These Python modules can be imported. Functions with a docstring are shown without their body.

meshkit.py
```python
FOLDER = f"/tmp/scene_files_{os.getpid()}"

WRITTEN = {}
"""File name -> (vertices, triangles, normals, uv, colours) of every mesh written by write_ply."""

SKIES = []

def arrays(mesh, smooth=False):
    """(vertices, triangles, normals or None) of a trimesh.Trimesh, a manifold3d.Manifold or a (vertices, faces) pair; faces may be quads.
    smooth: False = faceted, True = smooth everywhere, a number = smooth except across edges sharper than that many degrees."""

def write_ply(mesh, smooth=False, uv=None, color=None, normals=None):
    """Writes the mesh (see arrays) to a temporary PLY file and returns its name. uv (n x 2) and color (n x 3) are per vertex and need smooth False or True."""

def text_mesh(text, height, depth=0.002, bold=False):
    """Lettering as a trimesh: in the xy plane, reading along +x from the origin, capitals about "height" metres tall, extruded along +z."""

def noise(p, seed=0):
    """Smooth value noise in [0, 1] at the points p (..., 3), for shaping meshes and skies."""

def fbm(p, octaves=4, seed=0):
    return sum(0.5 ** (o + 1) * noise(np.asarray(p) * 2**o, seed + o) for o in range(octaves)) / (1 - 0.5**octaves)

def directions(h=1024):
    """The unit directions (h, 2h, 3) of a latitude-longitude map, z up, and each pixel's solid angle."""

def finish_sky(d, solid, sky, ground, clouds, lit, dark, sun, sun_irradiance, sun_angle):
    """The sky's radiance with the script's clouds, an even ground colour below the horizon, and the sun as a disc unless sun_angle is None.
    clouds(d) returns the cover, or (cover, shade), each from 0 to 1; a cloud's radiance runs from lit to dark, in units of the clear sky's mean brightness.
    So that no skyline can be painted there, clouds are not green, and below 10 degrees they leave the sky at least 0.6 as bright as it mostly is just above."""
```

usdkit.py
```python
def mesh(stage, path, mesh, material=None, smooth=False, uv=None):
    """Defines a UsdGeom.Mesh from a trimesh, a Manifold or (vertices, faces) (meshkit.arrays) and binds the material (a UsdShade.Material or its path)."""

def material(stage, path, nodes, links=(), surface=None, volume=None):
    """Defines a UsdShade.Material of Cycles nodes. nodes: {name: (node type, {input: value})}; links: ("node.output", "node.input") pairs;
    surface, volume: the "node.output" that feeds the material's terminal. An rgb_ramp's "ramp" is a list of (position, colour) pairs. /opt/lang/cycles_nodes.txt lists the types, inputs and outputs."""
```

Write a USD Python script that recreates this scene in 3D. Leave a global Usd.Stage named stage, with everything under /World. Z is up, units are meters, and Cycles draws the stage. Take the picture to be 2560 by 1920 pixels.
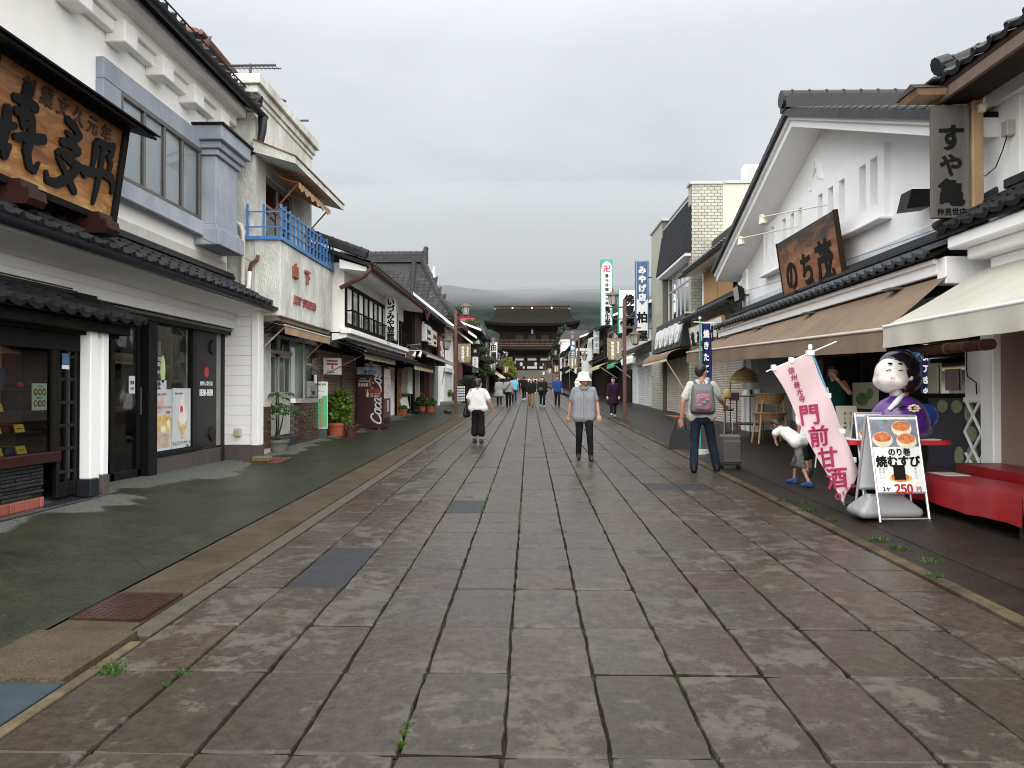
import math,random,glob
import numpy as np
import trimesh
import manifold3d as m3
import shapely
from shapely import affinity
import usdkit,meshkit
from pxr import Usd,UsdGeom,UsdLux,UsdShade,Gf,Sdf,Vt

stage=Usd.Stage.CreateInMemory()
UsdGeom.SetStageUpAxis(stage,'Z')
UsdGeom.SetStageMetersPerUnit(stage,1.0)
UsdGeom.Xform.Define(stage,'/World')
rng=random.Random(7)
V=np.array
SL=.0184  # the street climbs gently towards the gate
EYE=1.58

# ---------------------------------------------------------------- camera, sky, sun, exposure
cam=UsdGeom.Camera.Define(stage,'/World/camera')
cam.CreateHorizontalApertureAttr(36.0)
cam.CreateVerticalApertureAttr(27.0)
cam.CreateFocalLengthAttr(36.0*1850/2560)
cam.CreateClippingRangeAttr(Gf.Vec2f(.05,20000))
cam.CreateExposureAttr(2.4)
_yaw,_pit=math.atan(44/1850),math.atan(20/1850)
_f=V([-math.sin(_yaw)*math.cos(_pit),math.cos(_yaw)*math.cos(_pit),math.sin(_pit)])
_r=V([math.cos(_yaw),math.sin(_yaw),0])
_u=np.cross(_r,_f)
UsdGeom.Xformable(cam).AddTransformOp().Set(Gf.Matrix4d(*[float(q) for q in (*_r,0,*_u,0,*(-_f),0,0,0,EYE,1)]))

SUN_EL,SUN_AZ=math.radians(15),math.radians(180)  # azimuth from +y towards +x
_sd=V([math.sin(SUN_AZ)*math.cos(SUN_EL),math.cos(SUN_AZ)*math.cos(SUN_EL),math.sin(SUN_EL)])
sky_mat=usdkit.material(stage,'/World/Looks/overcast_sky',{
'sky':('sky_texture',{'sky_type':'single_scattering','sun_disc': False,'sun_elevation':SUN_EL,'sun_rotation':SUN_AZ,
'air_density':1.0,'aerosol_density':3.0,'altitude':400.0}),
'tc':('texture_coordinate',{}),
'xyz':('separate_xyz',{}),
'lift':('math',{'math_type':'add','value2':.28}),
'inv':('math',{'math_type':'divide','value1':1.0}),
'flat':('vector_math',{'math_type':'scale'}),
'noise':('noise_texture',{'scale':1.3,'detail':5.0,'roughness':.55,'distortion':.4}),
'grad':('rgb_ramp',{'ramp':[(0,(1.8,1.85,1.88)),(.06,(2.0,2.06,2.09)),(.16,(2.45,2.52,2.56)),(.28,(2.65,2.73,2.79)),(.42,(2.85,2.94,3.03)),(.7,(5.6,5.7,5.75)),(1,(8.0,8.1,8.1))]}),
'cl':('rgb_ramp',{'ramp':[(.25,(.80,.81,.825)),(.5,(1,1,1)),(.75,(1.12,1.12,1.12))]}),
'cloud':('mix',{'mix_type':'multiply','fac':1.0}),
'mix':('mix',{'mix_type':'mix','fac':.93}),
'bg':('background_shader',{'strength':.05}),
},[('tc.generated','xyz.vector'),('xyz.z','lift.value1'),('lift.value','inv.value2'),('tc.generated','flat.vector1'),('inv.value','flat.scale'),
('flat.vector','noise.vector'),('xyz.z','grad.fac'),('noise.fac','cl.fac'),('grad.color','cloud.color1'),('cl.color','cloud.color2'),
('sky.color','mix.color1'),('cloud.color','mix.color2'),('mix.color','bg.color')],surface='bg.background')
dome=UsdLux.DomeLight.Define(stage,'/World/sky')
UsdShade.MaterialBindingAPI.Apply(dome.GetPrim()).Bind(sky_mat)
dome.GetPrim().SetCustomDataByKey('kind','structure')
sun=UsdLux.DistantLight.Define(stage,'/World/sun')
sun.CreateIntensityAttr(.4)
sun.CreateAngleAttr(150)
sun.CreateColorAttr(Gf.Vec3f(1,.98,.95))
sun.GetPrim().CreateAttribute('inputs:normalize',Sdf.ValueTypeNames.Bool).Set(True)
_z=_sd; _x=np.cross([0,0,1.0],_z); _x /= np.linalg.norm(_x); _y=np.cross(_z,_x)
UsdGeom.Xformable(sun).AddTransformOp().Set(Gf.Matrix4d(*[float(q) for q in (*_x,0,*_y,0,*_z,0,0,0,50,1)]))

# ---------------------------------------------------------------- helpers: shapes
def cat(ms):
 vs,fs,n=[],[],0
 for v,f in ms:
  vs.append(np.asarray(v,float)); fs.append(np.asarray(f,int)+n); n+=len(v)
 return (np.vstack(vs),np.vstack(fs))

BF=V([[0,2,1],[0,3,2],[4,5,6],[4,6,7],[0,1,5],[0,5,4],[1,2,6],[1,6,5],[2,3,7],[2,7,6],[3,0,4],[3,4,7]])
def box(x0,x1,y0,y1,z0,z1,b=0):
 x0,x1=sorted((x0,x1)); y0,y1=sorted((y0,y1)); z0,z1=sorted((z0,z1))
 if not b:
  return (V([[x0,y0,z0],[x1,y0,z0],[x1,y1,z0],[x0,y1,z0],[x0,y0,z1],[x1,y0,z1],[x1,y1,z1],[x0,y1,z1]],float),BF)
 b=min(b,(x1-x0)/2.01,(y1-y0)/2.01,(z1-z0)/2.01)
 p=[]
 for x,sx in ((x0,1),(x1,-1)):
  for y,sy in ((y0,1),(y1,-1)):
   for z,sz in ((z0,1),(z1,-1)):
    p+=[[x+sx*b,y+sy*b,z],[x+sx*b,y,z+sz*b],[x,y+sy*b,z+sz*b]]
 return hull(p)

def hull(p):
 h=trimesh.convex.convex_hull(np.asarray(p,float))
 return (np.array(h.vertices),np.array(h.faces))

def hexa(p):  # eight corners: bottom ring 0-3 counter-clockwise from above, top ring 4-7
 return (np.asarray(p,float),BF)

def xf(m,R=None,t=(0,0,0),s=1):
 v=np.asarray(m[0],float)*s
 if R is not None:
  v=v@np.asarray(R).T
 f=m[1]
 if R is not None and np.linalg.det(R)<0:
  f=f[:,::-1]
 return (v+V(t),f)

def rotz(a):c,s=math.cos(a),math.sin(a); return V([[c,-s,0],[s,c,0],[0,0,1.]])
def rotx(a):c,s=math.cos(a),math.sin(a); return V([[1.,0,0],[0,c,-s],[0,s,c]])
def roty(a):c,s=math.cos(a),math.sin(a); return V([[c,0,s],[0,1.,0],[-s,0,c]])
def unit(a):a=V(a,float) if not isinstance(a,np.ndarray) else a; return a/np.linalg.norm(a)
def basis(d):
 d=unit(np.asarray(d,float)); a=V([0,0,1.]) if abs(d[2])<.9 else V([1.,0,0])
 u=unit(np.cross(a,d)); return u,np.cross(d,u),d

def cyl(p0,p1,r0,r1=None,n=10,cap=True):
 r1=r0 if r1 is None else r1
 p0,p1=np.asarray(p0,float),np.asarray(p1,float)
 u,w,d=basis(p1-p0)
 a=np.arange(n)*2*math.pi/n
 ring=np.cos(a)[:, None]*u+np.sin(a)[:, None]*w
 v=np.vstack([p0+ring*r0,p1+ring*r1,[p0],[p1]])
 f=[]
 for i in range(n):
  j=(i+1)%n
  f+=[[i,j,n+j],[i,n+j,n+i]]
  if cap:f+=[[2*n,j,i],[2*n+1,n+i,n+j]]
 return (v,V(f))

def tube(pts,r,n=6):
 pts=np.asarray(pts,float); k=len(pts)
 rs=np.broadcast_to(np.asarray(r,float),(k,))
 t=np.gradient(pts,axis=0)
 u,w,_=basis(t[0]); rings=[]
 for i in range(k):
  d=unit(t[i]); u=unit(u-d*(u@d)); w=np.cross(d,u)
  a=np.arange(n)*2*math.pi/n
  rings.append(pts[i]+rs[i]*(np.cos(a)[:, None]*u+np.sin(a)[:, None]*w))
 v=np.vstack(rings+[[pts[0]],[pts[-1]]]); f=[]
 for i in range(k-1):
  for j in range(n):
   q=(j+1)%n
   f+=[[i*n+j,i*n+q,(i+1)*n+q],[i*n+j,(i+1)*n+q,(i+1)*n+j]]
 for j in range(n):
  q=(j+1)%n
  f+=[[k*n,q,j],[k*n+1,(k-1)*n+j,(k-1)*n+q]]
 return (v,V(f))

def lathe(prof,n=16,c=(0,0,0),sx=1,sy=1):
 prof=np.asarray(prof,float); k=len(prof)
 a=np.arange(n)*2*math.pi/n
 v=np.vstack([np.c_[r*np.cos(a)*sx,r*np.sin(a)*sy,np.full(n,z)] for r,z in prof]+[[[0,0,prof[0][1]]],[[0,0,prof[-1][1]]]])
 f=[]
 for i in range(k-1):
  for j in range(n):
   q=(j+1)%n
   f+=[[i*n+j,i*n+q,(i+1)*n+q],[i*n+j,(i+1)*n+q,(i+1)*n+j]]
 for j in range(n):
  q=(j+1)%n
  f+=[[k*n,q,j],[k*n+1,(k-1)*n+j,(k-1)*n+q]]
 return (v+V(c),V(f))

def ball(c,r,n=1):
 s=trimesh.creation.icosphere(subdivisions=n,radius=1)
 return (np.array(s.vertices)*V(r)+V(c),np.array(s.faces))

def sheet(g):  # grid of points (a, b, 3) to a surface
 g=np.asarray(g,float); a,b=g.shape[:2]
 i=np.arange(a*b).reshape(a,b)
 q=np.stack([i[:-1,:-1],i[1:,:-1],i[1:,1:],i[:-1,1:]],-1).reshape(-1,4)
 return (g.reshape(-1,3),np.vstack([q[:,[0,1,2]],q[:,[0,2,3]]]))

def slab(g,t):  # the same with thickness t (a vector pointing to the back face)
 g=np.asarray(g,float); a,b=g.shape[:2]
 v,f=sheet(g); n=len(v)
 i=np.arange(n).reshape(a,b)
 rim=np.concatenate([i[:,0],i[-1,1:],i[::-1,-1][1:],i[0,::-1][1:-1]])
 r2=np.roll(rim,-1)
 side=np.vstack([np.c_[rim,rim+n,r2+n],np.c_[rim,r2+n,r2]])
 m=trimesh.Trimesh(np.vstack([v,v+V(t)]),np.vstack([f,f[:,::-1]+n,side]),process=False)
 m.fix_normals()
 return (np.array(m.vertices),np.array(m.faces))

def prism(poly,depth,o,u,w):  # a 2-D outline (shapely or points) extruded; u, w: 3-D axes, grows along u x w
 if not hasattr(poly,'geom_type'):poly=shapely.Polygon(poly)
 if not poly.is_valid:poly=poly.buffer(0)
 ms=[]
 for g in getattr(poly,'geoms',[poly]):
  if g.is_empty or g.geom_type!='Polygon': continue
  t=trimesh.creation.extrude_polygon(g,depth,engine='earcut')
  ms.append((np.array(t.vertices),np.array(t.faces)))
 m=cat(ms)
 u,w=np.asarray(u,float),np.asarray(w,float)
 return (V(o)+m[0][:,:1]*u+m[0][:,1:2]*w+m[0][:,2:]*np.cross(u,w),m[1])

def flatpoly(poly,o,u,w,off=0.0):  # the same as a flat sheet
 t=prism(poly,.001,o,u,w)
 return t

def ellipse(cx,cy,rx,ry,n=20):
 a=np.arange(n)*2*math.pi/n
 return shapely.Polygon(np.c_[cx+rx*np.cos(a),cy+ry*np.sin(a)])

def fixn(m):t=trimesh.Trimesh(*m,process=False); t.fix_normals(); return (np.array(t.vertices),np.array(t.faces))
UX,UY,UZ=V([1.,0,0]),V([0,1.,0]),V([0,0,1.])

# ---------------------------------------------------------------- helpers: lettering
_font={}
_FP=(glob.glob('/opt/blender-*/*/datafiles/fonts/Noto Sans CJK Regular.woff2')+glob.glob('/opt/blender-*/*/datafiles/fonts/Inter.woff2'))[0]
def glyph(ch,bold=2,px=64):
 key=(ch,bold,px)
 if key not in _font:
  from PIL import Image,ImageDraw,ImageFont
  if px not in _font:_font[px]=ImageFont.truetype(_FP,px)
  fo=_font[px]
  adv=fo.getlength(ch)/px
  im=Image.new('L',(int(px*1.5),int(px*1.6)))
  ImageDraw.Draw(im).text((px*.2,px*.05),ch,255,font=fo,stroke_width=bold)
  on=np.pad(np.asarray(im)>127,((0,0),(1,1))).astype(np.int8)
  rows,st=np.nonzero(np.diff(on,axis=1)==1)
  en=np.nonzero(np.diff(on,axis=1)==-1)[1]
  if len(rows):
   sh=shapely.union_all(shapely.box(st,-rows-1.0,en,-rows*1.0)).buffer(.7).buffer(-.7).simplify(.75)
   sh=affinity.affine_transform(sh,[1/px,0,0,1/px,-.2,1.05])
  else:sh= None
  _font[key]=(sh,adv)
 return _font[key]

def text_poly(s,h,bold=2,px=64,vertical=False,step=None,wide=1.0,brush=0):
 # characters about h high; horizontal: from (0,0) to the right; vertical: the column hangs from (0,0) down, centred on x = 0
 out,x=[],0.0
 for i,ch in enumerate(s):
  sh,adv=glyph(ch,bold,px)
  if vertical:
   if sh is not None:out.append(affinity.affine_transform(sh,[h*wide,0,0,h,-h*wide*adv/2,-(i*(step or h*1.12))-h*.98]))
  else:
   if sh is not None:out.append(affinity.affine_transform(sh,[h*wide,0,0,h,x,0]))
   x+=(step or adv*h*wide)
 p=shapely.union_all(out)
 if brush:  # uneven, swelling strokes
  b=h*.012*brush
  p=p.buffer(b).segmentize(h*.05)
  p=shapely.transform(p, lambda q:q+np.c_[meshkit.noise(np.c_[q*9/h,np.zeros(len(q))],3)-.5,meshkit.noise(np.c_[q*9/h,np.ones(len(q))],4)-.5]*h*.10*brush)
  p=p.buffer(0).simplify(h*.008)
 return p,x

def lettering(s,h,o,u,w=UZ,depth=.004,center=True,**k):
 p,x=text_poly(s,h,**k)
 if center and not k.get('vertical'):p=affinity.translate(p,-x/2,0)
 return prism(p,depth,o,u,w)

# ---------------------------------------------------------------- helpers: materials
def ML(n): return UsdShade.Material.Get(stage,'/World/Looks/'+n)
def mat(name,c,r=.6,v=.12,s=4.0,b=0,bs=60.0,m=0.0,spec=.5,coat=0,rv=.0,dirt=None,ds=1.2,zs=1.0,rnd=0):
 if stage.GetPrimAtPath('/World/Looks/'+name): return ML(name)
 c=V(c,float)
 if r>=.75:spec=min(spec,.14)
 nodes={'g':('geometry',{}),'mp':('mapping',{'scale':(1,1,zs)}),'n':('noise_texture',{'scale':s,'detail':6.0,'roughness':.6}),
'mx':('rgb_ramp',{'ramp':[(.3,tuple(c*(1-v))),(.7,tuple(np.minimum(c*(1+v),.95)))]}),
'p':('principled_bsdf',{'roughness':r,'metallic':m,'specular_ior_level':spec,'coat_weight':float(coat),'coat_roughness':.15})}
 links=[('g.position','mp.vector'),('mp.vector','n.vector'),('n.fac','mx.fac')]
 last='mx.color'
 if dirt is not None:
  nodes['dn']=('noise_texture',{'scale':ds,'detail':8.0,'roughness':.7})
  nodes['dr']=('rgb_ramp',{'ramp':[(.42,(0,0,0)),(.68,(1,1,1))]})
  nodes['dm']=('mix',{'color2':tuple(dirt)})
  links+=[('mp.vector','dn.vector'),('dn.fac','dr.fac'),('dr.color','dm.fac'),(last,'dm.color1')]
  last='dm.color'
 if rnd:
  nodes['oi']=('object_info',{})
  nodes['or']=('map_range',{'to_min':1-rnd,'to_max':1+rnd})
  nodes['hv']=('hsv',{})
  links+=[('oi.random','or.value'),('or.result','hv.value'),(last,'hv.color')]
  last='hv.color'
 links.append((last,'p.base_color'))
 if rv:
  nodes['rr']=('map_range',{'from_min':.3,'from_max':.7,'to_min':r-rv,'to_max':r+rv})
  links+=[('n.fac','rr.value'),('rr.result','p.roughness')]
 if b:
  nodes['bn']=('noise_texture',{'scale':bs,'detail':4.0})
  nodes['bp']=('bump',{'strength':b,'distance':.02})
  links+=[('mp.vector','bn.vector'),('bn.fac','bp.height'),('bp.normal','p.normal')]
 return usdkit.material(stage,'/World/Looks/'+name,nodes,links,surface='p.BSDF')

# ---------------------------------------------------------------- helpers: things and parts
_used={}
def fresh(where,name):
 k=(where,name); n=_used.get(k,0); _used[k]=n+1
 return f'{where}/{name}' if n==0 else f'{where}/{name}_{n:03d}'

def tag(prim,label=None,cat=None,group=None,kind=None):
 for k,v in (('label',label),('category',cat),('group',group),('kind',kind)):
  if v:prim.SetCustomDataByKey(k,v)
 return prim

def arr(m,smooth=False):
 return meshkit.arrays(m,smooth)

def put(path,a,material,mtx=None):
 v,f,n=a
 m=UsdGeom.Mesh.Define(stage,path)
 m.CreatePointsAttr(Vt.Vec3fArray.FromNumpy(np.ascontiguousarray(v,np.float32)))
 m.CreateFaceVertexCountsAttr(Vt.IntArray.FromNumpy(np.full(len(f),3,np.int32)))
 m.CreateFaceVertexIndicesAttr(Vt.IntArray.FromNumpy(np.ascontiguousarray(f,np.int32).ravel()))
 m.CreateSubdivisionSchemeAttr('none')
 if n is not None:
  m.CreateNormalsAttr(Vt.Vec3fArray.FromNumpy(np.ascontiguousarray(n,np.float32))); m.SetNormalsInterpolation('vertex')
 if mtx is not None:
  UsdGeom.Xformable(m).AddTransformOp().Set(Gf.Matrix4d(*[float(q) for q in np.asarray(mtx).T.ravel()]))
 UsdShade.MaterialBindingAPI.Apply(m.GetPrim()).Bind(material)
 return m.GetPrim()

def frame(o,a,b,c):  # 4 x 4 with columns a, b, c, o
 m=np.eye(4); m[:3,0],m[:3,1],m[:3,2],m[:3,3]=a,b,c,o
 return m

class Thing:
 def __init__(s,name,label=None,cat=None,base=(0,0,0),rz=0,group=None,kind=None):
  s.path=fresh('/World',name); s.base=V(base,float)
  x=UsdGeom.Xform.Define(stage,s.path)
  x.AddTranslateOp().Set(Gf.Vec3d(*map(float,base)))
  if rz:x.AddRotateZOp().Set(math.degrees(rz))
  s.prim=tag(x.GetPrim(),label,cat,group,kind)
 def part(s,name,m,material,parent=None,smooth=False,label=None,kind=None):  # m in world metres
  pr=put(fresh(parent or s.path,name),arr((np.asarray(m[0],float)-s.base,m[1]),smooth),material)
  tag(pr,label, None, None,kind)
  return str(pr.GetPath())
 def inst(s,name,a,material,mtx,parent=None):  # shared arrays under a matrix (world metres)
  mtx=np.array(mtx,float); mtx[:3,3]-=s.base
  return str(put(fresh(parent or s.path,name),a,material,mtx).GetPath())
 def holder(s,name,parent=None):
  p=fresh(parent or s.path,name); UsdGeom.Xform.Define(stage,p); return p

def single(name,m,material,label=None,cat=None,group=None,kind=None,smooth=False):
 pr=put(fresh('/World',name),arr(m,smooth),material)
 return tag(pr,label,cat,group,kind)

def copy_of(src,name,label,cat,pos,rz=0,group=None,scale=None):
 x=UsdGeom.Xform.Define(stage,fresh('/World',name))
 x.AddTranslateOp().Set(Gf.Vec3d(*map(float,pos))); x.AddRotateZOp().Set(math.degrees(rz))
 if scale:x.AddScaleOp().Set(Gf.Vec3f(*scale))
 p=x.GetPrim(); p.GetReferences().AddInternalReference(src.path)
 # the reference also brings the source's own ops: redefine the order here
 p.SetInstanceable(True)
 return tag(p,label,cat,group)

# ---------------------------------------------------------------- materials
PLASTER=mat('white_plaster',(.87,.865,.84),.8,.03,2.5,.06,30,dirt=(.79,.78,.745),ds=.55,zs=.5)
PLASTER2=mat('white_plaster_clean',(.87,.875,.88),.75,.03,2.0,.05,30,dirt=(.82,.825,.83),ds=.4,zs=.5)
SIDING=mat('white_siding',(.83,.835,.83),.55,.03,2.0)
IVORY=mat('ivory_render',(.50,.475,.385),.85,.06,2.0,.1,40,dirt=(.38,.365,.32),ds=.7)
CONC=mat('stained_render',(.62,.63,.585),.9,.13,9.0,.8,40,dirt=(.35,.355,.32),ds=1.6,zs=.4)
GREYSTUCCO=mat('grey_stucco',(.235,.262,.31),.7,.14,2.2,.12,30,dirt=(.36,.385,.43),ds=.9,zs=.5)
TILE=mat('dark_roof_tile',(.018,.0185,.021),.45,.22,9.0,.06,60,spec=.3,rnd=.28)
TILEG=mat('grey_roof_tile',(.062,.068,.080),.45,.12,9.0,.05,60,spec=.35,rnd=.14)
TILEOLD=mat('old_roof_tile',(.030,.029,.031),.65,.3,6.0,.12,50,rnd=.25,spec=.2)
BLACK=mat('black_frame',(.007,.007,.0075),.45,.2,5.0,spec=.16)
BLACKW=mat('black_wood',(.0095,.008,.0068),.7,.3,6.0,.1,80,spec=.12)
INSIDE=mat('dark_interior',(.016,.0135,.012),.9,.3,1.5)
GUT=mat('gutter_dark',(.014,.016,.021),.4,.1,3.0,spec=.28)
BROWN=mat('dark_brown_wood',(.028,.0165,.0115),.65,.3,7.0,.15,60,zs=.3,spec=.15)
REDBROWN=mat('oxblood_wood',(.026,.0085,.007),.55,.25,6.0,spec=.2)
RUST=mat('rust_brown_paint',(.095,.034,.023),.5,.15,7.0,.05,60,dirt=(.09,.05,.04),ds=3)
RUSTY=mat('rusty_metal',(.20,.10,.07),.8,.4,9.0,.3,60)
ALU=mat('aluminium',(.52,.53,.54),.38,.05,3.0,m=.75)
GREYF=mat('grey_frame',(.36,.365,.36),.5,.06,3.0)
BRONZE=mat('bronze_frame',(.11,.10,.09),.4,.1,3.0,m=.3)
CURTAIN=mat('curtain',(.62,.61,.56),.9,.14,5.0,zs=.08)
BLINDW=mat('pale_blind',(.66,.69,.72),.8,.03,3.0)
BLUEP=mat('blue_paint',(.04,.165,.42),.45,.15,9.0,.05,60,dirt=(.10,.16,.24),ds=5)
TANAWN=mat('tan_canvas',(.215,.157,.11),.85,.07,2.0,.06,90,dirt=(.165,.12,.085),ds=1.2)
WHITEAWN=mat('ivory_canvas',(.47,.455,.405),.85,.04,1.5,.06,90,dirt=(.40,.385,.335),ds=.9)
CREAMAWN=mat('cream_canvas',(.62,.57,.36),.85,.10,3.0,.06,90)
BROWNAWN=mat('brown_canvas',(.34,.22,.14),.85,.14,3.0,.06,90)
GREENAWN=mat('green_canvas',(.09,.34,.17),.8,.1,3.0)
YELLOWAWN=mat('yellow_canvas',(.52,.31,.05),.8,.1,3.0)
BRNTILE=mat('brown_glazed_tile',(.052,.030,.024),.25,.3,7.0,rnd=.3)
GROUT=mat('grout',(.42,.40,.37),.9,.1,8.0)
CRMTILE=mat('cream_glazed_tile',(.33,.325,.265),.4,.08,6.0,rnd=.10)
CRMGROUT=mat('dull_grout',(.12,.12,.10),.9,.1,8.0)
SKIRT=mat('dark_skirting_tile',(.072,.062,.060),.5,.1,5.0,rnd=.08)
BLKTILE=mat('black_step_tile',(.022,.022,.025),.25,.2,6.0,rnd=.2)
REDTILE=mat('terracotta_tile',(.27,.075,.05),.6,.2,7.0,rnd=.15)
SHUT=mat('tan_shutter',(.50,.45,.385),.5,.05,3.0,dirt=(.40,.36,.31),ds=1.2)
SHUTW=mat('white_shutter',(.62,.63,.64),.45,.04,3.0,dirt=(.50,.50,.50),ds=1.0)
SHUTB=mat('brown_shutter',(.30,.235,.165),.5,.08,3.0,dirt=(.21,.16,.11),ds=1.2)
SHINGLE=mat('slate_shingle',(.022,.024,.028),.75,.16,12.0,.1,80,rnd=.16)
BAMBOO=mat('bamboo_blind',(.44,.265,.11),.7,.22,5.0,.25,60,zs=14)
BAMROLL=mat('rolled_bamboo',(.13,.065,.04),.65,.3,9.0,.3,60)
WOODP=mat('pale_timber',(.42,.28,.16),.65,.22,5.0,.1,60,zs=.3,dirt=(.28,.18,.10),ds=2)
WICKER=mat('wicker',(.30,.19,.09),.75,.4,30.0,.5,90)
STRAW=mat('straw',(.40,.29,.13),.8,.25,25.0,.3,90)
INK=mat('black_ink',(.008,.008,.0085),.6,.1,4,spec=.15)
WHITEP=mat('white_paint',(.80,.81,.80),.5,.03,2.0)
SIGNW=mat('sign_white',(.72,.75,.74),.4,.04,2.0,dirt=(.60,.63,.63),ds=1.0)
SIGNC=mat('sign_cream',(.66,.62,.48),.5,.05,2.0)
NAVY=mat('navy',(.045,.105,.23),.45,.08,3.0)
GREENP=mat('green_paint',(.03,.25,.16),.45,.08,3.0)
REDP=mat('red_paint',(.40,.013,.017),.4,.08,3.0)
PINKRED=mat('pink_red',(.55,.05,.10),.5,.08,3.0)
CHARC=mat('charcoal_fascia',(.018,.019,.022),.6,.1,4.0)
PHOTOSTAND=mat('grey_base',(.055,.06,.062),.6,.1,4.0)
TERRA=mat('terracotta_pot',(.34,.095,.05),.75,.14,6.0,.1,50)
STONEPOT=mat('stone_pot',(.14,.135,.115),.9,.25,9.0,.4,60)
SOIL=mat('soil',(.03,.022,.016),.95,.3,20.0)
BARK=mat('bark',(.075,.06,.045),.9,.35,12.0,.5,40)
STEEL=mat('dark_steel',(.06,.06,.062),.45,.1,4.0,m=.5)
REDVINYL=mat('red_vinyl_cloth',(.21,.0055,.0075),.42,.07,3.0,.08,12,spec=.5)
SKINL=mat('skin',(.50,.29,.205),.55,.08,9.0)
SKINT=mat('tanned_skin',(.36,.185,.125),.55,.08,9.0)
HAIR=mat('black_hair',(.012,.010,.009),.45,.2,20.0)
HAIRB=mat('brown_hair',(.035,.017,.011),.45,.2,20.0)
LIP=mat('lip',(.38,.12,.10),.5,.05,5)

def pane(name,tint=(.86,.9,.9),rough=.02,ior=1.5):
 return usdkit.material(stage,'/World/Looks/'+name,{'t':('transparent_bsdf',{'color':tint}),'g':('glossy_bsdf',{'roughness':rough,'color':(1,1,1)}),
'f':('fresnel',{'IOR':ior}),'m':('mix_closure',{})},[('f.fac','m.fac'),('t.BSDF','m.closure1'),('g.BSDF','m.closure2')],surface='m.closure')
GLASS=pane('window_glass')
GLASSD=pane('dark_window_glass',(.55,.6,.6))
LANTERN=usdkit.material(stage,'/World/Looks/lantern_glass',{'p':('principled_bsdf',{'base_color':(.62,.60,.55),'roughness':.5}),'t':('translucent_bsdf',{'color':(.5,.48,.44)}),'m':('mix_closure',{'fac':.45})},
[('p.BSDF','m.closure1'),('t.BSDF','m.closure2')],surface='m.closure')

def leafmat(name,c,v=.35,s=3.0):
 c=V(c)
 return usdkit.material(stage,'/World/Looks/'+name,{'g':('geometry',{}),'n':('noise_texture',{'scale':s,'detail':3.0}),
'i':('map_range',{'to_min':.65,'to_max':1.4}),'mx':('rgb_ramp',{'ramp':[(.3,tuple(c*(1-v))),(.7,tuple(c*(1+v)))]}),'h':('hsv',{}),
'p':('principled_bsdf',{'roughness':.5}),'t':('translucent_bsdf',{}),'m':('mix_closure',{'fac':.3})},
[('g.position','n.vector'),('n.fac','mx.fac'),('g.random_per_island','i.value'),('i.result','h.value'),('mx.color','h.color'),('h.color','p.base_color'),('h.color','t.color'),
('p.BSDF','m.closure1'),('t.BSDF','m.closure2')],surface='m.closure')
LIME=leafmat('lime_leaf',(.155,.265,.030))
FATSIA=leafmat('fatsia_leaf',(.065,.175,.030))
PINE=leafmat('pine_needle',(.040,.075,.030))
DARKLEAF=leafmat('dark_leaf',(.018,.036,.016))
YGREEN=leafmat('yellow_green_leaf',(.27,.30,.035))
GRASS=leafmat('weed',(.05,.12,.016))

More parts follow.
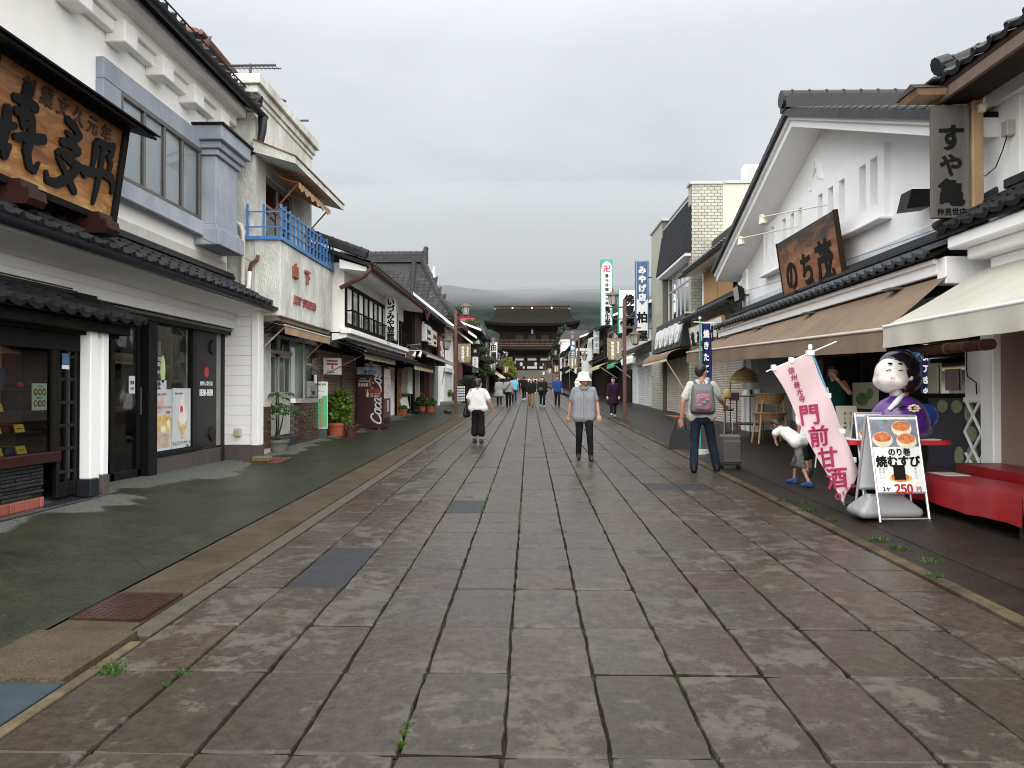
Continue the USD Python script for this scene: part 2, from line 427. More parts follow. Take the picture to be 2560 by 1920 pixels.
def wetstone(name,near):
 # wet paving: damp dark stone with drier, lichen-pale patches; gloss follows the damp
 n={'g':('geometry',{}),'oi':('object_info',{}),'ad':('math',{'math_type':'add'}),'fr':('math',{'math_type':'fraction'}),
'base':('rgb_ramp',{'ramp':[(0,(.030,.0235,.018)),(.3,(.034,.029,.024)),(.5,(.036,.024,.019)),(.7,(.040,.033,.0255)),(.85,(.028,.020,.0155)),(1,(.033,.0285,.0235))]}),
'n1':('noise_texture',{'scale':14.0,'detail':10.0,'roughness':.75}),'vn':('rgb_ramp',{'ramp':[(.3,(.45,.43,.41)),(.5,(.95,.95,.95)),(.7,(1.55,1.52,1.48))]}),
'c1':('mix',{'mix_type':'multiply','fac':1.0}),
'of':('vector_math',{'math_type':'add'}),'cx':('combine_xyz',{}),'o9':('math',{'math_type':'multiply','value2':37.0}),'fv':('map_range',{'to_min':-.055,'to_max':.055}),'a3':('math',{'math_type':'add'}),
'n2':('noise_texture',{'scale':4.6,'detail':9.0,'roughness':.68,'distortion':.25}),'big':('noise_texture',{'scale':.5,'detail':2.0}),
'bm':('map_range',{'from_min':.3,'from_max':.7,'to_min':-.06,'to_max':.06}),'sx':('separate_xyz',{}),
'xr':('map_range',{'from_min':1.2,'from_max':3.2,'to_min':0.0,'to_max':-.05,'clamp': True}),
'a1':('math',{'math_type':'add'}),'a2':('math',{'math_type':'add'}),
'dry':('rgb_ramp',{'ramp':[(.515,(0,0,0)),(.57,(.8,.8,.8)),(.66,(1,1,1))]}),'dcol':('rgb_ramp',{'ramp':[(.2,(.066,.059,.049)),(.8,(.112,.101,.086))]}),
'c2':('mix',{}),'n3':('noise_texture',{'scale':2.2,'detail':5.0}),'stain':('rgb_ramp',{'ramp':[(.60,(0,0,0)),(.68,(1,1,1))]}),'c3':('mix',{'color2':(.020,.014,.011)}),
'sf':('math',{'math_type':'multiply','value2':.7}),'df':('math',{'math_type':'multiply','value2':.8}),
'rr':('map_range',{'from_min':0,'from_max':1,'to_min':.27,'to_max':.62}),
'n4':('noise_texture',{'scale':45.0,'detail':5.0}),'n5':('noise_texture',{'scale':6.0,'detail':3.0}),'hs':('math',{'math_type':'multiply_add','value2':.25}),
'bp':('bump',{'strength':.7,'distance':.014}),'p':('principled_bsdf',{'specular_ior_level':.24})}
 l=[('oi.random','ad.value1'),('g.random_per_island','ad.value2'),('ad.value','fr.value1'),('fr.value','base.fac'),
('g.position','n1.vector'),('n1.fac','vn.fac'),('base.color','c1.color1'),('vn.color','c1.color2'),
('ad.value','o9.value1'),('o9.value','cx.z'),('g.position','of.vector1'),('cx.vector','of.vector2'),('of.vector','n2.vector'),('fr.value','fv.value'),('g.position','big.vector'),('big.fac','bm.value'),('g.position','sx.vector'),('sx.x','xr.value'),
('n2.fac','a1.value1'),('bm.result','a1.value2'),('a1.value','a2.value1'),('xr.result','a2.value2'),('a2.value','a3.value1'),('fv.result','a3.value2'),('a3.value','dry.fac'),('n1.fac','dcol.fac'),
('dry.color','df.value1'),('df.value','c2.fac'),('c1.color','c2.color1'),('dcol.color','c2.color2'),
('g.position','n3.vector'),('n3.fac','stain.fac'),('stain.color','sf.value1'),('sf.value','c3.fac'),('c2.color','c3.color1'),('c3.color','p.base_color'),
('dry.color','rr.value'),('rr.result','p.roughness'),('g.position','n4.vector'),('g.position','n5.vector'),('n4.fac','hs.value1'),('n5.fac','hs.value3'),('hs.value','bp.height'),('bp.normal','p.normal')]
 return usdkit.material(stage,'/World/Looks/'+name,n,l,surface='p.BSDF')
STONE=wetstone('wet_paving_stone', True)
DARKSTONE=mat('dark_slate',(.022,.022,.025),.5,.15,8.0,.15,60,spec=.22)
SLATE=mat('blue_grey_slate',(.030,.040,.050),.6,.12,10.0,.2,60,spec=.22)
BED=mat('joint_bed',(.030,.025,.020),.9,.4,20.0,.5,60,dirt=(.025,.042,.010),ds=1.4)
AGG=mat('exposed_aggregate',(.072,.057,.037),.75,.5,70.0,.6,90,dirt=(.038,.030,.020),ds=2.0)
WORNK=mat('worn_kerb',(.082,.064,.037),.8,.4,5.0,.3,60,dirt=(.024,.020,.015),ds=1.3)
EDGE=mat('edge_stone',(.055,.046,.033),.7,.3,9.0,.4,60)
KERBC=mat('tan_concrete',(.115,.09,.052),.8,.35,6.0,.3,60,dirt=(.034,.030,.024),ds=1.7)

def asphalt(name,wet,dryc,x0,x1,jit):
 # damp asphalt in the middle, a pale drier concrete strip under the eaves (x between x0 and x1)
 return usdkit.material(stage,'/World/Looks/'+name,{'g':('geometry',{}),'sx':('separate_xyz',{}),'n':('noise_texture',{'scale':.9,'detail':6.0,'roughness':.6}),
'nn':('map_range',{'from_min':.3,'from_max':.7,'to_min':-jit,'to_max':jit}),'a':('math',{'math_type':'add'}),'m':('map_range',{'from_min':x0,'from_max':x1,'to_min':0,'to_max':1,'clamp': True}),
'f':('noise_texture',{'scale':48.0,'detail':5.0,'roughness':.7}),'fr':('rgb_ramp',{'ramp':[(.33,(.55,.55,.55)),(.55,(1.0,1.0,1.0)),(.64,(1.5,1.5,1.45)),(.70,(3.2,3.2,3.0))]}),'vo':('voronoi_texture',{'feature':'distance_to_edge','scale':.55}),'vd':('mix',{'fac':.12}),'cr':('rgb_ramp',{'ramp':[(0,(.35,.35,.33)),(.006,(1,1,1))]}),'mc':('mix',{'mix_type':'multiply','fac':.8}),
'w':('rgb_ramp',{'ramp':[(.3,tuple(V(wet)*.55)),(.5,tuple(V(wet))),(.72,tuple(V(wet)*V((1.75,1.7,1.5))))]}),'n2':('noise_texture',{'scale':2.1,'detail':9.0,'roughness':.72}),
'mx':('mix',{'color2':dryc}),'mu':('mix',{'mix_type':'multiply','fac':1.0}),'r':('map_range',{'to_min':.42,'to_max':.8}),'bp':('bump',{'strength':.8,'distance':.012}),'p':('principled_bsdf',{'specular_ior_level':.2})},
[('g.position','sx.vector'),('g.position','n.vector'),('n.fac','nn.value'),('sx.x','a.value1'),('nn.result','a.value2'),('a.value','m.value'),('g.position','f.vector'),('f.fac','fr.fac'),
('g.position','n2.vector'),('n2.fac','w.fac'),('m.result','mx.fac'),('w.color','mx.color1'),('mx.color','mu.color1'),('fr.color','mu.color2'),('g.position','vd.color1'),('n2.color','vd.color2'),('vd.color','vo.vector'),('vo.distance','cr.fac'),('mu.color','mc.color1'),('cr.color','mc.color2'),('mc.color','p.base_color'),
('m.result','r.value'),('r.result','p.roughness'),('f.fac','bp.height'),('bp.normal','p.normal')],surface='p.BSDF')
ASPHL=asphalt('damp_asphalt_left',(.020,.0225,.0145),(.105,.112,.098),-4.66,-4.76,.42)
ASPHR=asphalt('wet_asphalt_right',(.0145,.0115,.009),(.03,.026,.022),6.4,8,.3)

# ---------------------------------------------------------------- the setting: ground, paving, pavements
def zroad(y): return SL*y
_hy=[-60,6,8.5,10,13,15,17,20,30,60,260]; _hv=[.27,.27,.23,.18,.08,.16,.17,.13,.16,.12,.1]
def zleft(x,y): return zroad(y)+.03+min(1,max(0,(-3.0-x)/2.3))*float(np.interp(y,_hy,_hv))
def zright(x,y): return zroad(y)+.02+min(1,max(0,(x-3.6)/2.0))*.17

ys=np.concatenate([np.arange(-400,240,20.0),[240,300,420,620]])
def zground(y): return SL*min(y,200)-.25+max(0,min(y,300)-200)*.03+max(0,y-300)*.012
single('ground',sheet([[[x,y,zground(y)] for y in ys] for x in (-3000,-300,-60,0,60,300,3000)]),mat('earth',(.09,.088,.075),.9,.3,.5),kind='structure')
single('paving_bed',sheet([[[x,y,zroad(y)-.028] for y in np.arange(-12,236,4.0)] for x in (-2.46,0,3.16)]),BED,kind='structure')

paving=Thing('stone_paving',kind='structure')
COLS=[-2.32,-1.862,-1.408,-1.0,-.557,-.112,.337,.775,1.238,1.694,2.15,2.61,3.10]
ROWS=[-.25,.62,1.45,2.28,3.107,3.98,4.718,5.568,6.154,6.894,7.59,8.12,8.70,9.58,10.51,11.2,12.1,13.07,14.05,14.8,15.7,16.45,17.3,18.15,19.0,19.8,20.6]
def stone(x0,x1,y0,y1,fine=True):
 g=.0055
 x0+=g*(.4+rng.random()); x1-=g*(.4+rng.random()); y0+=.006*(.3+rng.random()); y1-=.006*(.3+rng.random())
 k=rng.random()*99
 def side(a,b,n):
  return [V(a)+(V(b)-V(a))*i/n for i in range(n)]
 ring=side((x0,y0),(x1,y0),4)+side((x1,y0),(x1,y1),8)+side((x1,y1),(x0,y1),4)+side((x0,y1),(x0,y0),8)
 ring=V(ring); c=ring.mean(0)
 for i in range(len(ring)):
  w=V([meshkit.noise(V([ring[i][0]*9+k,ring[i][1]*9,0.]))-.5,meshkit.noise(V([ring[i][0]*9,ring[i][1]*9+k,5.]))-.5])
  ring[i]+=w*(.013,.008)
  if i in (0,4,12,16):ring[i]+=(c-ring[i])*.02
 n=len(ring); tilt=(rng.uniform(-.006,.006),rng.uniform(-.003,.003)); up=rng.uniform(-.003,.003)
 def lay(s,dz):
  q=c+(ring-c)*s
  return np.c_[q,zroad(q[:,1])+up+(q-c)@V(tilt)+dz]
 v=np.vstack([lay(1.0,-.026),lay(1.0,-.010),lay(.975,0),lay(.5,.001),[[c[0],c[1],zroad(c[1])+up+.001]]])
 f=[]
 for r in range(3):
  for i in range(n):
   j=(i+1)%n
   f+=[[r*n+i,r*n+j,(r+1)*n+j],[r*n+i,(r+1)*n+j,(r+1)*n+i]]
 for i in range(n):f.append([3*n+i,3*n+(i+1)%n,4*n])
 return (v,V(f))
count=0
PLATES={(1,7),(1,8),(3,12),(9,14),(10,14)}
for r in range(3,len(ROWS)-1):
 for c in range(12):
  y0,y1=ROWS[r]+rng.uniform(-.02,.02),ROWS[r+1]
  sp=rng.random()
  pieces=[(y0,y1)]
  if y1-y0>.8 and sp<.08:m_=y0+(y1-y0)*rng.uniform(.35,.65); pieces=[(y0,m_),(m_,y1)]
  for a,b in pieces:
   if count>=298: continue
   paving.part('paving_stone',stone(COLS[c],COLS[c+1],a,b),DARKSTONE if (c,r) in PLATES else STONE,smooth=30); count+=1
rest,y=[],ROWS[-1]
for r in (0,1,2):
 for c in range(12):rest.append(stone(COLS[c],COLS[c+1],ROWS[r],ROWS[r+1]))
if count>=298:
 y=2.28
 done=count
def plain(x0,x1,y0,y1,dz=0):
 g=.008; z0,z1=zroad(y0)+dz,zroad(y1)+dz; b=.012
 p=[[x0+g,y0+g,z0-.02],[x1-g,y0+g,z0-.02],[x1-g,y1-g,z1-.02],[x0+g,y1-g,z1-.02],
[x0+g+b,y0+g+b,z0],[x1-g-b,y0+g+b,z0],[x1-g-b,y1-g-b,z1],[x0+g+b,y1-g-b,z1]]
 return (V(p),BF[2:])
y=ROWS[-1]
while y<200:
 h=rng.uniform(.6,.95)
 for c in range(12):
  rest.append(plain(COLS[c],COLS[c+1],y+rng.uniform(-.02,.02),y+h,rng.uniform(-.002,.002)))
 y+=h
paving.part('paving_stone',cat(rest),STONE,kind='stuff')

# gutter slabs of exposed aggregate along the left edge of the paving
gut=Thing('gutter',kind='structure')
y,i=4.5,0
while y<75:
 h=rng.choice([.62,1.2,1.2,.9])
 b=box(-2.985,-2.50,y+.006,y+h-.006,-.10,.012,.008)
 v=b[0].copy(); v[:,2]+=zroad(v[:,1])+.012*(v[:,0]<-2.8)
 gut.part('gutter_slab',(v,b[1]),AGG if y<30 else EDGE)
 b=box(-2.485,-2.335,y+.004,y+h-.004,-.10,.004,.006); v=b[0].copy(); v[:,2]+=zroad(v[:,1])
 gut.part('edge_kerb',(v,b[1]),EDGE)
 y+=h; i+=1
yl=np.concatenate([np.arange(-6,30,.5),np.arange(30,236,4)])
single('left_pavement',sheet([[[x,y,zleft(x,y)] for y in yl] for x in (-9.0,-6.2,-5.6,-5.3,-4.9,-4.5,-4.0,-3.5,-2.99)]),ASPHL,kind='structure')
single('right_pavement',sheet([[[x,y,zright(x,y)] for y in yl] for x in (3.62,4.0,4.5,5.0,5.6,6.2,12.0)]),ASPHR,kind='structure')
kerb=Thing('right_kerb',kind='structure')
y=-3.0
while y<60:
 h=rng.uniform(1.4,2.6)
 a=3.13+rng.uniform(-.01,.01)
 g=[[[xx+.012*(meshkit.noise(V([yy*3,xx,0.]))-.5),yy,zroad(yy)+.006+(.006 if 3.2<xx<3.5 else 0)] for yy in np.linspace(y,y+h-.006,6)] for xx in (a,3.22,3.25)]
 kerb.part('kerb_edge',slab(g,(0,0,-.1)),WORNK)
 g=[[[xx,yy,zroad(yy)+.006+(xx-3.25)*.03] for yy in np.linspace(y,y+h-.01,6)] for xx in (3.256,3.45,3.625)]
 kerb.part('kerb_slab',slab(g,(0,0,-.1)),ASPHR)
 y+=h
# blue-grey slate slabs and the aggregate apron at the near left corner
apron=Thing('slate_apron',kind='structure')
for (x0,x1,y0,y1) in [(-2.95,-2.40,1.4,2.25),(-2.95,-2.40,2.26,3.2),(-2.95,-2.40,3.21,4.35),(-3.6,-2.96,1.4,2.6),(-3.6,-2.96,2.61,3.75)]:
 b=box(x0+.004,x1-.004,y0+.004,y1-.004,-.1,.008,.005); v=b[0].copy(); v[:,2]+=zroad(v[:,1])+.004
 apron.part('slate_slab',(v,b[1]),SLATE)
b=box(-2.395,-2.325,-1,4.4,-.1,.006,.005); v=b[0].copy(); v[:,2]+=zroad(v[:,1])
apron.part('mortar_strip',(v,b[1]),KERBC)
g=[[[x,y,zleft(x,y)+.006] for y in (3.77,4.1,4.49)] for x in (-3.02,-2.7,-2.40)]
apron.part('aggregate_apron',slab(g,(0,0,-.1)),AGG)

# ---------------------------------------------------------------- hills and the cloud that hides their tops
my=V([420,600,800,950,1050,1200,1500,2000,2600,3400,4200]); mz=V([2,20,60,96,124,158,205,270,310,330,330])
gx=np.linspace(-2600,2600,121); gy=np.concatenate([np.linspace(420,1500,80),np.linspace(1540,4200,40)])
GX,GY=np.meshgrid(gx,gy,indexing='ij')
nz=meshkit.fbm(np.stack([GX/420,GY/600,0*GX],-1),4,5)
nt=meshkit.fbm(np.stack([GX/22,GY/22,0*GX],-1),3,9)
GZ=np.interp(GY,my,mz)*(.78+.42*nz)+(nt-.5)*9
HILLM=mat('far_forest',(.010,.016,.013),.95,.6,.045)
single('hills',sheet(np.stack([GX,GY,GZ+1],-1)),HILLM,kind='structure',smooth=True)
cx=np.linspace(-3200,3200,61)
def cloud_mesh():
 prof=[(860,122),(1080,200),(1500,330),(2500,720),(2500,60),(1500,104),(1080,110)]
 v=[]
 for x in cx:
  for k,(y,z) in enumerate(prof):
   n=meshkit.fbm(V([x/330,y/400,k*.7]),3,11)-.5
   v.append([x,y+n*120,z+n*(60 if k in (1,2,3) else 34)])
 n=len(prof); f=[]
 for i in range(len(cx)-1):
  for k in range(n):
   a,b=i*n+k,i*n+(k+1)%n
   f+=[[a,b,b+n],[a,b+n,a+n]]
 for k in range(1,n-1):
  f+=[[0,k+1,k],[(len(cx)-1)*n,(len(cx)-1)*n+k,(len(cx)-1)*n+k+1]]
 t=trimesh.Trimesh(V(v),V(f),process=False); t.fix_normals()
 return (np.array(t.vertices),np.array(t.faces))
CLOUDM=usdkit.material(stage,'/World/Looks/low_cloud',{'v':('principled_volume',{'color':(.60,.63,.655),'density':.0021,'anisotropy':.2})},volume='v.volume')
single('low_cloud',cloud_mesh(),CLOUDM,'low grey cloud lying over the wooded hill behind the gate','cloud',kind='stuff')

# ---------------------------------------------------------------- roof tiles, gutters, awnings, shutters: shared builders
def tile_mesh(a,b,eave=False,roll=.030,dip=.016,th=.016):
 # one pantile: a wide (along the eave), b long (up the slope), the roll on its right-hand side, its lower lip at b = 0
 s=V([0,.12,.3,.48,.62,.70,.79,.88,1.0])
 c=V([.006,-.3*dip,-dip,-.8*dip,0,.55*roll,roll,.6*roll,0.0])
 front=np.c_[s*a,np.zeros(9),c+th*1.0]; back=np.c_[s*a,np.full(9,b),c]
 low=np.c_[s*a,np.zeros(9),c+(-.045 if eave else -.004)]
 v=np.vstack([front,back,low]); f=[]
 for i in range(8):
  f+=[[i,i+1,10+i],[i,10+i,9+i],[18+i,18+i+1,i+1],[18+i,i+1,i]]
 m=(v,V(f))
 if eave:  # round end cap under the roll
  m=cat([m,cyl((a*.79,-.022,.014),(a*.79,.02,.014),.040,.040,8)])
 return m

def tile_roof(T,parent,o,u,w,a,b,nu,nw,mt,cols=None,flip=False,jitter=.004,roll=.03,skip_last=False):
 # o: eave corner, u: unit along the eave, w: unit up the slope; nu x nw tiles a x b
 u,w=unit(V(u,float)),unit(V(w,float)); n=np.cross(u,w)
 if n[2]<0:o=V(o)+u*nu*a; u=-u; n=np.cross(u,w)
 te,tm=arr(tile_mesh(a*1.0,b*1.12, True,roll),40),arr(tile_mesh(a*1.0,b*1.12, False,roll),40)
 for j in range(nw):
  for i in range(nu):
   p=V(o)+u*a*i+w*b*j+n*(.022+rng.uniform(-jitter,jitter))
   T.inst('roof_tile',te if j==0 else tm,mt,frame(p,u,unit(w-n*.05),n),parent)

def roof_plate(o,u,w,lu,lw,t=.05):
 u,w=unit(V(u,float)),unit(V(w,float)); n=np.cross(u,w)
 if n[2]<0:n=-n
 o=V(o,float); p=[o,o+u*lu,o+u*lu+w*lw,o+w*lw]
 return hull([q-n*t for q in p]+p)

def ridge_cap(p0,p1,r=.09,h=.16,n=None,mt=None):
 # stacked flat courses with a half-round cap
 p0,p1=V(p0,float),V(p1,float); d=unit(p1-p0); s=np.cross(d,UZ); s=unit(s); up=np.cross(s,d)
 ms=[]
 for k,(hw,z0,z1) in enumerate([(r*1.25,0,h*.3),(r*1.1,h*.32,h*.6),(r,h*.62,h*.8)]):
  ms.append(hull([p0+s*a_*hw+up*z for a_ in (-1,1) for z in (z0,z1)]+[p1+s*a_*hw+up*z for a_ in (-1,1) for z in (z0,z1)]))
 ms.append(tube([p0+up*(h*.8),p1+up*(h*.8)],r*.8,10))
 L=np.linalg.norm(p1-p0); k=int(L/.33)
 for i in range(k):
  q=p0+d*(i+.5)*L/k+up*(h*.8); ms.append(cyl(q-d*.018,q+d*.018,r*.92, None,10))
 return cat(ms)

def gutter(p0,p1,r=.06):
 p0,p1=V(p0,float),V(p1,float); d=unit(p1-p0); s=unit(np.cross(d,UZ)); ms=[]
 a=np.linspace(math.pi,2*math.pi,7)
 g=[[p+s*r*math.cos(t)+UZ*r*math.sin(t) for p in (p0,p1)] for t in a]
 g2=[[p+s*(r-.008)*math.cos(t)+UZ*(r-.008)*math.sin(t) for p in (p0,p1)] for t in a[::-1]]
 return sheet(g+g2+[g[0]])

def awning(T,name,x0,z0,x1,z1,y0,y1,drop,mt,n=24,scallop=0,sag=.02,frame_mt=None,wave=.012,parent=None):
 # canvas from the wall line (x0,z0) out to the front bar (x1,z1), with a hanging valance
 yy=np.linspace(y0,y1,n+1); tt=np.linspace(0,1,6)
 g=[[[x0+(x1-x0)*t,y,z0+(z1-z0)*t-sag*math.sin(math.pi*t)*(1+.4*math.sin(y*3.1))] for y in yy] for t in tt]
 c=T.part(name,slab(g,(0,0,-.006)),mt,parent,smooth=40)
 out=1 if x1>x0 else -1
 g=[[[x1+out*(.01+wave*k*math.sin(y*9+k)),y,z1-.012-drop*k*(1 if not scallop else (1-.16*abs(math.sin(y*math.pi/scallop))**.5*(k==1)))] for y in np.linspace(y0,y1,n*(4 if scallop else 2)+1)] for k in (0,.5,1)]
 T.part('valance',slab(g,(out*-.005,0,0)),mt,smooth=40)
 if frame_mt:T.part('front_bar',tube([(x1,y0,z1),(x1,y1,z1)],.022,8),frame_mt,smooth=True)
 return c

def roller_shutter(T,x,out,y0,y1,z0,z1,pitch,mt,name='shutter'):
 # corrugated slats, each its own piece; a bottom rail; guides at the sides
 h=T.holder(name); n=int((z1-z0)/pitch); pitch=(z1-z0)/n
 prof=shapely.Polygon([(0,0),(.010,pitch*.12),(.022,pitch*.35),(.022,pitch*.75),(.008,pitch*.95),(0,pitch*.97),(-.01,pitch*.5)])
 sl=prism(prof,y1-y0,(0,0,0),(out,0,0),UZ)
 v=sl[0].copy(); v[:,1]=v[:,1]-v[:,1].min(); t=trimesh.Trimesh(v,sl[1]); t.fix_normals(); a=arr((np.array(t.vertices),np.array(t.faces)))
 for i in range(n):
  T.inst('slat',a,mt,frame((x,y0,z0+i*pitch),UX,UY,UZ),h)
 T.part('bottom_rail',box(x,x+out*.03,y0,y1,z0-.045,z0,.006),mt)
 for y in (y0,y1):T.part('shutter_guide',box(x-.01,x+out*.045,y-.03,y+.03,z0-.045,z1,.005),mt)
 return h

def xpane(x,y0,y1,z0,z1): return (V([[x,y0,z0],[x,y1,z0],[x,y1,z1],[x,y0,z1]]),V([[0,1,2],[0,2,3]]))
def ypane(y,x0,x1,z0,z1): return (V([[x0,y,z0],[x1,y,z0],[x1,y,z1],[x0,y,z1]]),V([[0,1,2],[0,2,3]]))

def window(T,x,out,y0,y1,z0,z1,n,fm,fw=.05,depth=.06,glass=None,behind=None,mids=(),name='window',inset=.0):
 # a framed window in a wall that faces +/-x: frame bars, n panes, something behind them
 h=T.holder(name); xa,xb=x-out*inset,x-out*(inset+depth)
 for q in (box(xa,xb,y0,y1,z0,z0+fw,.004),box(xa,xb,y0,y1,z1-fw,z1,.004),box(xa,xb,y0,y0+fw,z0+fw,z1-fw,.004),box(xa,xb,y1-fw,y1,z0+fw,z1-fw,.004)):
  T.part('frame_bar',q,fm,h)
 ed=np.linspace(y0+fw,y1-fw,n+1)
 for e in ed[1:-1]:T.part('mullion',box(xa-out*.008,xb,e-fw*.45,e+fw*.45,z0+fw,z1-fw,.004),fm,h)
 for z in mids:T.part('transom',box(xa-out*.004,xb,y0+fw,y1-fw,z-fw*.5,z+fw*.5,.004),fm,h)
 for i in range(n):
  a,b=ed[i]+(fw*.45 if i else 0),ed[i+1]-(fw*.45 if i<n-1 else 0)
  xm=x-out*(inset+depth*(.45 if i%2 else .6))
  T.part('pane',xpane(xm,a,b,z0+fw,z1-fw),glass or GLASS,h)
 if behind is not None:T.part('curtain',box(xb-out*.008,xb-out*.022,y0,y1,z0,z1),behind,h)
 return h

def brick_face(T,parent,name,o,u,w,lu,lw,a,b,g,mt,off=.5,t=.012,limit=None,curve=None):
 # running-bond pieces on a flat face; u x w points outwards
 u,w=V(u,float),V(w,float); n=np.cross(u,w); j=0; k=0
 cache={}
 while j*(b+g)<lw-.02:
  hh=min(b,lw-j*(b+g)); s0=-((j%2)*off*(a+g)); i=0
  while s0+i*(a+g)<lu-.01:
   p0,p1=max(0,s0+i*(a+g)),min(lu,s0+i*(a+g)+a); i+=1
   if p1-p0<.02: continue
   if limit is not None and k>=limit: break
   key=(round(p1-p0,3),round(hh,3))
   if key not in cache:cache[key]=arr(box(0,key[0],0,key[1],0,t,.003))
   T.inst(name,cache[key],mt,frame(V(o)+u*p0+w*(j*(b+g))+n*rng.uniform(-.0015,.0015),u,w,n),parent); k+=1
  j+=1
 return k

# ================================================================ LEFT SIDE
# ---------------------------------------------------------------- white shop at the near left
A=Thing('white_shop','white plaster shop with grey framed upstairs window and black glass shopfront','building',(-5.55,10,.3))
A.part('upper_wall',box(-9,-5.55,3.0,13.42,3.2,6.9),PLASTER)
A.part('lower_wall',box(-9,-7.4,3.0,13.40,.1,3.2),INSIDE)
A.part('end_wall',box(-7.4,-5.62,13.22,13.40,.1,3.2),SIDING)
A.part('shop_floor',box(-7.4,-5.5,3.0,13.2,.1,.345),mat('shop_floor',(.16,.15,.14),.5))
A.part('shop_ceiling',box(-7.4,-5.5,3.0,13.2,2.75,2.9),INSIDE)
# cornice: stepped dentil brackets under the main eave
A.part('cornice',box(-5.55,-5.36,3.0,13.38,6.44,6.62,.01),PLASTER)
A.part('cornice',box(-5.55,-5.20,3.0,13.40,6.60,6.80,.01),PLASTER)
for i in range(9):
 y=4.0+i*1.02+.05
 A.part('cornice_block',box(-5.55,-5.28,y+.34,y+.66,6.16,6.46,.012),PLASTER)
 A.part('cornice_block',box(-5.55,-5.42,y-.36,y+.34,6.28,6.44,.01),PLASTER)
r=A.holder('roof')
A.part('roof_slab',hexa([(-5.0,3,6.74),(-9,3,8.4),(-9,13.5,8.4),(-5.0,13.5,6.74),(-5.0,3,6.80),(-9,3,8.46),(-9,13.5,8.46),(-5.0,13.5,6.80)]),BLACKW,r)
tile_roof(A,r,(-4.96,6.4,6.79),(0,1,0),(-.92,0,.385),.27,.29,26,3,TILE)
A.part('verge_cap',ridge_cap((-4.98,13.45,6.85),(-7.5,13.45,7.9),.09,.14),TILE,r)
A.part('gutter',gutter((-4.93,3,6.74),(-4.93,13.62,6.70),.075),GUT,smooth=40)
A.part('downpipe',tube([(-4.93,13.50,6.66),(-4.93,13.50,6.42),(-4.98,13.47,6.05),(-5.2,13.42,5.95),(-5.46,13.40,5.93)],[.085,.075,.055,.055,.055],10),GUT,smooth=True)
# snow guard of thin angle iron along the eave
for i in range(15):
 y=6.6+i*.48
 A.part('snow_guard_post',tube([(-5.2,y,6.92),(-5.2,y+.02,7.17),(-5.5,y,7.02)],.012,5),BLACK)
for z in (7.06,7.17):A.part('snow_guard_rail',tube([(-5.2,6.4,z),(-5.2,13.4,z)],.014,5),BLACK)
# upstairs window with its grey stucco surround and corner shrine-like pilaster
for q in (box(-5.55,-5.44,9.29,12.15,5.60,5.88,.01),box(-5.55,-5.44,9.29,9.70,4.42,5.598,.01),box(-5.55,-5.42,9.29,12.20,4.20,4.42,.01),box(-5.56,-5.38,9.25,12.2,4.16,4.20,.008)):
 A.part('window_surround',q,GREYSTUCCO)
window(A,-5.445,1,9.71,12.12,4.43,5.60,4,BRONZE,.055,.06,GLASS,BLINDW)
for z0,z1,o in ((4.02,4.30,.09),(4.30,4.38,.03),(4.38,5.52,0),(5.52,5.62,.05),(5.62,5.74,.10),(5.74,5.98,.17)):
 A.part('pilaster',box(-5.55,-5.22+o,12.17-o,13.08+o,z0+.001,z1-.001,.012),GREYSTUCCO)
A.part('pilaster_cap',box(-5.55,-5.01,11.96,13.30,5.98,6.01),BLACK)
# tiled lean-to roof over the shopfront
p=A.holder('lean_to_roof')
A.part('roof_slab',hexa([(-4.72,3,3.14),(-5.56,3,3.62),(-5.56,13.6,3.62),(-4.72,13.6,3.14),(-4.72,3,3.18),(-5.56,3,3.66),(-5.56,13.6,3.66),(-4.72,13.6,3.18)]),BLACKW,p)
tile_roof(A,p,(-4.70,5.9,3.18),(0,1,0),(-.868,0,.496),.275,.27,28,3,TILE)
A.part('top_course',box(-5.56,-5.40,3,13.45,3.64,3.70,.01),TILE,p)
A.part('top_course',box(-5.56,-5.43,3,13.45,3.705,3.75,.01),TILE,p)
A.part('flashing',box(-5.55,-5.535,8.9,13.35,3.75,3.93),mat('flashing',(.50,.49,.44),.5))
A.part('verge_cap',tube([(-4.72,13.56,3.27),(-5.5,13.56,3.72)],.06,8),TILE,p,smooth=True)
A.part('gutter',gutter((-4.66,3,3.15),(-4.66,13.72,3.12),.07),GUT,smooth=40)
A.part('downpipe',tube([(-4.66,13.66,3.10),(-4.66,13.66,2.90),(-4.85,13.6,2.72),(-5.3,13.52,2.66)],.05,10),GUT,smooth=True)
A.part('soffit',hexa([(-5.28,3,2.98),(-5.28,13.45,2.98),(-4.74,13.45,3.06),(-4.74,3,3.06),(-5.28,3,3.01),(-5.28,13.45,3.01),(-4.74,13.45,3.09),(-4.74,3,3.09)]),SIDING)
# fascia beam of white boards, wing wall, posts
for k in range(4):
 z=2.72+k*.145
 A.part('fascia_board',box(-5.55,-5.30,3,13.17,z,z+.143,.004),SIDING)
A.part('fascia_trim',box(-5.45,-5.288,3,13.17,3.30,3.36,.004),SIDING)
for k in range(14):
 z=.63+k*.178
 A.part('wing_board',box(-5.56,-5.0,13.20,13.42,z,min(z+.175,3.02),.004),SIDING)
A.part('corner_board',box(-5.0,-4.87,13.175,13.44,.62,3.04,.008),SIDING)
A.part('jamb_board',box(-5.56,-5.50,13.165,13.20,.30,2.72,.006),WHITEP)
for x0,x1 in ((-5.5,-5.28),(-5.277,-5.0),(-4.997,-4.865)):
 A.part('skirting_tile',box(x0,x1,13.17,13.19,.12,.625,.003),SKIRT)
A.part('skirting_tile',box(-4.865,-4.855,13.18,13.44,.12,.62,.003),SKIRT)
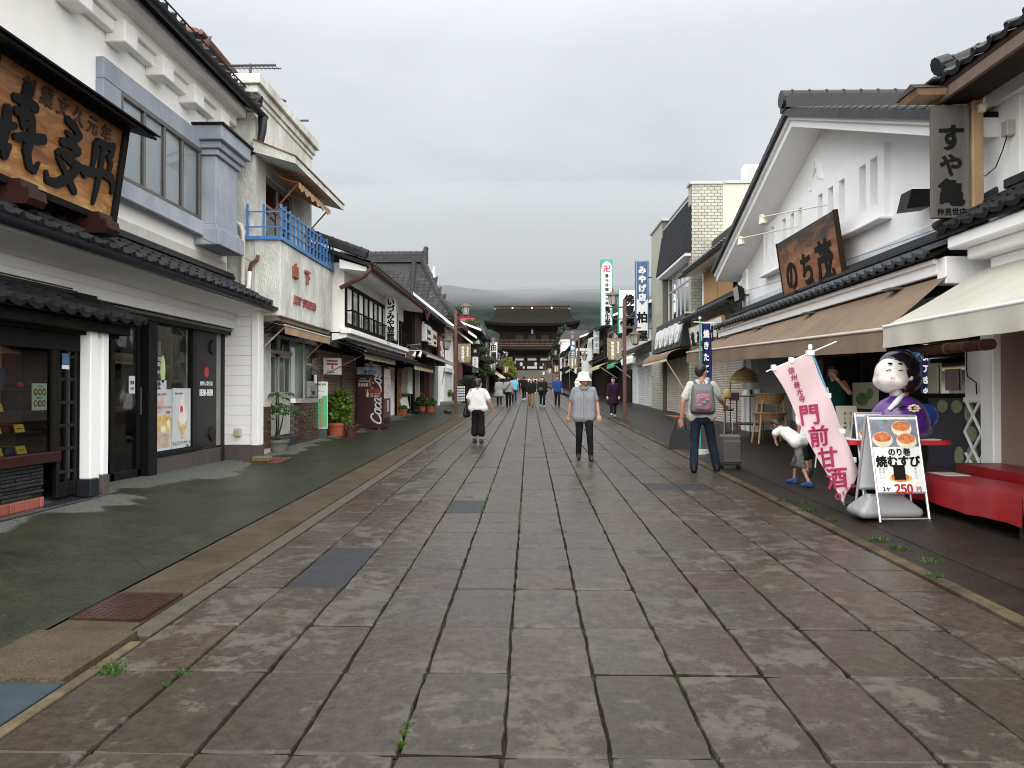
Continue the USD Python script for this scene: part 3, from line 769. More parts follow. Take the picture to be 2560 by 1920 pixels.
A.part('wall_light',box(-5.28,-5.16,13.09,13.17,.78,.93,.02),mat('beige_plastic',(.45,.40,.29),.5))
A.part('post',box(-5.06,-4.93,8.20,8.34,.60,2.27,.01),PLASTER2)
A.part('post_plinth',box(-5.08,-4.915,8.185,8.355,.40,.60,.01),mat('black_plinth',(.012,.014,.018),.45,spec=.25))
A.part('post',box(-5.06,-4.97,8.345,8.44,.42,2.27,.006),PLASTER2)
A.part('post',box(-5.06,-4.93,8.445,8.56,.62,2.27,.01),SIDING)
A.part('post_plinth',box(-5.07,-4.92,8.435,8.57,.38,.62,.006),SKIRT)
A.part('bay_return',box(-5.56,-5.061,8.22,8.54,.36,2.70),INSIDE)
# sliding glass door, display window and black panel
A.part('door_head',box(-5.60,-5.36,8.86,13.16,2.60,2.72,.006),BLACK)
A.part('door_head',box(-5.60,-5.34,8.86,13.16,2.66,2.70,.004),BRONZE)
d=A.holder('sliding_door')
for y0,y1,x in ((8.88,9.64,-5.56),(9.60,10.36,-5.50)):
 for q in (box(x-.04,x,y0,y0+.09,.36,2.6,.004),box(x-.04,x,y1-.09,y1,.36,2.6,.004),box(x-.04,x,y0,y1,.36,.50,.004),box(x-.04,x,y0,y1,2.5,2.6,.004)):
  A.part('door_rail',q,BLACK,d)
 A.part('pane',xpane(x-.02,y0+.09,y1-.09,.50,2.5),GLASS,d)
A.part('handle',box(-5.50,-5.47,10.30,10.33,1.25,1.65,.008),STEEL,d)
A.part('door_notice',box(-5.495,-5.49,10.02,10.17,1.56,1.80),SIGNW)
A.part('notice_print',cat([lettering('営業',.05,(-5.489,10.095,1.70),UY,depth=.001),lettering('9:00',.045,(-5.489,10.095,1.62),UY,depth=.001)]),INK)
A.part('door_jamb',box(-5.60,-5.40,10.38,10.62,.36,2.6,.006),BLACK)
h=A.holder('display_window')
A.part('window_sill',box(-5.62,-5.47,10.62,12.05,.61,.68,.006),BLACK,h)
A.part('mullion',box(-5.56,-5.48,11.92,12.05,.68,2.6,.004),BLACK,h)
A.part('pane',xpane(-5.515,10.62,11.28,.68,2.6),GLASS,h)
A.part('pane',xpane(-5.528,11.285,11.92,.68,2.6),GLASS,h)
A.part('black_panel',box(-5.60,-5.485,12.055,12.84,.64,2.6,.004),mat('black_panel',(.008,.008,.0085),.4,spec=.2))
A.part('side_trim',box(-5.58,-5.485,12.845,13.02,.64,2.6,.004),mat('grey_trim',(.22,.22,.23),.5))
A.part('side_trim',box(-5.58,-5.47,13.025,13.16,.30,2.6,.004),BROWN)
for i in range(10):
 y=10.62+i*.255
 A.part('skirting_tile',box(-5.60,-5.485,y,min(y+.251,13.16),.30,.606,.003),SKIRT)
A.part('panel_lettering',lettering('BENI-BENI',.135,(-5.484,12.43,1.545),UY,bold=3,wide=.80,depth=.003),WHITEP)
A.part('panel_lettering',lettering('信州りんご菓子工房',.075,(-5.484,12.43,1.71),UY,bold=2,wide=.72,depth=.003),SIGNW)
A.part('apple_mark',cat([prism(shapely.union_all([ellipse(12.40,1.915,.062,.085),ellipse(12.455,1.915,.062,.085)]),.004,(-5.484,0,0),UY,UZ),prism([(12.42,1.99),(12.435,1.99),(12.45,2.05),(12.44,2.055)],.004,(-5.484,0,0),UY,UZ)]),REDP)
for z in (2.35,.86):A.part('round_vent',xf(cyl((0,0,0),(.025,0,0),.13,.12,20), None,(-5.486,12.66,z)),BLACK)
# posters in the window, each a flat printed sheet
def poster(nm,y0,y1,z0,z1,x=-5.508,bg=WHITEP):
 h_=A.holder(nm); A.part('sheet',box(x-.004,x,y0,y1,z0,z1),bg,h_); return h_
GOLD=mat('pastry',(.62,.38,.09),.5,.4,14,dirt=(.80,.62,.30),ds=9); CREAM=mat('soft_cream',(.82,.78,.68),.5,.08,8); PINKP=mat('poster_pink',(.75,.50,.46),.6,.3,3); CARDG=mat('poster_grey',(.60,.62,.65),.6,.12,1.5)
h=poster('pastry_poster',10.66,11.27,.70,1.62,bg=CARDG)
A.part('poster_print',prism(ellipse(10.86,1.40,.17,.14),.001,(-5.507,0,0),UY,UZ),PINKP,h)
A.part('poster_print',prism(shapely.union_all([ellipse(10.86,1.08,.18,.13),ellipse(11.10,1.10,.16,.15),ellipse(10.98,1.13,.2,.10)]),.002,(-5.507,0,0),UY,UZ),GOLD,h)
A.part('poster_print',prism(shapely.union_all([ellipse(11.0,1.02,.07,.05),ellipse(11.16,1.1,.05,.06)]),.003,(-5.507,0,0),UY,UZ),CREAM,h)
A.part('poster_print',prism(shapely.box(10.70,.74,11.24,.95),.001,(-5.507,0,0),UY,UZ),mat('poster_tan',(.52,.43,.33),.6,.3,6),h)
A.part('poster_print',cat([lettering('焼きたてカスタードアップルパイ',.042,(-5.505,10.97,1.34),UY,depth=.001,bold=1),lettering('信州りんご菓子工房',.03,(-5.505,10.97,1.54),UY,depth=.001,bold=1),lettering('¥350',.05,(-5.505,11.15,1.26),UY,depth=.001,bold=1)]),mat('poster_red',(.25,.03,.03),.5),h)
h=poster('soft_cream_poster',11.29,11.90,.70,1.64,bg=CARDG)
A.part('poster_print',prism(shapely.union_all([ellipse(11.62,1.18,.14,.11),ellipse(11.61,1.30,.10,.10),ellipse(11.62,1.41,.065,.09),shapely.Polygon([(11.57,1.44),(11.67,1.44),(11.65,1.60)])]),.002,(-5.507,0,0),UY,UZ),CREAM,h)
A.part('poster_print',prism([(11.46,1.16),(11.50,1.0),(11.57,.95),(11.58,.84),(11.67,.84),(11.68,.95),(11.75,1.0),(11.79,1.16),(11.74,1.06),(11.62,1.03),(11.51,1.06)],.003,(-5.507,0,0),UY,UZ),GOLD,h)
A.part('poster_print',prism(ellipse(11.58,1.31,.05,.06),.004,(-5.507,0,0),UY,UZ),PINKRED,h)
A.part('poster_print',cat([lettering('りんごソフトクリーム',.062,(-5.505,11.6,.765),UY,depth=.001,bold=1),lettering('¥350',.05,(-5.505,11.78,.71),UY,depth=.001,bold=1),lettering('信州りんご菓子工房',.03,(-5.505,11.5,1.55),UY,depth=.001,bold=1)]),INK,h)
A.part('window_print',cat([lettering('カスタードアップルパイ',.07,(-5.511,10.82,2.06),UY,depth=.001,wide=.5),lettering('1コ ¥350',.07,(-5.511,10.82,1.98),UY,depth=.001,wide=.6),lettering('りんごソフトクリーム',.07,(-5.511,10.82,1.86),UY,depth=.001,wide=.5),lettering('ホットコーヒー ¥300',.055,(-5.511,10.82,1.72),UY,depth=.001,wide=.6),lettering('アイスコーヒー ¥350',.055,(-5.511,10.82,1.65),UY,depth=.001,wide=.6)]),WHITEP)
A.part('window_sticker',prism(ellipse(10.99,1.92,.075,.21),.002,(-5.511,0,0),UY,UZ),mat('pale_lime',(.55,.68,.30),.5))
A.part('window_sticker',box(-5.512,-5.509,10.93,11.10,1.52,1.76),CARDG)
h=poster('door_poster',9.02,10.2,.62,1.38,x=-5.90,bg=CARDG)
A.part('poster_print',prism(ellipse(9.62,1.06,.36,.17),.002,(-5.899,0,0),UY,UZ),GOLD,h)
A.part('poster_print',prism(ellipse(9.62,1.15,.26,.16),.003,(-5.899,0,0),UY,UZ),CREAM,h)
A.part('poster_print',cat([lettering('りんごソフトクリーム',.105,(-5.895,9.62,.74),UY,depth=.001),lettering('¥350',.09,(-5.895,9.95,.64),UY,depth=.001)]),INK,h)
# inside: red pendant lamps, counter
for y,x,z in ((10.1,-6.2,2.15),(11.0,-6.3,2.25),(11.75,-6.1,1.78),(10.9,-6.6,1.80),(9.5,-6.8,2.2)):
 g=A.part('pendant_lamp',lathe([(.03,.30),(.06,.28),(.15,0),(.14,.005),(.05,.26)],14,(x,y,z)),REDP,smooth=40)
 A.part('lamp_cord',tube([(x,y,z+.29),(x,y,2.76)],.006,5),BLACK,g)
A.part('counter',box(-7.2,-6.5,9.3,12.8,.34,1.32,.02),mat('counter_dark',(.05,.03,.03),.5))
A.part('menu_board',box(-7.37,-7.33,9.3,12.6,1.7,2.6),mat('menu_red',(.16,.03,.035),.6,.5,2))
A.part('menu_sign',box(-6.9,-6.88,10.7,11.2,1.95,2.55),SIGNW); A.part('menu_print',lettering('茶屋',.2,(-6.875,10.95,2.15),UY,depth=.003),INK)
# the left bay: black-framed show window under its own small tiled canopy
c=A.holder('canopy')
A.part('roof_slab',hexa([(-4.78,3,2.38),(-5.36,3,2.62),(-5.36,9.02,2.62),(-4.78,9.02,2.38),(-4.78,3,2.42),(-5.36,3,2.66),(-5.36,9.02,2.66),(-4.78,9.02,2.42)]),BLACKW,c)
tile_roof(A,c,(-4.74,5.1,2.42),(0,1,0),(-.922,0,.386),.262,.22,15,3,TILE,roll=.04)
A.part('top_course',box(-5.36,-5.26,3,8.6,2.64,2.70,.008),TILE,c); A.part('top_course',box(-5.36,-5.29,3,8.55,2.704,2.76,.008),TILE,c)
A.part('canopy_bead',box(-5.36,-5.292,3,8.45,2.765,2.785,.006),KERBC,c)
A.part('canopy_beam',box(-4.98,-4.86,3,8.9,2.26,2.38,.008),BLACKW,c)
A.part('canopy_beam',box(-5.36,-4.98,3,8.86,2.22,2.36),BLACKW,c)
A.part('bay_back',box(-6.0,-5.95,3,7.9,.3,2.6),mat('bay_back',(.045,.036,.026),.9,.3,2,zs=6))
w_=A.holder('show_window')
A.part('frame_bar',box(-5.12,-5.04,3,8.18,2.03,2.22,.006),BLACKW,w_); A.part('frame_bar',box(-5.14,-5.01,3,7.82,.84,.95,.008),REDBROWN,w_)
A.part('frame_bar',box(-5.12,-5.04,7.73,7.82,.95,2.03,.006),BLACKW,w_); A.part('pane',xpane(-5.08,3,7.73,.95,2.03),GLASS,w_)
for z in (1.157,1.373,1.60):A.part('glass_shelf',box(-5.8,-5.12,4.4,7.70,z,z+.013),mat('shelf',(.03,.036,.03),.3),w_)
A.part('show_floor',box(-5.95,-5.12,3,7.8,.93,.95),REDBROWN,w_)
A.part('bamboo_prop',tube([(-5.45,7.45,.95),(-5.45,7.48,2.05)],.02,8),BAMBOO,w_)
dd=A.holder('lattice_door')
for y in (7.83,7.985,8.14):A.part('door_stile',box(-5.12,-5.07,y,y+.04,.44,2.22,.004),BLACK,dd)
for k in range(8):A.part('door_rail',box(-5.115,-5.075,7.87,8.14,.44+k*.252,.475+k*.252+(.12 if k==0 else 0),.004),BLACK,dd)
A.part('door_pane',xpane(-5.10,7.86,8.15,.6,2.2),GLASSD,dd); A.part('door_back',box(-5.5,-5.45,7.8,8.2,.4,2.3),INSIDE)
# stacked roof-tile dado and brick base under the show window
tl=A.holder('tile_dado')
for k in range(9):
 z=.505+k*.037
 y=3.2+(k%2)*.2
 while y<7.5:
  e=min(y+.42,7.58); A.part('stacked_tile',box(-5.3,-5.05+rng.uniform(-.012,.012),y,e-.004,z,z+.032,.006),TILE,tl); y=e
bb=A.holder('brick_base')
y=3.1
while y<7.55:
 e=min(y+.22,7.57); A.part('brick',box(-5.25,-5.025,y,e-.010,.395,.495,.006),REDTILE,bb); y=e
A.part('mortar_bed',box(-5.26,-5.035,3.0,7.56,.33,.50),KERBC,bb)
st=A.holder('entrance_step')
A.part('step_core',box(-5.5,-4.93,3,8.42,.12,.388),GROUT,st)
y=5.6
while y<8.4:
 e=min(y+.235,8.42)
 A.part('step_tile',box(-4.935,-4.91,y+.004,e-.004,.20,.392,.004),BLKTILE,st)
 for x in (-5.15,-5.39):A.part('step_tile',box(x,x+.226,y+.004,e-.004,.386,.396,.003),BLKTILE,st)
 y=e
A.part('blue_sticker',box(-5.068,-5.064,7.90,8.02,1.88,2.0),NAVY); A.part('blue_sticker',box(-5.068,-5.064,7.90,8.02,1.83,1.875),SIGNW)

# goods in the show window: each its own thing
YCARD=mat('yellow_card',(.75,.55,.05),.6); BOXR=mat('red_gift_box',(.17,.022,.026),.5,.3,6); BOXN=mat('navy_box',(.035,.05,.10),.4,.2,5)
k=0
places=['under the green menu sheet','in the middle of the bottom shelf','at the right end of the bottom shelf','beside the bamboo prop','at the left edge on the upper shelf','on the middle shelf at the left edge','on the top shelf beside the red ball']
for (y,z,mt,sz,lb) in [(7.02,.955,BOXR,.28,'dark red gift box on the shop window floor at the left edge'),(7.36,.955,BOXN,.25,'dark gift box on the shop window floor near the right frame'),
(7.00,1.175,BOXR,.24,'dark red gift box on the low glass shelf at the left edge'),(7.33,1.175,BOXR,.26,'dark red gift box with gold ribbon on the low glass shelf'),
(7.02,1.39,BOXR,.26,'dark red gift box on the middle glass shelf under the navy box'),(7.10,1.618,BOXN,.2,'navy gift box with a printed flower on the top glass shelf')]:
 t=Thing('gift_box',lb,'gift box',(-5.3,y,z)); hgt=.07 if mt is BOXR or z<1 else .19
 t.part('box_body',box(-5.42,-5.19,y-sz/2,y+sz/2,z,z+hgt,.006),mt); t.part('lid',box(-5.423,-5.187,y-sz/2-.003,y+sz/2+.003,z+hgt*.7,z+hgt+.006,.006),mt)
 t.part('ribbon',box(-5.43,-5.184,y-.012,y+.012,z,z+hgt+.009),mat('ribbon',(.6,.45,.15),.5))
 k+=1
 if z<1.5:
  c_=Thing('price_card','yellow price card before the '+lb.replace('dark red gift box','red box').replace('dark gift box','dark box').replace(' on the shop window floor',' on the floor'),'price card',(-5.15,y,z))
  for q in (0,1):c_.part('card' if q==0 else 'print',(fixn(hexa([(-5.12,y-.07,z),(-5.12,y+.07,z),(-5.13,y+.07,z),(-5.13,y-.07,z),(-5.145,y-.07,z+.08),(-5.145,y+.07,z+.08),(-5.15,y+.07,z+.08),(-5.15,y-.07,z+.08)])) if q==0 else box(-5.135,-5.130,y-.045,y+.04,z+.035,z+.042)),YCARD if q==0 else INK)
t=Thing('apple_ornament','shiny red apple ornament on the top shelf of the show window','ornament',(-5.2,7.42,1.62)); t.part('fruit',ball((-5.2,7.42,1.65),(.035,.035,.032),2),REDP,smooth=True); t.part('stalk',tube([(-5.2,7.42,1.675),(-5.19,7.422,1.695)],.004,5),BROWN)
t=Thing('menu_sheet','pale green menu sheet with pictures of bowls in the shop window','menu',(-5.1,7.6,1.39))
t.part('sheet',box(-5.105,-5.098,7.47,7.70,1.39,1.67),mat('pale_green_paper',(.50,.68,.55),.6))
for z in (1.58,1.46):
 for y in (7.52,7.585,7.65):
  t.part('bowl_picture',prism(ellipse(y,z,.030,.036,12),.002,(-5.097,0,0),UY,UZ),INK); t.part('bowl_picture',prism(ellipse(y,z,.02,.024,10),.003,(-5.097,0,0),UY,UZ),GOLD)
t.part('menu_print',cat([lettering('おすすめ',.02,(-5.097,7.585,1.635),UY,depth=.001,bold=1),lettering('季節のおやき',.018,(-5.097,7.585,1.515),UY,depth=.001,bold=1)]),INK)

# shop assistant seen through the door: see people
# ---------------------------------------------------------------- the big carved sign
sg=Thing('carved_sign','large weathered wooden sign with black carved characters under its own little roof','sign',(-4.9,7.7,3.3))
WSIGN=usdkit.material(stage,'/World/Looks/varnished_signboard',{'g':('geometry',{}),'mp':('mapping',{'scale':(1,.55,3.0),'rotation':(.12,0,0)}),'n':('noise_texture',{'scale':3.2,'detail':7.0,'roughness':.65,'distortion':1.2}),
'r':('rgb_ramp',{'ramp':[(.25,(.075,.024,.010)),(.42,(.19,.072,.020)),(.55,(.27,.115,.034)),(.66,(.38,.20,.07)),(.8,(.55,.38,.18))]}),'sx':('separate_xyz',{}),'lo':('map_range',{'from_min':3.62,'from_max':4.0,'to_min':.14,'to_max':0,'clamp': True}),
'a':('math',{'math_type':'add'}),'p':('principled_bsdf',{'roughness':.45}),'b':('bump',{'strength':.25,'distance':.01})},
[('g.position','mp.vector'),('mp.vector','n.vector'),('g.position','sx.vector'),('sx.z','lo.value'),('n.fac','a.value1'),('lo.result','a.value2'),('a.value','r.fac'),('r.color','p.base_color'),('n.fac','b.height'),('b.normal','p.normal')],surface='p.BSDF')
# the board leans forward: its foot at x=-4.98, its head at x=-4.80
lean=unit(V([.16,0,1.13])); so=V([-5.0,6.55,3.62]); su=UY; sn=np.cross(su,lean)
def sgp(a,b,c=0): return so+su*a+lean*b+sn*c
def sbox(a0,a1,b0,b1,c0,c1): return hexa([sgp(a0,b0,c0),sgp(a0,b0,c1),sgp(a1,b0,c1),sgp(a1,b0,c0),sgp(a0,b1,c0),sgp(a0,b1,c1),sgp(a1,b1,c1),sgp(a1,b1,c0)][::1])
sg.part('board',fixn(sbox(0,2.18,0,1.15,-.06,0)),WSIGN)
sg.part('frame',cat([fixn(sbox(-.06,.06,-.04,1.2,-.08,.035)),fixn(sbox(2.12,2.22,-.04,1.2,-.08,.035)),fixn(sbox(.06,2.12,1.08,1.2,-.08,.035)),fixn(sbox(.06,2.12,-.05,.02,-.08,.03))]),BLACKW)
STROKES={  # brush strokes in a unit cell: (points, widths)
'ki':[([(.30,.78),(.50,.80),(.68,.79)],[.05,.055,.06]),([(.50,.98),(.49,.82),(.47,.62)],[.07,.075,.06]),([(.36,.64),(.50,.66),(.62,.66)],[.045,.05,.05]),
([(.20,.60),(.22,.42),(.18,.22),(.26,.08)],[.06,.075,.07,.05]),([(.02,.36),(.16,.40),(.36,.46)],[.06,.06,.045]),([(.26,.08),(.32,.20)],[.05,.03]),
([(.66,.62),(.68,.44),(.64,.24),(.72,.08),(.84,.04)],[.055,.07,.065,.05,.03]),([(.40,.34),(.60,.40),(.92,.47)],[.04,.055,.06]),([(.84,.04),(.90,.16)],[.035,.02]),([(.44,.62),(.52,.50),(.58,.56)],[.035,.04,.03])],
'ta':[([(.40,.97),(.62,.92),(.78,.84)],[.05,.06,.045]),([(.78,.84),(.58,.72),(.36,.64)],[.05,.05,.035]),([(.44,.80),(.60,.76),(.70,.68)],[.035,.04,.035]),([(.36,.64),(.58,.66),(.80,.62)],[.05,.05,.05]),
([(.80,.62),(.62,.52),(.34,.50),(.26,.46)],[.055,.05,.045,.03]),([(.34,.50),(.56,.46),(.84,.40)],[.05,.055,.06]),([(.84,.40),(.66,.20),(.40,.06),(.12,.03)],[.07,.065,.06,.045]),([(.30,.40),(.50,.28),(.66,.16),(.84,.04)],[.03,.05,.06,.05]),([(.12,.03),(.08,.14)],[.045,.025])],
'hei':[([(.34,.92),(.56,.92),(.80,.96)],[.045,.05,.065]),([(.80,.96),(.78,.84),(.70,.78)],[.05,.05,.03]),([(.36,.78),(.40,.70)],[.05,.035]),([(.70,.78),(.80,.70),(.78,.60)],[.035,.05,.04]),([(.30,.86),(.32,.66),(.30,.52)],[.05,.05,.035]),
([(.06,.42),(.30,.44),(.60,.52),(.88,.50)],[.06,.055,.055,.065]),([(.88,.50),(.96,.38),(.94,.30)],[.055,.05,.03]),([(.52,.92),(.53,.60),(.50,.30),(.46,.02)],[.055,.055,.055,.03]),([(.06,.42),(.14,.34)],[.05,.03])]}
def brush(key,h,wd):
 ps=[]
 for pts_,ws in STROKES[key]:
  q,w2=V(pts_),V(ws)*1.12
  t=np.linspace(0,len(q)-1,(len(q)-1)*6+1); q=np.c_[np.interp(t,range(len(q)),q[:,0]),np.interp(t,range(len(q)),q[:,1])]; w2=np.interp(t,range(len(ws)),w2)
  w2=w2*(.86+.3*meshkit.noise(np.c_[q*11,t]))
  c=[shapely.Point(*a).buffer(b_,4) for a,b_ in zip(q,w2)]
  ps+=[shapely.union_all([c[k_],c[k_+1]]).convex_hull for k_ in range(len(c)-1)]
 return affinity.scale(shapely.union_all(ps).simplify(.006),h*wd,h,origin=(0,0))
for key,a,b,h,wd in (('ki',.10,.14,.80,.92),('ta',.84,.12,.74,.86),('hei',1.42,.10,.76,.88)):
 sg.part('carved_character',prism(brush(key,h,wd),.03,sgp(a,b,.001),su,lean),INK)
pl,x=text_poly('創業文久元年',.20,bold=2,brush=.2,step=.262,px=96); sg.part('carved_lettering',prism(pl,.012,sgp(.40,.90,.001),su,lean),mat('faded_ink',(.055,.022,.012),.6))
rf=sg.holder('sign_roof')
for k,(z,e) in enumerate([(1.20,.0),(1.235,.03)]):
 sg.part('roof_board',hull([sgp(-.3,z,-.30),sgp(2.42,z,-.30),sgp(-.3-e,z-.10+k*.01,.26+e),sgp(2.42+e,z-.10+k*.01,.26+e),sgp(-.3,z+.03,-.30),sgp(2.42,z+.03,-.30),sgp(-.3-e,z-.07,.26+e),sgp(2.42+e,z-.07,.26+e)]),BLACKW,rf)
for y in (7.05,8.35):
 b0=[(-5.55,3.98),(-5.0,3.62),(-4.86,3.62),(-4.84,3.54),(-4.78,3.54),(-4.76,3.44),(-4.80,3.38),(-5.55,3.38)]
 sg.part('bracket',fixn(prism(b0,.26,(0,y+.13,0),UX,UZ)),REDBROWN)
sg.part('bracket_beam',box(-5.4,-5.1,6.6,8.7,3.58,3.66,.01),REDBROWN)

# ---------------------------------------------------------------- stained concrete studio
B=Thing('art_studio','stained grey concrete studio with blue balcony railing and rusted roof letters','building',(-5.05,15,.3))
B.part('upper_wall',box(-9,-5.05,13.46,14.02,2.9,7.0),CONC); B.part('upper_wall',box(-9,-5.05,15.74,17.0,2.9,7.0),CONC)
B.part('upper_wall',box(-9,-5.05,14.02,15.74,5.75,7.0),CONC); B.part('upper_wall',box(-9,-5.05,14.02,15.74,2.9,4.2),CONC)
B.part('upper_wall',box(-9,-5.5,14.02,15.74,4.2,5.75),INSIDE)
for z0,z1,o in ((6.98,7.08,.03),(7.08,7.22,.07),(7.22,7.40,.14)):
 B.part('parapet',box(-9,-5.05+o,13.46-o,17.0+o,z0,z1,.01),CONC)
B.part('canopy_slab',hexa([(-5.06,13.38,5.98),(-4.28,13.38,5.76),(-4.28,16.9,5.76),(-5.06,16.9,5.98),(-5.06,13.38,6.2),(-4.28,13.38,5.88),(-4.28,16.9,5.88),(-5.06,16.9,6.2)]),CONC)
B.part('canopy_flashing',hexa([(-5.06,13.36,6.2),(-4.26,13.36,5.88),(-4.26,16.92,5.88),(-5.06,16.92,6.2),(-5.06,13.36,6.22),(-4.26,13.36,5.905),(-4.26,16.92,5.905),(-5.06,16.92,6.22)]),RUSTY)
window(B,-5.10,1,14.05,15.72,4.45,5.72,2,mat('faded_wood_frame',(.30,.24,.20),.7),.06,.07,GLASSD, None,mids=(5.2,))
B.part('window_curtain',box(-5.32,-5.30,14.1,15.7,4.4,5.1),mat('mauve_curtain',(.32,.27,.26),.9))
ba=B.holder('window_awning')
B.part('canvas',slab([[[-5.02+t*.62,y,5.86-t*.27-.05*math.sin(math.pi*t)] for y in np.linspace(14.0,16.2,12)] for t in np.linspace(0,1,5)],(0,0,-.01)),mat('rust_canvas',(.40,.17,.075),.9,.2,4),ba,smooth=40)
B.part('fringe',slab([[[-4.40+.01*math.sin(y*30),y,5.59-t*.12*(1+.3*math.sin(y*17))] for y in np.linspace(14.0,16.2,34)] for t in (0,.5,1)],(-.006,0,0)),BROWNAWN,ba)
for y in (14.05,16.15):B.part('awning_arm',tube([(-4.42,y,5.6),(-5.0,y,4.95)],.016,6),RUSTY,ba)
# balcony box with letters
B.part('balcony',box(-5.05,-4.56,13.42,16.96,2.98,4.36,.012),CONC)
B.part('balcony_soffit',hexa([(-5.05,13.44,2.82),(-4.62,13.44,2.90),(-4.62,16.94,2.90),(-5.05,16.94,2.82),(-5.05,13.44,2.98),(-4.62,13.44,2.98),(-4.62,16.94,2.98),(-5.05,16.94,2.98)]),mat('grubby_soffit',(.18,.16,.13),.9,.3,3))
LETT=mat('rust_letters',(.235,.075,.055),.6,.25,12)
for ch,y in (('山',14.20),('下',14.97)):B.part('roof_letter',lettering(ch,.29,(-4.555,y,3.86),UY,bold=3,wide=.95,depth=.05),LETT)
x=14.16
for ch in 'ART·STUDIO':
 g,a_=glyph(ch,3)
 if ch=='·':B.part('letter',box(-4.555,-4.53,x+.02,x+.07,3.40,3.44),LETT); x+=.13
 else:B.part('letter',lettering(ch,.20,(-4.555,x+a_*.085,3.33),UY,bold=3,wide=.85,depth=.03),LETT); x+=a_*.17+.045
rl=B.holder('railing')
B.part('rail',box(-4.60,-4.52,13.38,17.02,4.36,4.43,.004),BLUEP,rl); B.part('rail',box(-5.22,-4.60,13.36,13.42,4.36,4.43,.004),BLUEP,rl)
for z in (4.60,4.78,4.95):B.part('rail',box(-4.565,-4.535,13.38,17.0,z-.012,z+.012),BLUEP,rl)
for z in (4.60,4.88):B.part('rail',box(-5.2,-4.56,13.375,13.40,z-.012,z+.012),BLUEP,rl)
for i in range(15):y=13.42+i*.254; B.part('baluster',box(-4.57,-4.53,y-.016,y+.016,4.43,5.02 if i%2==0 else 4.96),BLUEP,rl)
for x in (-5.16,-4.86):B.part('baluster',box(x-.018,x+.018,13.37,13.40,4.43,5.02),BLUEP,rl)
# drain pipes on the near corner
PIPE=mat('cream_pipe',(.50,.48,.42),.5,.06,3)
B.part('drainpipe',tube([(-5.50,13.40,5.75),(-5.50,13.40,4.86),(-5.47,13.39,4.74),(-5.28,13.38,4.62),(-5.24,13.38,4.5),(-5.24,13.38,3.1)],.045,10),PIPE,smooth=True)
for z in (5.7,4.9,4.48,3.6):B.part('pipe_collar',cyl((-5.5 if z>4.7 else -5.24,13.39,z),(-5.5 if z>4.7 else -5.24,13.39,z+.06),.055, None,10),PIPE)
B.part('vent_pipe',tube([(-5.24,13.38,3.42),(-5.12,13.36,3.50),(-5.11,13.36,3.78)],.04,8),WHITEP,smooth=True)
B.part('vent_pipe',tube([(-5.11,13.36,3.78),(-5.08,13.36,3.92),(-4.98,13.36,3.98),(-4.95,13.36,4.08)],.035,8),RUST,smooth=True)
# ground floor: sliding door, curved glass bay on brown tiles, tan awning
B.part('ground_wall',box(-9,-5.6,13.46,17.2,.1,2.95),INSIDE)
B.part('ground_pier',box(-5.6,-5.06,13.46,14.36,1.3,2.9),CONC)
for j in range(11):
 z=.50+j*.073; B.part('wall_tile',box(-5.06,-5.045,13.50+(j%2)*.04,13.9,z,z+.066,.003),BRNTILE); B.part('wall_tile',box(-5.06,-5.045,13.91,14.34,z,z+.066,.003),BRNTILE)
 B.part('wall_tile',box(-5.52,-5.07,13.435,13.45,z,z+.066,.003),BRNTILE)
B.part('pier_base',box(-5.6,-5.06,13.45,14.36,.2,1.3),GROUT)
sd=B.holder('sliding_door')
for y0,y1,x in ((14.42,15.2,-5.24),(15.16,15.9,-5.18)):
 for q in (box(x-.03,x,y0,y0+.05,.68,2.36,.004),box(x-.03,x,y1-.05,y1,.68,2.36,.004),box(x-.03,x,y0,y1,.68,.74,.004),box(x-.03,x,y0,y1,2.30,2.36,.004),box(x-.03,x,y0,y1,1.50,1.58,.004)):
  B.part('door_rail',q,GREYF,sd)
 B.part('pane',xpane(x-.015,y0+.05,y1-.05,1.58,2.30),GLASS,sd); B.part('door_panel',box(x-.02,x-.012,y0+.05,y1-.05,.74,1.50),mat('frosted_panel',(.40,.40,.37),.4),sd)
B.part('door_curtain',slab([[[-5.34+.02*math.sin(y*40),y,z] for y in np.linspace(14.44,15.9,60)] for z in (1.0,1.7,2.34)],(-.005,0,0)),CURTAIN,smooth=True)
B.part('transom_frame',cat([box(-5.26,-5.16,14.36,15.98,2.36,2.44,.004),box(-5.26,-5.16,14.36,15.98,2.70,2.76,.004),box(-5.26,-5.16,15.15,15.21,2.44,2.70)]),GREYF); B.part('transom_pane',xpane(-5.215,14.4,15.95,2.44,2.70),GLASSD)
B.part('door_step',box(-5.5,-5.0,14.36,15.98,.35,.66,.02),CHARC)
# quarter-round bay
cyv,rr_=15.98,.58
def bayp(t,r=0):a=t*math.pi/2; return (-5.62+(rr_+r)*(1 if t>.999 else math.sin(a))*1.0,cyv+(1-math.cos(a))*.9,0)
pts=[(-5.14+q[0],q[1]) for q in [(0,15.98),(.10,16.0),(.18,16.06),(.235,16.16),(.26,16.3),(.26,17.2)]]
pts=[(-5.22,15.98),(-5.12,16.02),(-5.03,16.10),(-4.985,16.22),(-4.97,16.36),(-4.97,16.8),(-4.97,17.2)]
def ext(z0,z1,off=0,t=.02):
 g=[[[x+off,y-off,z] for z in (z0,z1)] for x,y in pts]; return slab(g,(-t,0,0))
bw=B.holder('curved_bay')
B.part('bay_base',ext(.25,1.32,-.012,.05),GROUT,bw); B.part('bay_sill',ext(1.34,1.44,.03,.1),ALU,bw); B.part('bay_head',ext(2.66,2.76,.02,.08),GREYF,bw)
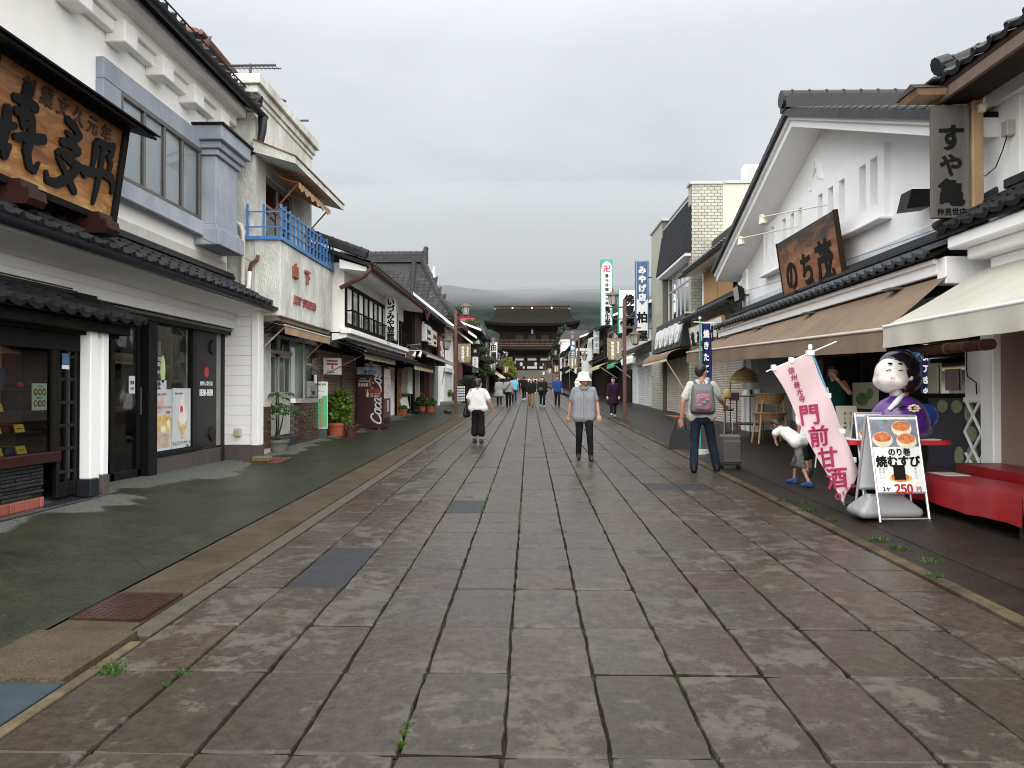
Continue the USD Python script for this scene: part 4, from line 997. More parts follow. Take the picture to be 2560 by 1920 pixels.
B.part('pane',sheet([[[x,y,z] for z in (1.44,2.66)] for x,y in pts]),GLASS,bw); B.part('bay_blind',ext(1.44,2.66,-.16,.01),mat('mint_blind',(.46,.52,.47),.8,.04,3),bw)
for i in (0,3):B.part('bay_mullion',box(pts[i][0]-.02,pts[i][0]+.02,pts[i][1]-.02,pts[i][1]+.02,1.44,2.66),ALU,bw)
cum=[0]
for i in range(1,len(pts)):cum.append(cum[-1]+math.hypot(pts[i][0]-pts[i-1][0],pts[i][1]-pts[i-1][1]))
def along(s): return float(np.interp(s,cum,[q[0] for q in pts])),float(np.interp(s,cum,[q[1] for q in pts]))
for j in range(12):
 s=-.0-(j%2)*.085
 while s<cum[-1]-.02:
  a_,b_=max(0,s),min(cum[-1],s+.16); s+=.172
  if b_-a_<.03: continue
  (x0,y0),(x1,y1)=along(a_),along(b_); d_=unit(V([x1-x0,y1-y0,0])); n_=np.cross(d_,UZ); z=.44+j*.076
  B.part('bay_tile',xf(box(0,math.hypot(x1-x0,y1-y0),0,.068,0,.02,.003),np.stack([d_,UZ,n_],1),(x0,y0,z)),BRNTILE,bw)
for y,z,c_ in ((16.5,1.45,GOLD),(16.62,1.45,WHITEP),(16.75,1.45,GOLD),(16.9,1.45,WHITEP)):B.part('bay_ornament',lathe([(.0,0),(.03,.01),(.035,.06),(.015,.09),(.02,.13),(0,.14)],8,(-5.09,y,z)),c_,bw,smooth=True)
awn=Thing('studio_awning','small brown canvas awning over the studio door','awning',(-5.0,15,2.9))
awning(awn,'canvas',-5.05,2.98,-4.48,2.80,13.4,16.5,.16,BROWNAWN,scallop=.11,sag=.03,frame_mt=GREYF)
for y in (13.55,16.4):awn.part('awning_arm',tube([(-4.5,y,2.80),(-5.06,y-.05,2.25)],.014,6),GREYF)
B.part('red_post',box(-5.10,-4.98,17.22,17.34,.4,2.5,.01),RUST); B.part('qr_notice',box(-4.965,-4.96,16.95,17.15,1.78,1.98),SIGNW)
# wooden penthouse, washing rail and aerials on the roof
B.part('penthouse',box(-9,-6.3,13.6,15.5,7.2,8.25),BROWN)
B.part('penthouse_roof',hexa([(-6.05,13.3,8.15),(-6.05,16.1,8.05),(-9,16.1,8.75),(-9,13.3,8.85),(-6.05,13.3,8.22),(-6.05,16.1,8.12),(-9,16.1,8.82),(-9,13.3,8.92)]),RUSTY)
B.part('penthouse_gutter',tube([(-6.0,13.3,8.16),(-6.0,16.1,8.04)],.05,8),RUST); B.part('rain_hopper',hull([(-6.1,13.35,8.0),(-5.92,13.35,8.0),(-6.1,13.55,8.2),(-5.9,13.55,8.2),(-6.03,13.4,7.75),(-5.97,13.45,7.75)]),RUST)
for p0,p1 in (((-5.5,14.4,7.4),(-5.5,14.4,8.05)),((-5.5,15.8,7.4),(-5.5,15.8,7.95)),((-5.9,14.4,8.02),(-5.0,14.4,8.02)),((-5.9,14.9,7.9),(-5.3,15.9,7.9)),((-5.25,16.4,7.4),(-5.25,16.4,7.66)),((-5.5,16.4,7.66),(-4.95,16.4,7.66))):B.part('roof_pole',tube([p0,p1],.025,6),STEEL)
B.part('aerial',cat([tube([(-5.6,13.6,7.62),(-4.62,13.6,7.60)],.012,5)]+[tube([(-5.5+i*.08,13.5,7.62),(-5.5+i*.08,13.7,7.62)],.006,4) for i in range(11)]),STEEL)

# ---------------------------------------------------------------- foliage
def leaves(blobs,n,size,seed=1,shape='quad',flat=.3,up=None):
 # n leaf-sized faces through the volume of ellipsoid blobs [(centre, radii)], denser towards their skins
 g=np.random.default_rng(seed); w=V([np.prod(b[1])**(2/3) for b in blobs]); w=w/w.sum()
 k=g.choice(len(blobs),n,p=w); d=g.normal(size=(n,3)); d /= np.linalg.norm(d,axis=1)[:, None]
 r=(.45+.6*g.random(n)**.6)[:, None]; c=V([b[0] for b in blobs])[k]+d*r*V([b[1] for b in blobs])[k]
 c+=(meshkit.noise(c*2.2,seed)[:, None]-.5)*d*.4*V([b[1] for b in blobs])[k]
 a=g.normal(size=(n,3)); a[:,2]*=flat; a /= np.linalg.norm(a,axis=1)[:, None]; b=np.cross(a,d+g.normal(size=(n,3))*.7); b /= np.maximum(np.linalg.norm(b,axis=1)[:, None],1e-6)
 s=(size*(.6+.8*g.random(n)))[:, None]; wd=.5 if shape=='quad' else .12
 v=np.stack([c-a*s*.5,c+b*s*wd-a*s*.05,c+a*s*.55,c-b*s*wd-a*s*.05],1).reshape(-1,3)
 i=np.arange(n)[:, None]*4
 return (v,np.vstack([i+[0,1,2],i+[0,2,3]]))

# ---------------------------------------------------------------- the inn
C=Thing('white_inn','white two-storey inn with a row of dark upstairs windows over tiled eaves','building',(-4.4,21,.4))
C.part('upper_wall',box(-9,-4.32,17.12,25.2,2.98,4.6),PLASTER)
C.part('roof_slab',hexa([(-3.62,16.6,4.42),(-9,16.6,6.35),(-9,25.7,6.35),(-3.62,25.7,4.42),(-3.62,16.6,4.50),(-9,16.6,6.43),(-9,25.7,6.43),(-3.62,25.7,4.50)]),TILEOLD)
rfh=C.holder('roof')
tile_roof(C,rfh,(-3.60,16.6,4.50),(0,1,0),(-.941,0,.338),.28,.30,32,2,TILEOLD)
C.part('verge',ridge_cap((-3.7,16.62,4.6),(-7,16.62,5.78),.1,.16),TILEOLD,rfh)
C.part('soffit',hexa([(-4.32,16.7,4.40),(-4.32,25.5,4.40),(-3.70,25.5,4.32),(-3.70,16.7,4.32),(-4.32,16.7,4.60),(-4.32,25.5,4.60),(-3.70,25.5,4.42),(-3.70,16.7,4.42)]),PLASTER2)
C.part('gutter',gutter((-3.56,16.5,4.42),(-3.56,25.8,4.40),.065),RUST,smooth=40)
C.part('downpipe',tube([(-3.58,16.55,4.36),(-3.7,16.55,4.2),(-4.34,16.9,3.98)],.05,8),RUST,smooth=True)
C.part('rain_hopper',hull([(-3.66,25.6,4.45),(-3.46,25.6,4.45),(-3.66,25.8,4.45),(-3.46,25.8,4.45),(-3.6,25.68,4.1),(-3.54,25.7,4.1)]),RUST)
wi=window(C,-4.28,1,17.2,24.0,3.12,4.14,11,BLACKW,.09,.08,GLASS,mat('inn_shoji',(.46,.48,.50),.7,.12,1.2),mids=())
window(C,-4.28,1,24.35,25.0,3.12,3.95,2,BLACKW,.07,.08,GLASSD,BROWN)
C.part('hand_rail',tube([(-4.16,17.2,3.50),(-4.16,25.0,3.50)],.022,8),BLACKW)
for i in range(40):y=17.3+i*.195; C.part('baluster',box(-4.18,-4.165,y,y+.02,3.12,3.49),BLACKW)
for y in (17.2,19.1,21,22.9,24.9):C.part('rail_bracket',box(-4.30,-4.15,y,y+.03,3.47,3.50),BLACKW)
C.part('ledge',box(-4.4,-4.14,17.05,25.25,2.94,3.06,.012),PLASTER)
C.part('under_ledge',hexa([(-4.6,17.1,2.78),(-4.25,17.1,2.86),(-4.25,25.2,2.86),(-4.6,25.2,2.78),(-4.6,17.1,2.95),(-4.25,17.1,2.95),(-4.25,25.2,2.95),(-4.6,25.2,2.95)]),PLASTER)
lt=C.holder('lean_to_roof')
C.part('roof_slab',hexa([(-3.86,17.3,2.54),(-4.6,17.3,2.80),(-4.6,25.2,2.80),(-3.86,25.2,2.54),(-3.86,17.3,2.58),(-4.6,17.3,2.84),(-4.6,25.2,2.84),(-3.86,25.2,2.58)]),BLACKW,lt)
tile_roof(C,lt,(-3.85,17.3,2.58),(0,1,0),(-.943,0,.331),.27,.25,29,3,TILEOLD)
C.part('gutter',gutter((-3.80,17.1,2.56),(-3.80,25.3,2.54),.06),GUT,smooth=40)
C.part('side_roof',hexa([(-4.5,16.9,2.62),(-5.0,16.9,2.86),(-5.0,17.5,2.86),(-4.5,17.5,2.62),(-4.5,16.9,2.72),(-5.0,16.9,2.96),(-5.0,17.5,2.96),(-4.5,17.5,2.72)]),TILEOLD)
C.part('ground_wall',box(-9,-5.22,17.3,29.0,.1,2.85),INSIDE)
for k,(a,b) in enumerate(((17.4,19.66),(19.74,21.5))):roller_shutter(C,-5.12,1,a,b,.56,2.62,.085,SHUTB)
C.part('shutter_post',box(-5.16,-5.02,19.66,19.74,.4,2.65,.006),RUST)
C.part('white_panel',box(-5.3,-5.16,23.2,25.6,.5,2.5),PLASTER2)
C.part('white_panel',box(-5.3,-5.16,26.9,28.2,.72,2.5),PLASTER2); C.part('panel_base',box(-5.3,-5.14,26.9,28.2,.5,.72),GREYSTUCCO)
C.part('meter_box',box(-5.16,-4.98,26.6,27.2,1.98,2.38,.01),GREYF)
C.part('dark_opening',box(-5.28,-5.2,25.6,26.9,.5,2.5),BLACK)
C.part('white_post',box(-4.98,-4.9,22.9,23.0,1.7,2.6),WHITEP)
aw=Thing('inn_awning','cream scalloped canvas awning above the drinks machine','awning',(-4.2,19,2.5))
awning(aw,'canvas',-4.55,2.80,-3.95,2.50,17.6,21.6,.13,CREAMAWN,n=16,scallop=.55,frame_mt=GREYF)
for y in (17.8,21.4):aw.part('awning_arm',tube([(-3.97,y,2.5),(-5.05,y-.05,1.95)],.013,6),RUSTY)
def hang_sign(name,label,x0,x1,y,z0,z1,face,s,h,ink,t=.10,bold=3,frame=None,brush_=0,step=None,wide=1.0,border=None,grp=None,lx=None):
 t_=Thing(name,label,'sign',((x0+x1)/2,y,z0),group=grp)
 t_.part('box',box(x0,x1,y,y+t,z0,z1,.012),frame or GREYF)
 t_.part('face',box(x0+.025,x1-.025,y-.004,y+.001,z0+.025,z1-.025),face)
 n=len(s); st=step or (z1-z0-.12)/n
 if n:t_.part('lettering',lettering(s,h,(lx or (x0+x1)/2,y-.005,z1-.06-(st-h)/2),UX,depth=.003,vertical=True,step=st,px=96,bold=bold,brush=brush_,wide=wide),ink)
 return t_
hang_sign('inn_sign','white upright sign with six black brush characters under the inn eave',-4.21,-3.86,21.4,3.08,4.43,SIGNW,'いづみや旅館',.225,INK,bold=4)
vt=[t for t in ()]
t=Thing('eave_spotlights','pair of small white spotlights on a bent bracket below the inn sign','lamp',(-4.1,25.6,2.9))
t.part('bracket',tube([(-4.3,25.5,2.55),(-4.3,25.5,3.02),(-3.75,25.6,3.02)],.018,6),WHITEP)
for x in (-3.96,-3.76):t.part('lamp_head',cyl((x,25.58,2.98),(x-.06,25.48,2.80),.03,.065,10),WHITEP,smooth=40)

# ---------------------------------------------------------------- studio forecourt: signs, plants, machine
ps=Thing('post_mark_sign','tilted white sign with red double-bar letter mark hung by the brown shutter','sign',(-4.95,17.8,2.0))
pa=V([-5.02,17.95,2.02]); pu=unit(V([.97,.12,-.02])); pw=unit(V([-.03,0,1.0]))
def pq(a0,a1,b0,b1,c0,c1):
 n=np.cross(pu,pw); p=[pa+pu*a+pw*b+n*c for a,b,c in [(a0,b0,c0),(a1,b0,c0),(a1,b0,c1),(a0,b0,c1),(a0,b1,c0),(a1,b1,c0),(a1,b1,c1),(a0,b1,c1)]]
 return fixn(hexa(p))
ps.part('board',pq(0,.42,0,.39,-.03,0),SIGNW); ps.part('frame',cat([pq(-.012,.432,-.012,0,-.035,.006),pq(-.012,.432,.39,.402,-.035,.006),pq(-.012,0,0,.39,-.035,.006),pq(.42,.432,0,.39,-.035,.006)]),GREYF)
ps.part('post_mark',cat([pq(.07,.34,.30,.345,.0,.004),pq(.07,.34,.225,.27,0,.004),pq(.185,.225,.12,.225,0,.004)]),REDP)
ps.part('small_print',cat([prism(affinity.translate(text_poly('切手 はがき',.035,bold=1)[0],.07,.075),.002,pa+np.cross(pu,pw)*.001,pu,pw),prism(affinity.translate(text_poly('印紙 販売所',.035,bold=1)[0],.07,.03),.002,pa+np.cross(pu,pw)*.001,pu,pw)]),INK)
ps.part('hanger',tube([(-5.06,18.0,2.02),(-5.1,18.1,1.75)],.012,6),GREYF)
fs=Thing('film_sign_stand','upright green and white film sign standing against the curved bay','sign',(-4.95,17.55,.45))
fu=unit(V([1,.12,0])); fo=V([-5.10,17.50,.47]); fn_=np.cross(fu,UZ)
def fq(a0,a1,b0,b1,c0,c1):
 p=[fo+fu*a+UZ*b+fn_*c for a,b,c in [(a0,b0,c0),(a1,b0,c0),(a1,b0,c1),(a0,b0,c1),(a0,b1,c0),(a1,b1,c0),(a1,b1,c1),(a0,b1,c1)]]
 return fixn(hexa(p))
fs.part('stand_base',fq(-.06,.30,-.03,.0,-.16,.16),STEEL); fs.part('base_block',fq(-.02,.27,0,.24,-.08,.06),PHOTOSTAND); fs.part('panel',fq(0,.29,.24,1.36,-.05,0),SIGNW)
FJ=mat('film_green',(.10,.50,.22),.5,.06,3)
fs.part('green_field',prism([(0,.26),(.28,.26),(.28,1.02),(.18,1.02),(.07,.88),(.05,.78)],.003,fo+fn_*.0,fu,UZ),FJ)
fs.part('film_mark',prism(shapely.box(.09,.84,.19,.95).difference(shapely.box(.115,.865,.165,.925)),.004,fo,fu,UZ),mat('film_red',(.45,.12,.09),.5))
pl,x=text_poly('FUJICOLOR',.105,bold=2); fs.part('lettering',prism(affinity.translate(affinity.rotate(pl,-90,origin=(0,0)),.115,.82),.004,fo+fn_*.001,fu,UZ),ML('film_red'))
fs.part('shutter_card',fq(.01,.28,1.05,1.34,0,.003),WHITEP); fs.part('scribble',cat([prism(affinity.translate(text_poly('撮影 証明',.05,bold=1)[0],.04,1.28),.002,fo+fn_*.003,fu,UZ),prism(affinity.translate(text_poly('プリント',.045,bold=1)[0],.04,1.12),.002,fo+fn_*.003,fu,UZ)]),INK)
vm=Thing('vending_machine','dark maroon drinks machine with white script down its side','vending machine',(-4.6,21.9,.47))
MAR=mat('maroon_metal',(.045,.014,.016),.35,.08,3)
x0,x1,y0,y1,z0=-5.02,-4.27,21.3,22.4,.49
vm.part('cabinet',box(x0,x1,y0,y1,z0+.03,z0+1.83,.02),MAR)
for x in (x0+.08,x1-.08):
 for y in (y0+.06,y1-.1):vm.part('foot',cyl((x,y,z0-.04),(x,y,z0+.03),.035),GREYF)
ICE=mat('ice_print',(.25,.42,.58),.4,.5,5,dirt=(.75,.82,.88),ds=4)
vm.part('top_strip',box(x0+.02,x1-.02,y0-.004,y0+.001,z0+1.60,z0+1.81),ICE); vm.part('strip_print',lettering('冷たい',.13,(-4.62,y0-.005,z0+1.645),UX,bold=3,depth=.002),NAVY)
pl,x=text_poly('Coca-Cola',.46,bold=3,px=96)
SC={  # script lettering drawn as pen strokes
'C':[([(.95,.80),(.80,.95),(.50,1.0),(.20,.75),(.05,.35),(.15,.05),(.45,-.02),(.85,.15),(1.1,.35)],.075)],
'o':[([(.50,.62),(.25,.60),(.08,.35),(.15,.05),(.38,.0),(.55,.25),(.50,.58),(.75,.48)],.065)],
'c':[([(.50,.50),(.40,.62),(.18,.50),(.08,.22),(.22,.0),(.42,.05),(.62,.22)],.065)],
'a':[([(.52,.56),(.30,.62),(.10,.38),(.12,.06),(.30,.0),(.52,.40)],.065),([(.60,.62),(.52,.20),(.62,.0),(.80,.20)],.065)],
'l':[([(.10,.10),(.45,.75),(.42,1.05),(.26,.80),(.20,.30),(.30,.0),(.50,.15)],.055)],'-':[([(.1,.3),(.5,.36)],.06)]}
def script(s,h):
 ps_,x=[],0
 for ch in s:
  for q,w_ in SC[ch]:
   q=V(q); t=np.linspace(0,len(q)-1,len(q)*5);
   from scipy.interpolate import CubicSpline
   cs=CubicSpline(range(len(q)),q) if len(q)>2 else None
   c=cs(t) if cs is not None else np.c_[np.interp(t,range(len(q)),q[:,0]),np.interp(t,range(len(q)),q[:,1])]
   c[:,0]+=c[:,1]*.25+x
   ps_.append(shapely.LineString(c).buffer(w_*(1.15 if ch=='C' else 1)))
  x+={'C':.98,'o':.62,'c':.55,'a':.72,'l':.42,'-':.5}[ch]
 p=shapely.union_all(ps_).simplify(.01); return affinity.scale(p,h,h,origin=(0,0)),x*h
pl,x=script('Coca-Cola',.30); k_=1.62/x
pl=affinity.rotate(affinity.scale(pl,k_,k_*1.08,origin=(0,0)),90,origin=(0,0))
vm.part('script_lettering',prism(affinity.translate(pl,x1-.02,z0+.16).intersection(shapely.box(x0+.02,0,x1-.012,z0+1.62)),.003,(0,y0-.001,0),UX,UZ),mat('pale_script',(.62,.64,.68),.4))
TEA=mat('tea_print',(.035,.032,.028),.4,.3,6); COLA=mat('cola_print',(.22,.03,.025),.4,.4,8)
g=vm.part('advert',box(x0+.03,x0+.48,y0-.010,y0-.004,z0+1.22,z0+1.52),TEA); vm.part('advert_print',cat([lettering('CRAFTEA',.075,(x0+.24,y0-.011,z0+1.39),UX,depth=.002),lettering('香り芳醇',.04,(x0+.2,y0-.011,z0+1.47),UX,depth=.002,bold=1)]+[box(x0+.07+i*.075,x0+.125+i*.075,y0-.012,y0-.010,z0+1.25,z0+1.345) for i in range(4)]),SIGNC); vm.part('advert_bottle',box(x0+.38,x0+.44,y0-.012,y0-.010,z0+1.24,z0+1.50),mat('amber',(.35,.15,.05),.4))
vm.part('advert',box(x0+.27,x0+.72,y0-.012,y0-.006,z0+.92,z0+1.20),COLA); vm.part('advert_print',cat([lettering('コカ・コーラ',.05,(x0+.55,y0-.013,z0+1.03),UX,depth=.002),lettering('プラス販売中',.045,(x0+.55,y0-.013,z0+.96),UX,depth=.002),prism(shapely.union_all([ellipse(x0+.34,z0+1.02,.03,.08),shapely.box(x0+.328,z0+1.05,x0+.352,z0+1.16)]),.002,(0,y0-.013,0),UX,UZ)]),SIGNW)
vm.part('front_door',box(x1,x1+.05,y0+.03,y1-.03,z0+.1,z0+1.82,.015),MAR)
for k in range(4):
 z=z0+.92+k*.215
 vm.part('display_shelf',box(x1+.05,x1+.062,y0+.06,y1-.08,z,z+.20),mat('drink_display',(.45,.30,.30),.3,.6,14,dirt=(.70,.74,.76),ds=11)); vm.part('price_strip',box(x1+.05,x1+.07,y0+.06,y1-.08,z-.012,z),SIGNW)
vm.part('coin_panel',box(x1+.05,x1+.065,y0+.5,y0+.75,z0+.5,z0+.85,.004),GREYF); vm.part('delivery_flap',box(x1+.05,x1+.07,y0+.15,y1-.25,z0+.14,z0+.34,.01),BLACK)

def flowerpot(T,c,r,h,mt,rim=.02):
 T.part('pot',lathe([(r*.72,0),(r*.92,h*.78),(r,h*.78),(r*1.03,h),(r*.93,h),(r*.90,h*.86),(0,h*.86)],18,c),mt,smooth=35)
 T.part('soil',cyl(V(c)+(0,0,h*.8),V(c)+(0,0,h*.875),r*.9, None,16),SOIL)
bs=Thing('potted_bush','large bright green bush in a terracotta pot by the brown shutter','potted plant',(-4.85,18.45,.46))
flowerpot(bs,(-4.85,18.45,.455),.24,.36,TERRA)
for i in range(9):a=i*2.4; bs.part('stem',tube([(-4.85+.05*math.cos(a),18.45+.05*math.sin(a),.75),(-4.85+.1*math.cos(a),18.45+.1*math.sin(a),1.0),(-4.85+.3*math.cos(a),18.45+.3*math.sin(a),1.35)],.012,5),BARK)
bs.part('crown',leaves([((-4.92,18.45,1.34),(.30,.30,.20)),((-4.62,18.4,1.22),(.22,.26,.26)),((-5.12,18.5,1.30),(.20,.24,.22)),((-4.78,18.4,1.02),(.26,.26,.22)),((-4.60,18.45,.86),(.14,.16,.09)),((-5.04,18.4,.90),(.12,.14,.10)),((-5.22,18.4,1.48),(.13,.14,.08)),((-4.7,18.4,1.56),(.16,.16,.09)),((-4.48,18.4,1.38),(.1,.12,.08))],1500,.095,3),LIME)
ft=Thing('potted_fatsia','slender plant with big hand-shaped leaves in a grey stone pot','potted plant',(-5.25,15.2,.44))
flowerpot(ft,(-5.0,14.55,.36),.24,.28,STONEPOT)
def palm_leaf(c,d,size,droop=.3):
 # seven-fingered leaf
 d=unit(V(d,float)); s=unit(np.cross(d,UZ)); n=np.cross(s,d); ms=[]
 for k,a in enumerate(np.linspace(-1.9,1.9,7)):
  L=size*(1-.16*abs(k-3)**.9); e=d*math.cos(a)+s*math.sin(a); w=np.cross(n,e)*L*.17
  p=[V(c),V(c)+e*L*.5+w+n*.01,V(c)+e*L-n*droop*L,V(c)+e*L*.5-w+n*.01]; ms.append((V(p),V([[0,1,2],[0,2,3]])))
 return cat(ms)
tops=[(-4.98,14.55,1.5),(-4.84,14.5,1.22)]
for tp in tops:ft.part('stem',tube([(-5.0,14.55,.6),(V((-5.0,14.55,0))+V(tp))/2*V([1,1,0])+V([.02,0,.95]),tp],[.018,.015,.01],6),BARK)
g=random.Random(4)
for tp in tops:
 for i in range(11):
  a=i*2.399; L=g.uniform(.10,.34); z=g.uniform(-.22,.12); c=V(tp)+V([math.cos(a)*L,math.sin(a)*L,z]); ft.part('leaf_stalk',tube([tp,(V(tp)+c)/2+V([0,0,.04]),c],.004,4),FATSIA); ft.part('leaf',palm_leaf(c,(math.cos(a),math.sin(a),-.25),g.uniform(.13,.2)),FATSIA)
for i in range(6):a=i*1.1; c=V([-4.96+.06*math.cos(a),14.5+.06*math.sin(a),.70]); ft.part('leaf',palm_leaf(c,(math.cos(a),math.sin(a),.1),.10),LIME)
tt_=Thing('small_pot','low dark red pot of wilted plants beside the terracotta pot','potted plant',(-4.42,18.6,.46)); flowerpot(tt_,(-4.50,18.5,.46),.16,.20,mat('maroon_pot',(.09,.025,.022),.5)); tt_.part('foliage',leaves([((-4.45,18.5,.70),(.2,.16,.08))],260,.07,8),mat('wilted',(.10,.065,.06),.9,.3))
tt_=Thing('saucer_pot','small red bowl against the film sign','pot',(-5.1,18.55,.46)); flowerpot(tt_,(-5.12,18.62,.46),.11,.16,mat('red_pot',(.20,.035,.03),.5))
mt_=Thing('rusty_mat','rust brown steel plate lying on the pavement by the white corner post','plate',(-4.75,13.3,.3)); g0=[[[x,y,zleft(x,y)+.012] for y in (12.95,13.3,13.7)] for x in (-5.05,-4.8,-4.42)]; mt_.part('plate',slab(g0,(0,0,-.01)),mat('rust_plate',(.11,.045,.028),.8,.3,8))
st_=Thing('loose_block','mossy square stone block resting on the rusty steel plate','block',(-4.78,13.15,.32)); st_.part('block',box(-4.92,-4.62,12.98,13.22,zleft(-4.7,13.1)+.012,zleft(-4.7,13.1)+.10,.015),mat('mossy_stone',(.15,.13,.07),.9,.3,8))

# ---------------------------------------------------------------- old shop with stacked signs
D=Thing('old_shop','old dark timber shop with white signboards upstairs and a brown canopy','building',(-4.4,33,.6))
D.part('upper_wall',box(-9,-4.3,27.6,37.5,2.9,4.75),BROWN)
D.part('roof_slab',hexa([(-3.8,25.6,4.62),(-9,25.6,6.5),(-9,38,6.5),(-3.8,38,4.62),(-3.8,25.6,4.72),(-9,25.6,6.6),(-9,38,6.6),(-3.8,38,4.72)]),TILEOLD)
D.part('bargeboard',hexa([(-3.84,25.55,4.5),(-6.5,25.55,5.45),(-6.5,25.6,5.45),(-3.84,25.6,4.5),(-3.84,25.55,4.66),(-6.5,25.55,5.61),(-6.5,25.6,5.61),(-3.84,25.6,4.66)]),WHITEP)
D.part('gable_wall',box(-9,-4.35,27.3,27.6,2.8,5.0),BLACKW)
D.part('canopy',hexa([(-3.75,27.0,2.92),(-4.5,27.0,3.28),(-4.5,37.5,3.28),(-3.75,37.5,2.92),(-3.75,27.0,2.99),(-4.5,27.0,3.36),(-4.5,37.5,3.36),(-3.75,37.5,2.99)]),mat('brown_sheet',(.085,.045,.038),.45,.1,2))
D.part('canopy_edge',box(-3.78,-3.70,27.0,37.5,2.86,2.95,.01),GREYF); D.part('low_roof',hexa([(-4.15,25.3,2.60),(-5.2,25.3,2.86),(-5.2,31.2,2.86),(-4.15,31.2,2.60),(-4.15,25.3,2.72),(-5.2,25.3,2.98),(-5.2,31.2,2.98),(-4.15,31.2,2.72)]),BLACKW)
D.part('low_gutter',gutter((-4.1,23.2,2.66),(-4.1,31.2,2.62),.09),BLACK)
D.part('ground_wall',box(-9,-5.1,29.0,37.5,.3,3.0),INSIDE); D.part('wall_panel',box(-5.1,-4.95,30.0,31.2,1.5,2.6),PLASTER2); D.part('wall_panel',box(-5.1,-4.9,32.8,34.0,1.15,3.0),PLASTER2)
D.part('rusty_post',box(-5.06,-4.92,28.1,28.35,.55,2.4,.01),mat('peeling_post',(.24,.11,.06),.8,.5,9)); D.part('timber_post',box(-4.75,-4.55,31.9,32.2,.6,3.0,.01),BROWN)
D.part('window_box',box(-5.1,-4.93,28.5,29.8,1.52,2.5,.01),mat('old_pane',(.28,.27,.24),.4)); D.part('window_sill',box(-5.1,-4.85,28.4,30.0,1.42,1.52,.01),BROWN)
dr=D.holder('glazed_door')
for y in (30.2,31.0,31.8):D.part('door_stile',box(-5.12,-5.04,y,y+.1,.65,2.45),BLACKW,dr)
D.part('pane',xpane(-5.08,30.3,31.8,.7,2.4),GLASSD,dr); D.part('blue_sticker',box(-5.06,-5.05,30.5,30.62,1.6,1.85),mat('pale_blue',(.25,.45,.6),.5),dr)
D.part('red_panel',box(-4.9,-4.7,34.6,36.2,.65,2.9),mat('bengara_board',(.10,.035,.028),.7,.2,4))
ld=D.holder('lattice_screen')
for i in range(16):D.part('lattice_bar',box(-4.85,-4.82,36.4+i*.16,36.43+i*.16,.7,2.95),GREYF,ld)
for z in (.72,1.75,1.9,2.85):D.part('lattice_rail',box(-4.86,-4.81,36.4,39.0,z,z+.05),GREYF,ld)
D.part('lattice_back',box(-4.95,-4.88,36.4,39.0,.7,2.95),mat('grey_net',(.17,.17,.17),.7),ld)
a2=Thing('shop_awning','short cream awning over the dark glazed door of the old shop','awning',(-4.2,28,2.5)); awning(a2,'canvas',-4.6,2.72,-4.15,2.58,26.5,31.6,.17,CREAMAWN,n=10,frame_mt=GREYF); a2.part('awning_arm',cat([tube([(-4.1,31.8,3.0),(-4.05,31.9,1.95)],.016,5),tube([(-3.75,33.0,2.85),(-3.95,33.2,1.9)],.016,5),tube([(-4.1,31.8,3.0),(-3.75,33.0,2.85)],.016,5)]),GREYF)
hang_sign('altar_shop_sign','white box sign with three black characters on the old timber shop',-4.65,-4.19,29.5,3.66,4.43,SIGNW,'長生堂',.215,INK,bold=4,frame=BLACK)
D.part('sign_backboard',box(-4.75,-4.1,29.6,29.75,3.3,4.75),BLACKW); D.part('sign_cap',cat([lettering('みやげ',.10,(-4.42,29.59,4.55),UX,bold=2)]),SIGNW)
for i,(a,b,z0_,z1_,lb) in enumerate([(29.2,30.9,3.60,4.28,'white signboard with faint black writing next to the three-character box sign'),(31.2,32.7,3.56,4.22,'cream signboard beside the white signboard on the old timber shop')]):
 t=Thing('signboard',lb,'sign',(-4.2,a,z0_)); t.part('board',box(-4.28,-4.10,a,b,z0_,z1_,.01),SIGNW if i==0 else SIGNC); t.part('lettering',cat([lettering('佛像佛具' if i==0 else '数珠各種',.19,(-4.099,(a+b)/2,z1_-.30),UY,bold=3,wide=1.4),lettering('善光寺御用達' if i==0 else '位牌彫刻',.12,(-4.099,(a+b)/2,z0_+.12),UY,bold=2,wide=1.5)]),INK)
t=Thing('red_carved_board','red carved board with pale swirls at the end of the brown canopy','sign',(-4.0,33.3,3.4)); t.part('board',box(-4.1,-4.0,32.8,34.6,3.05,4.05,.02),mat('deep_red',(.12,.018,.02),.5)); t.part('carving',prism(shapely.union_all([ellipse(33.4,3.7,.35,.22).difference(ellipse(33.45,3.7,.2,.12)),ellipse(33.9,3.35,.4,.2).difference(ellipse(33.9,3.35,.24,.1)),ellipse(33.3,3.3,.2,.15)]),.03,(-4.0,0,0),UY,UZ),SIGNW)
t=Thing('leaf_shaped_board','curved brown wooden board on a bracket below the spotlights','sign',(-4.4,27,2.7)); t.part('board',fixn(prism(shapely.Polygon([(-4.57,2.69),(-4.25,2.69),(-4.24,2.9),(-4.2,3.14),(-4.36,3.18),(-4.55,3.14),(-4.53,2.9)]),.06,(0,27.06,0),UX,UZ)),mat('olive_board',(.14,.10,.055),.7,.3,6)); t.part('bracket',tube([(-4.6,27.05,3.18),(-4.4,27.05,3.30),(-4.0,27.05,3.34)],.018,6),GREYF)
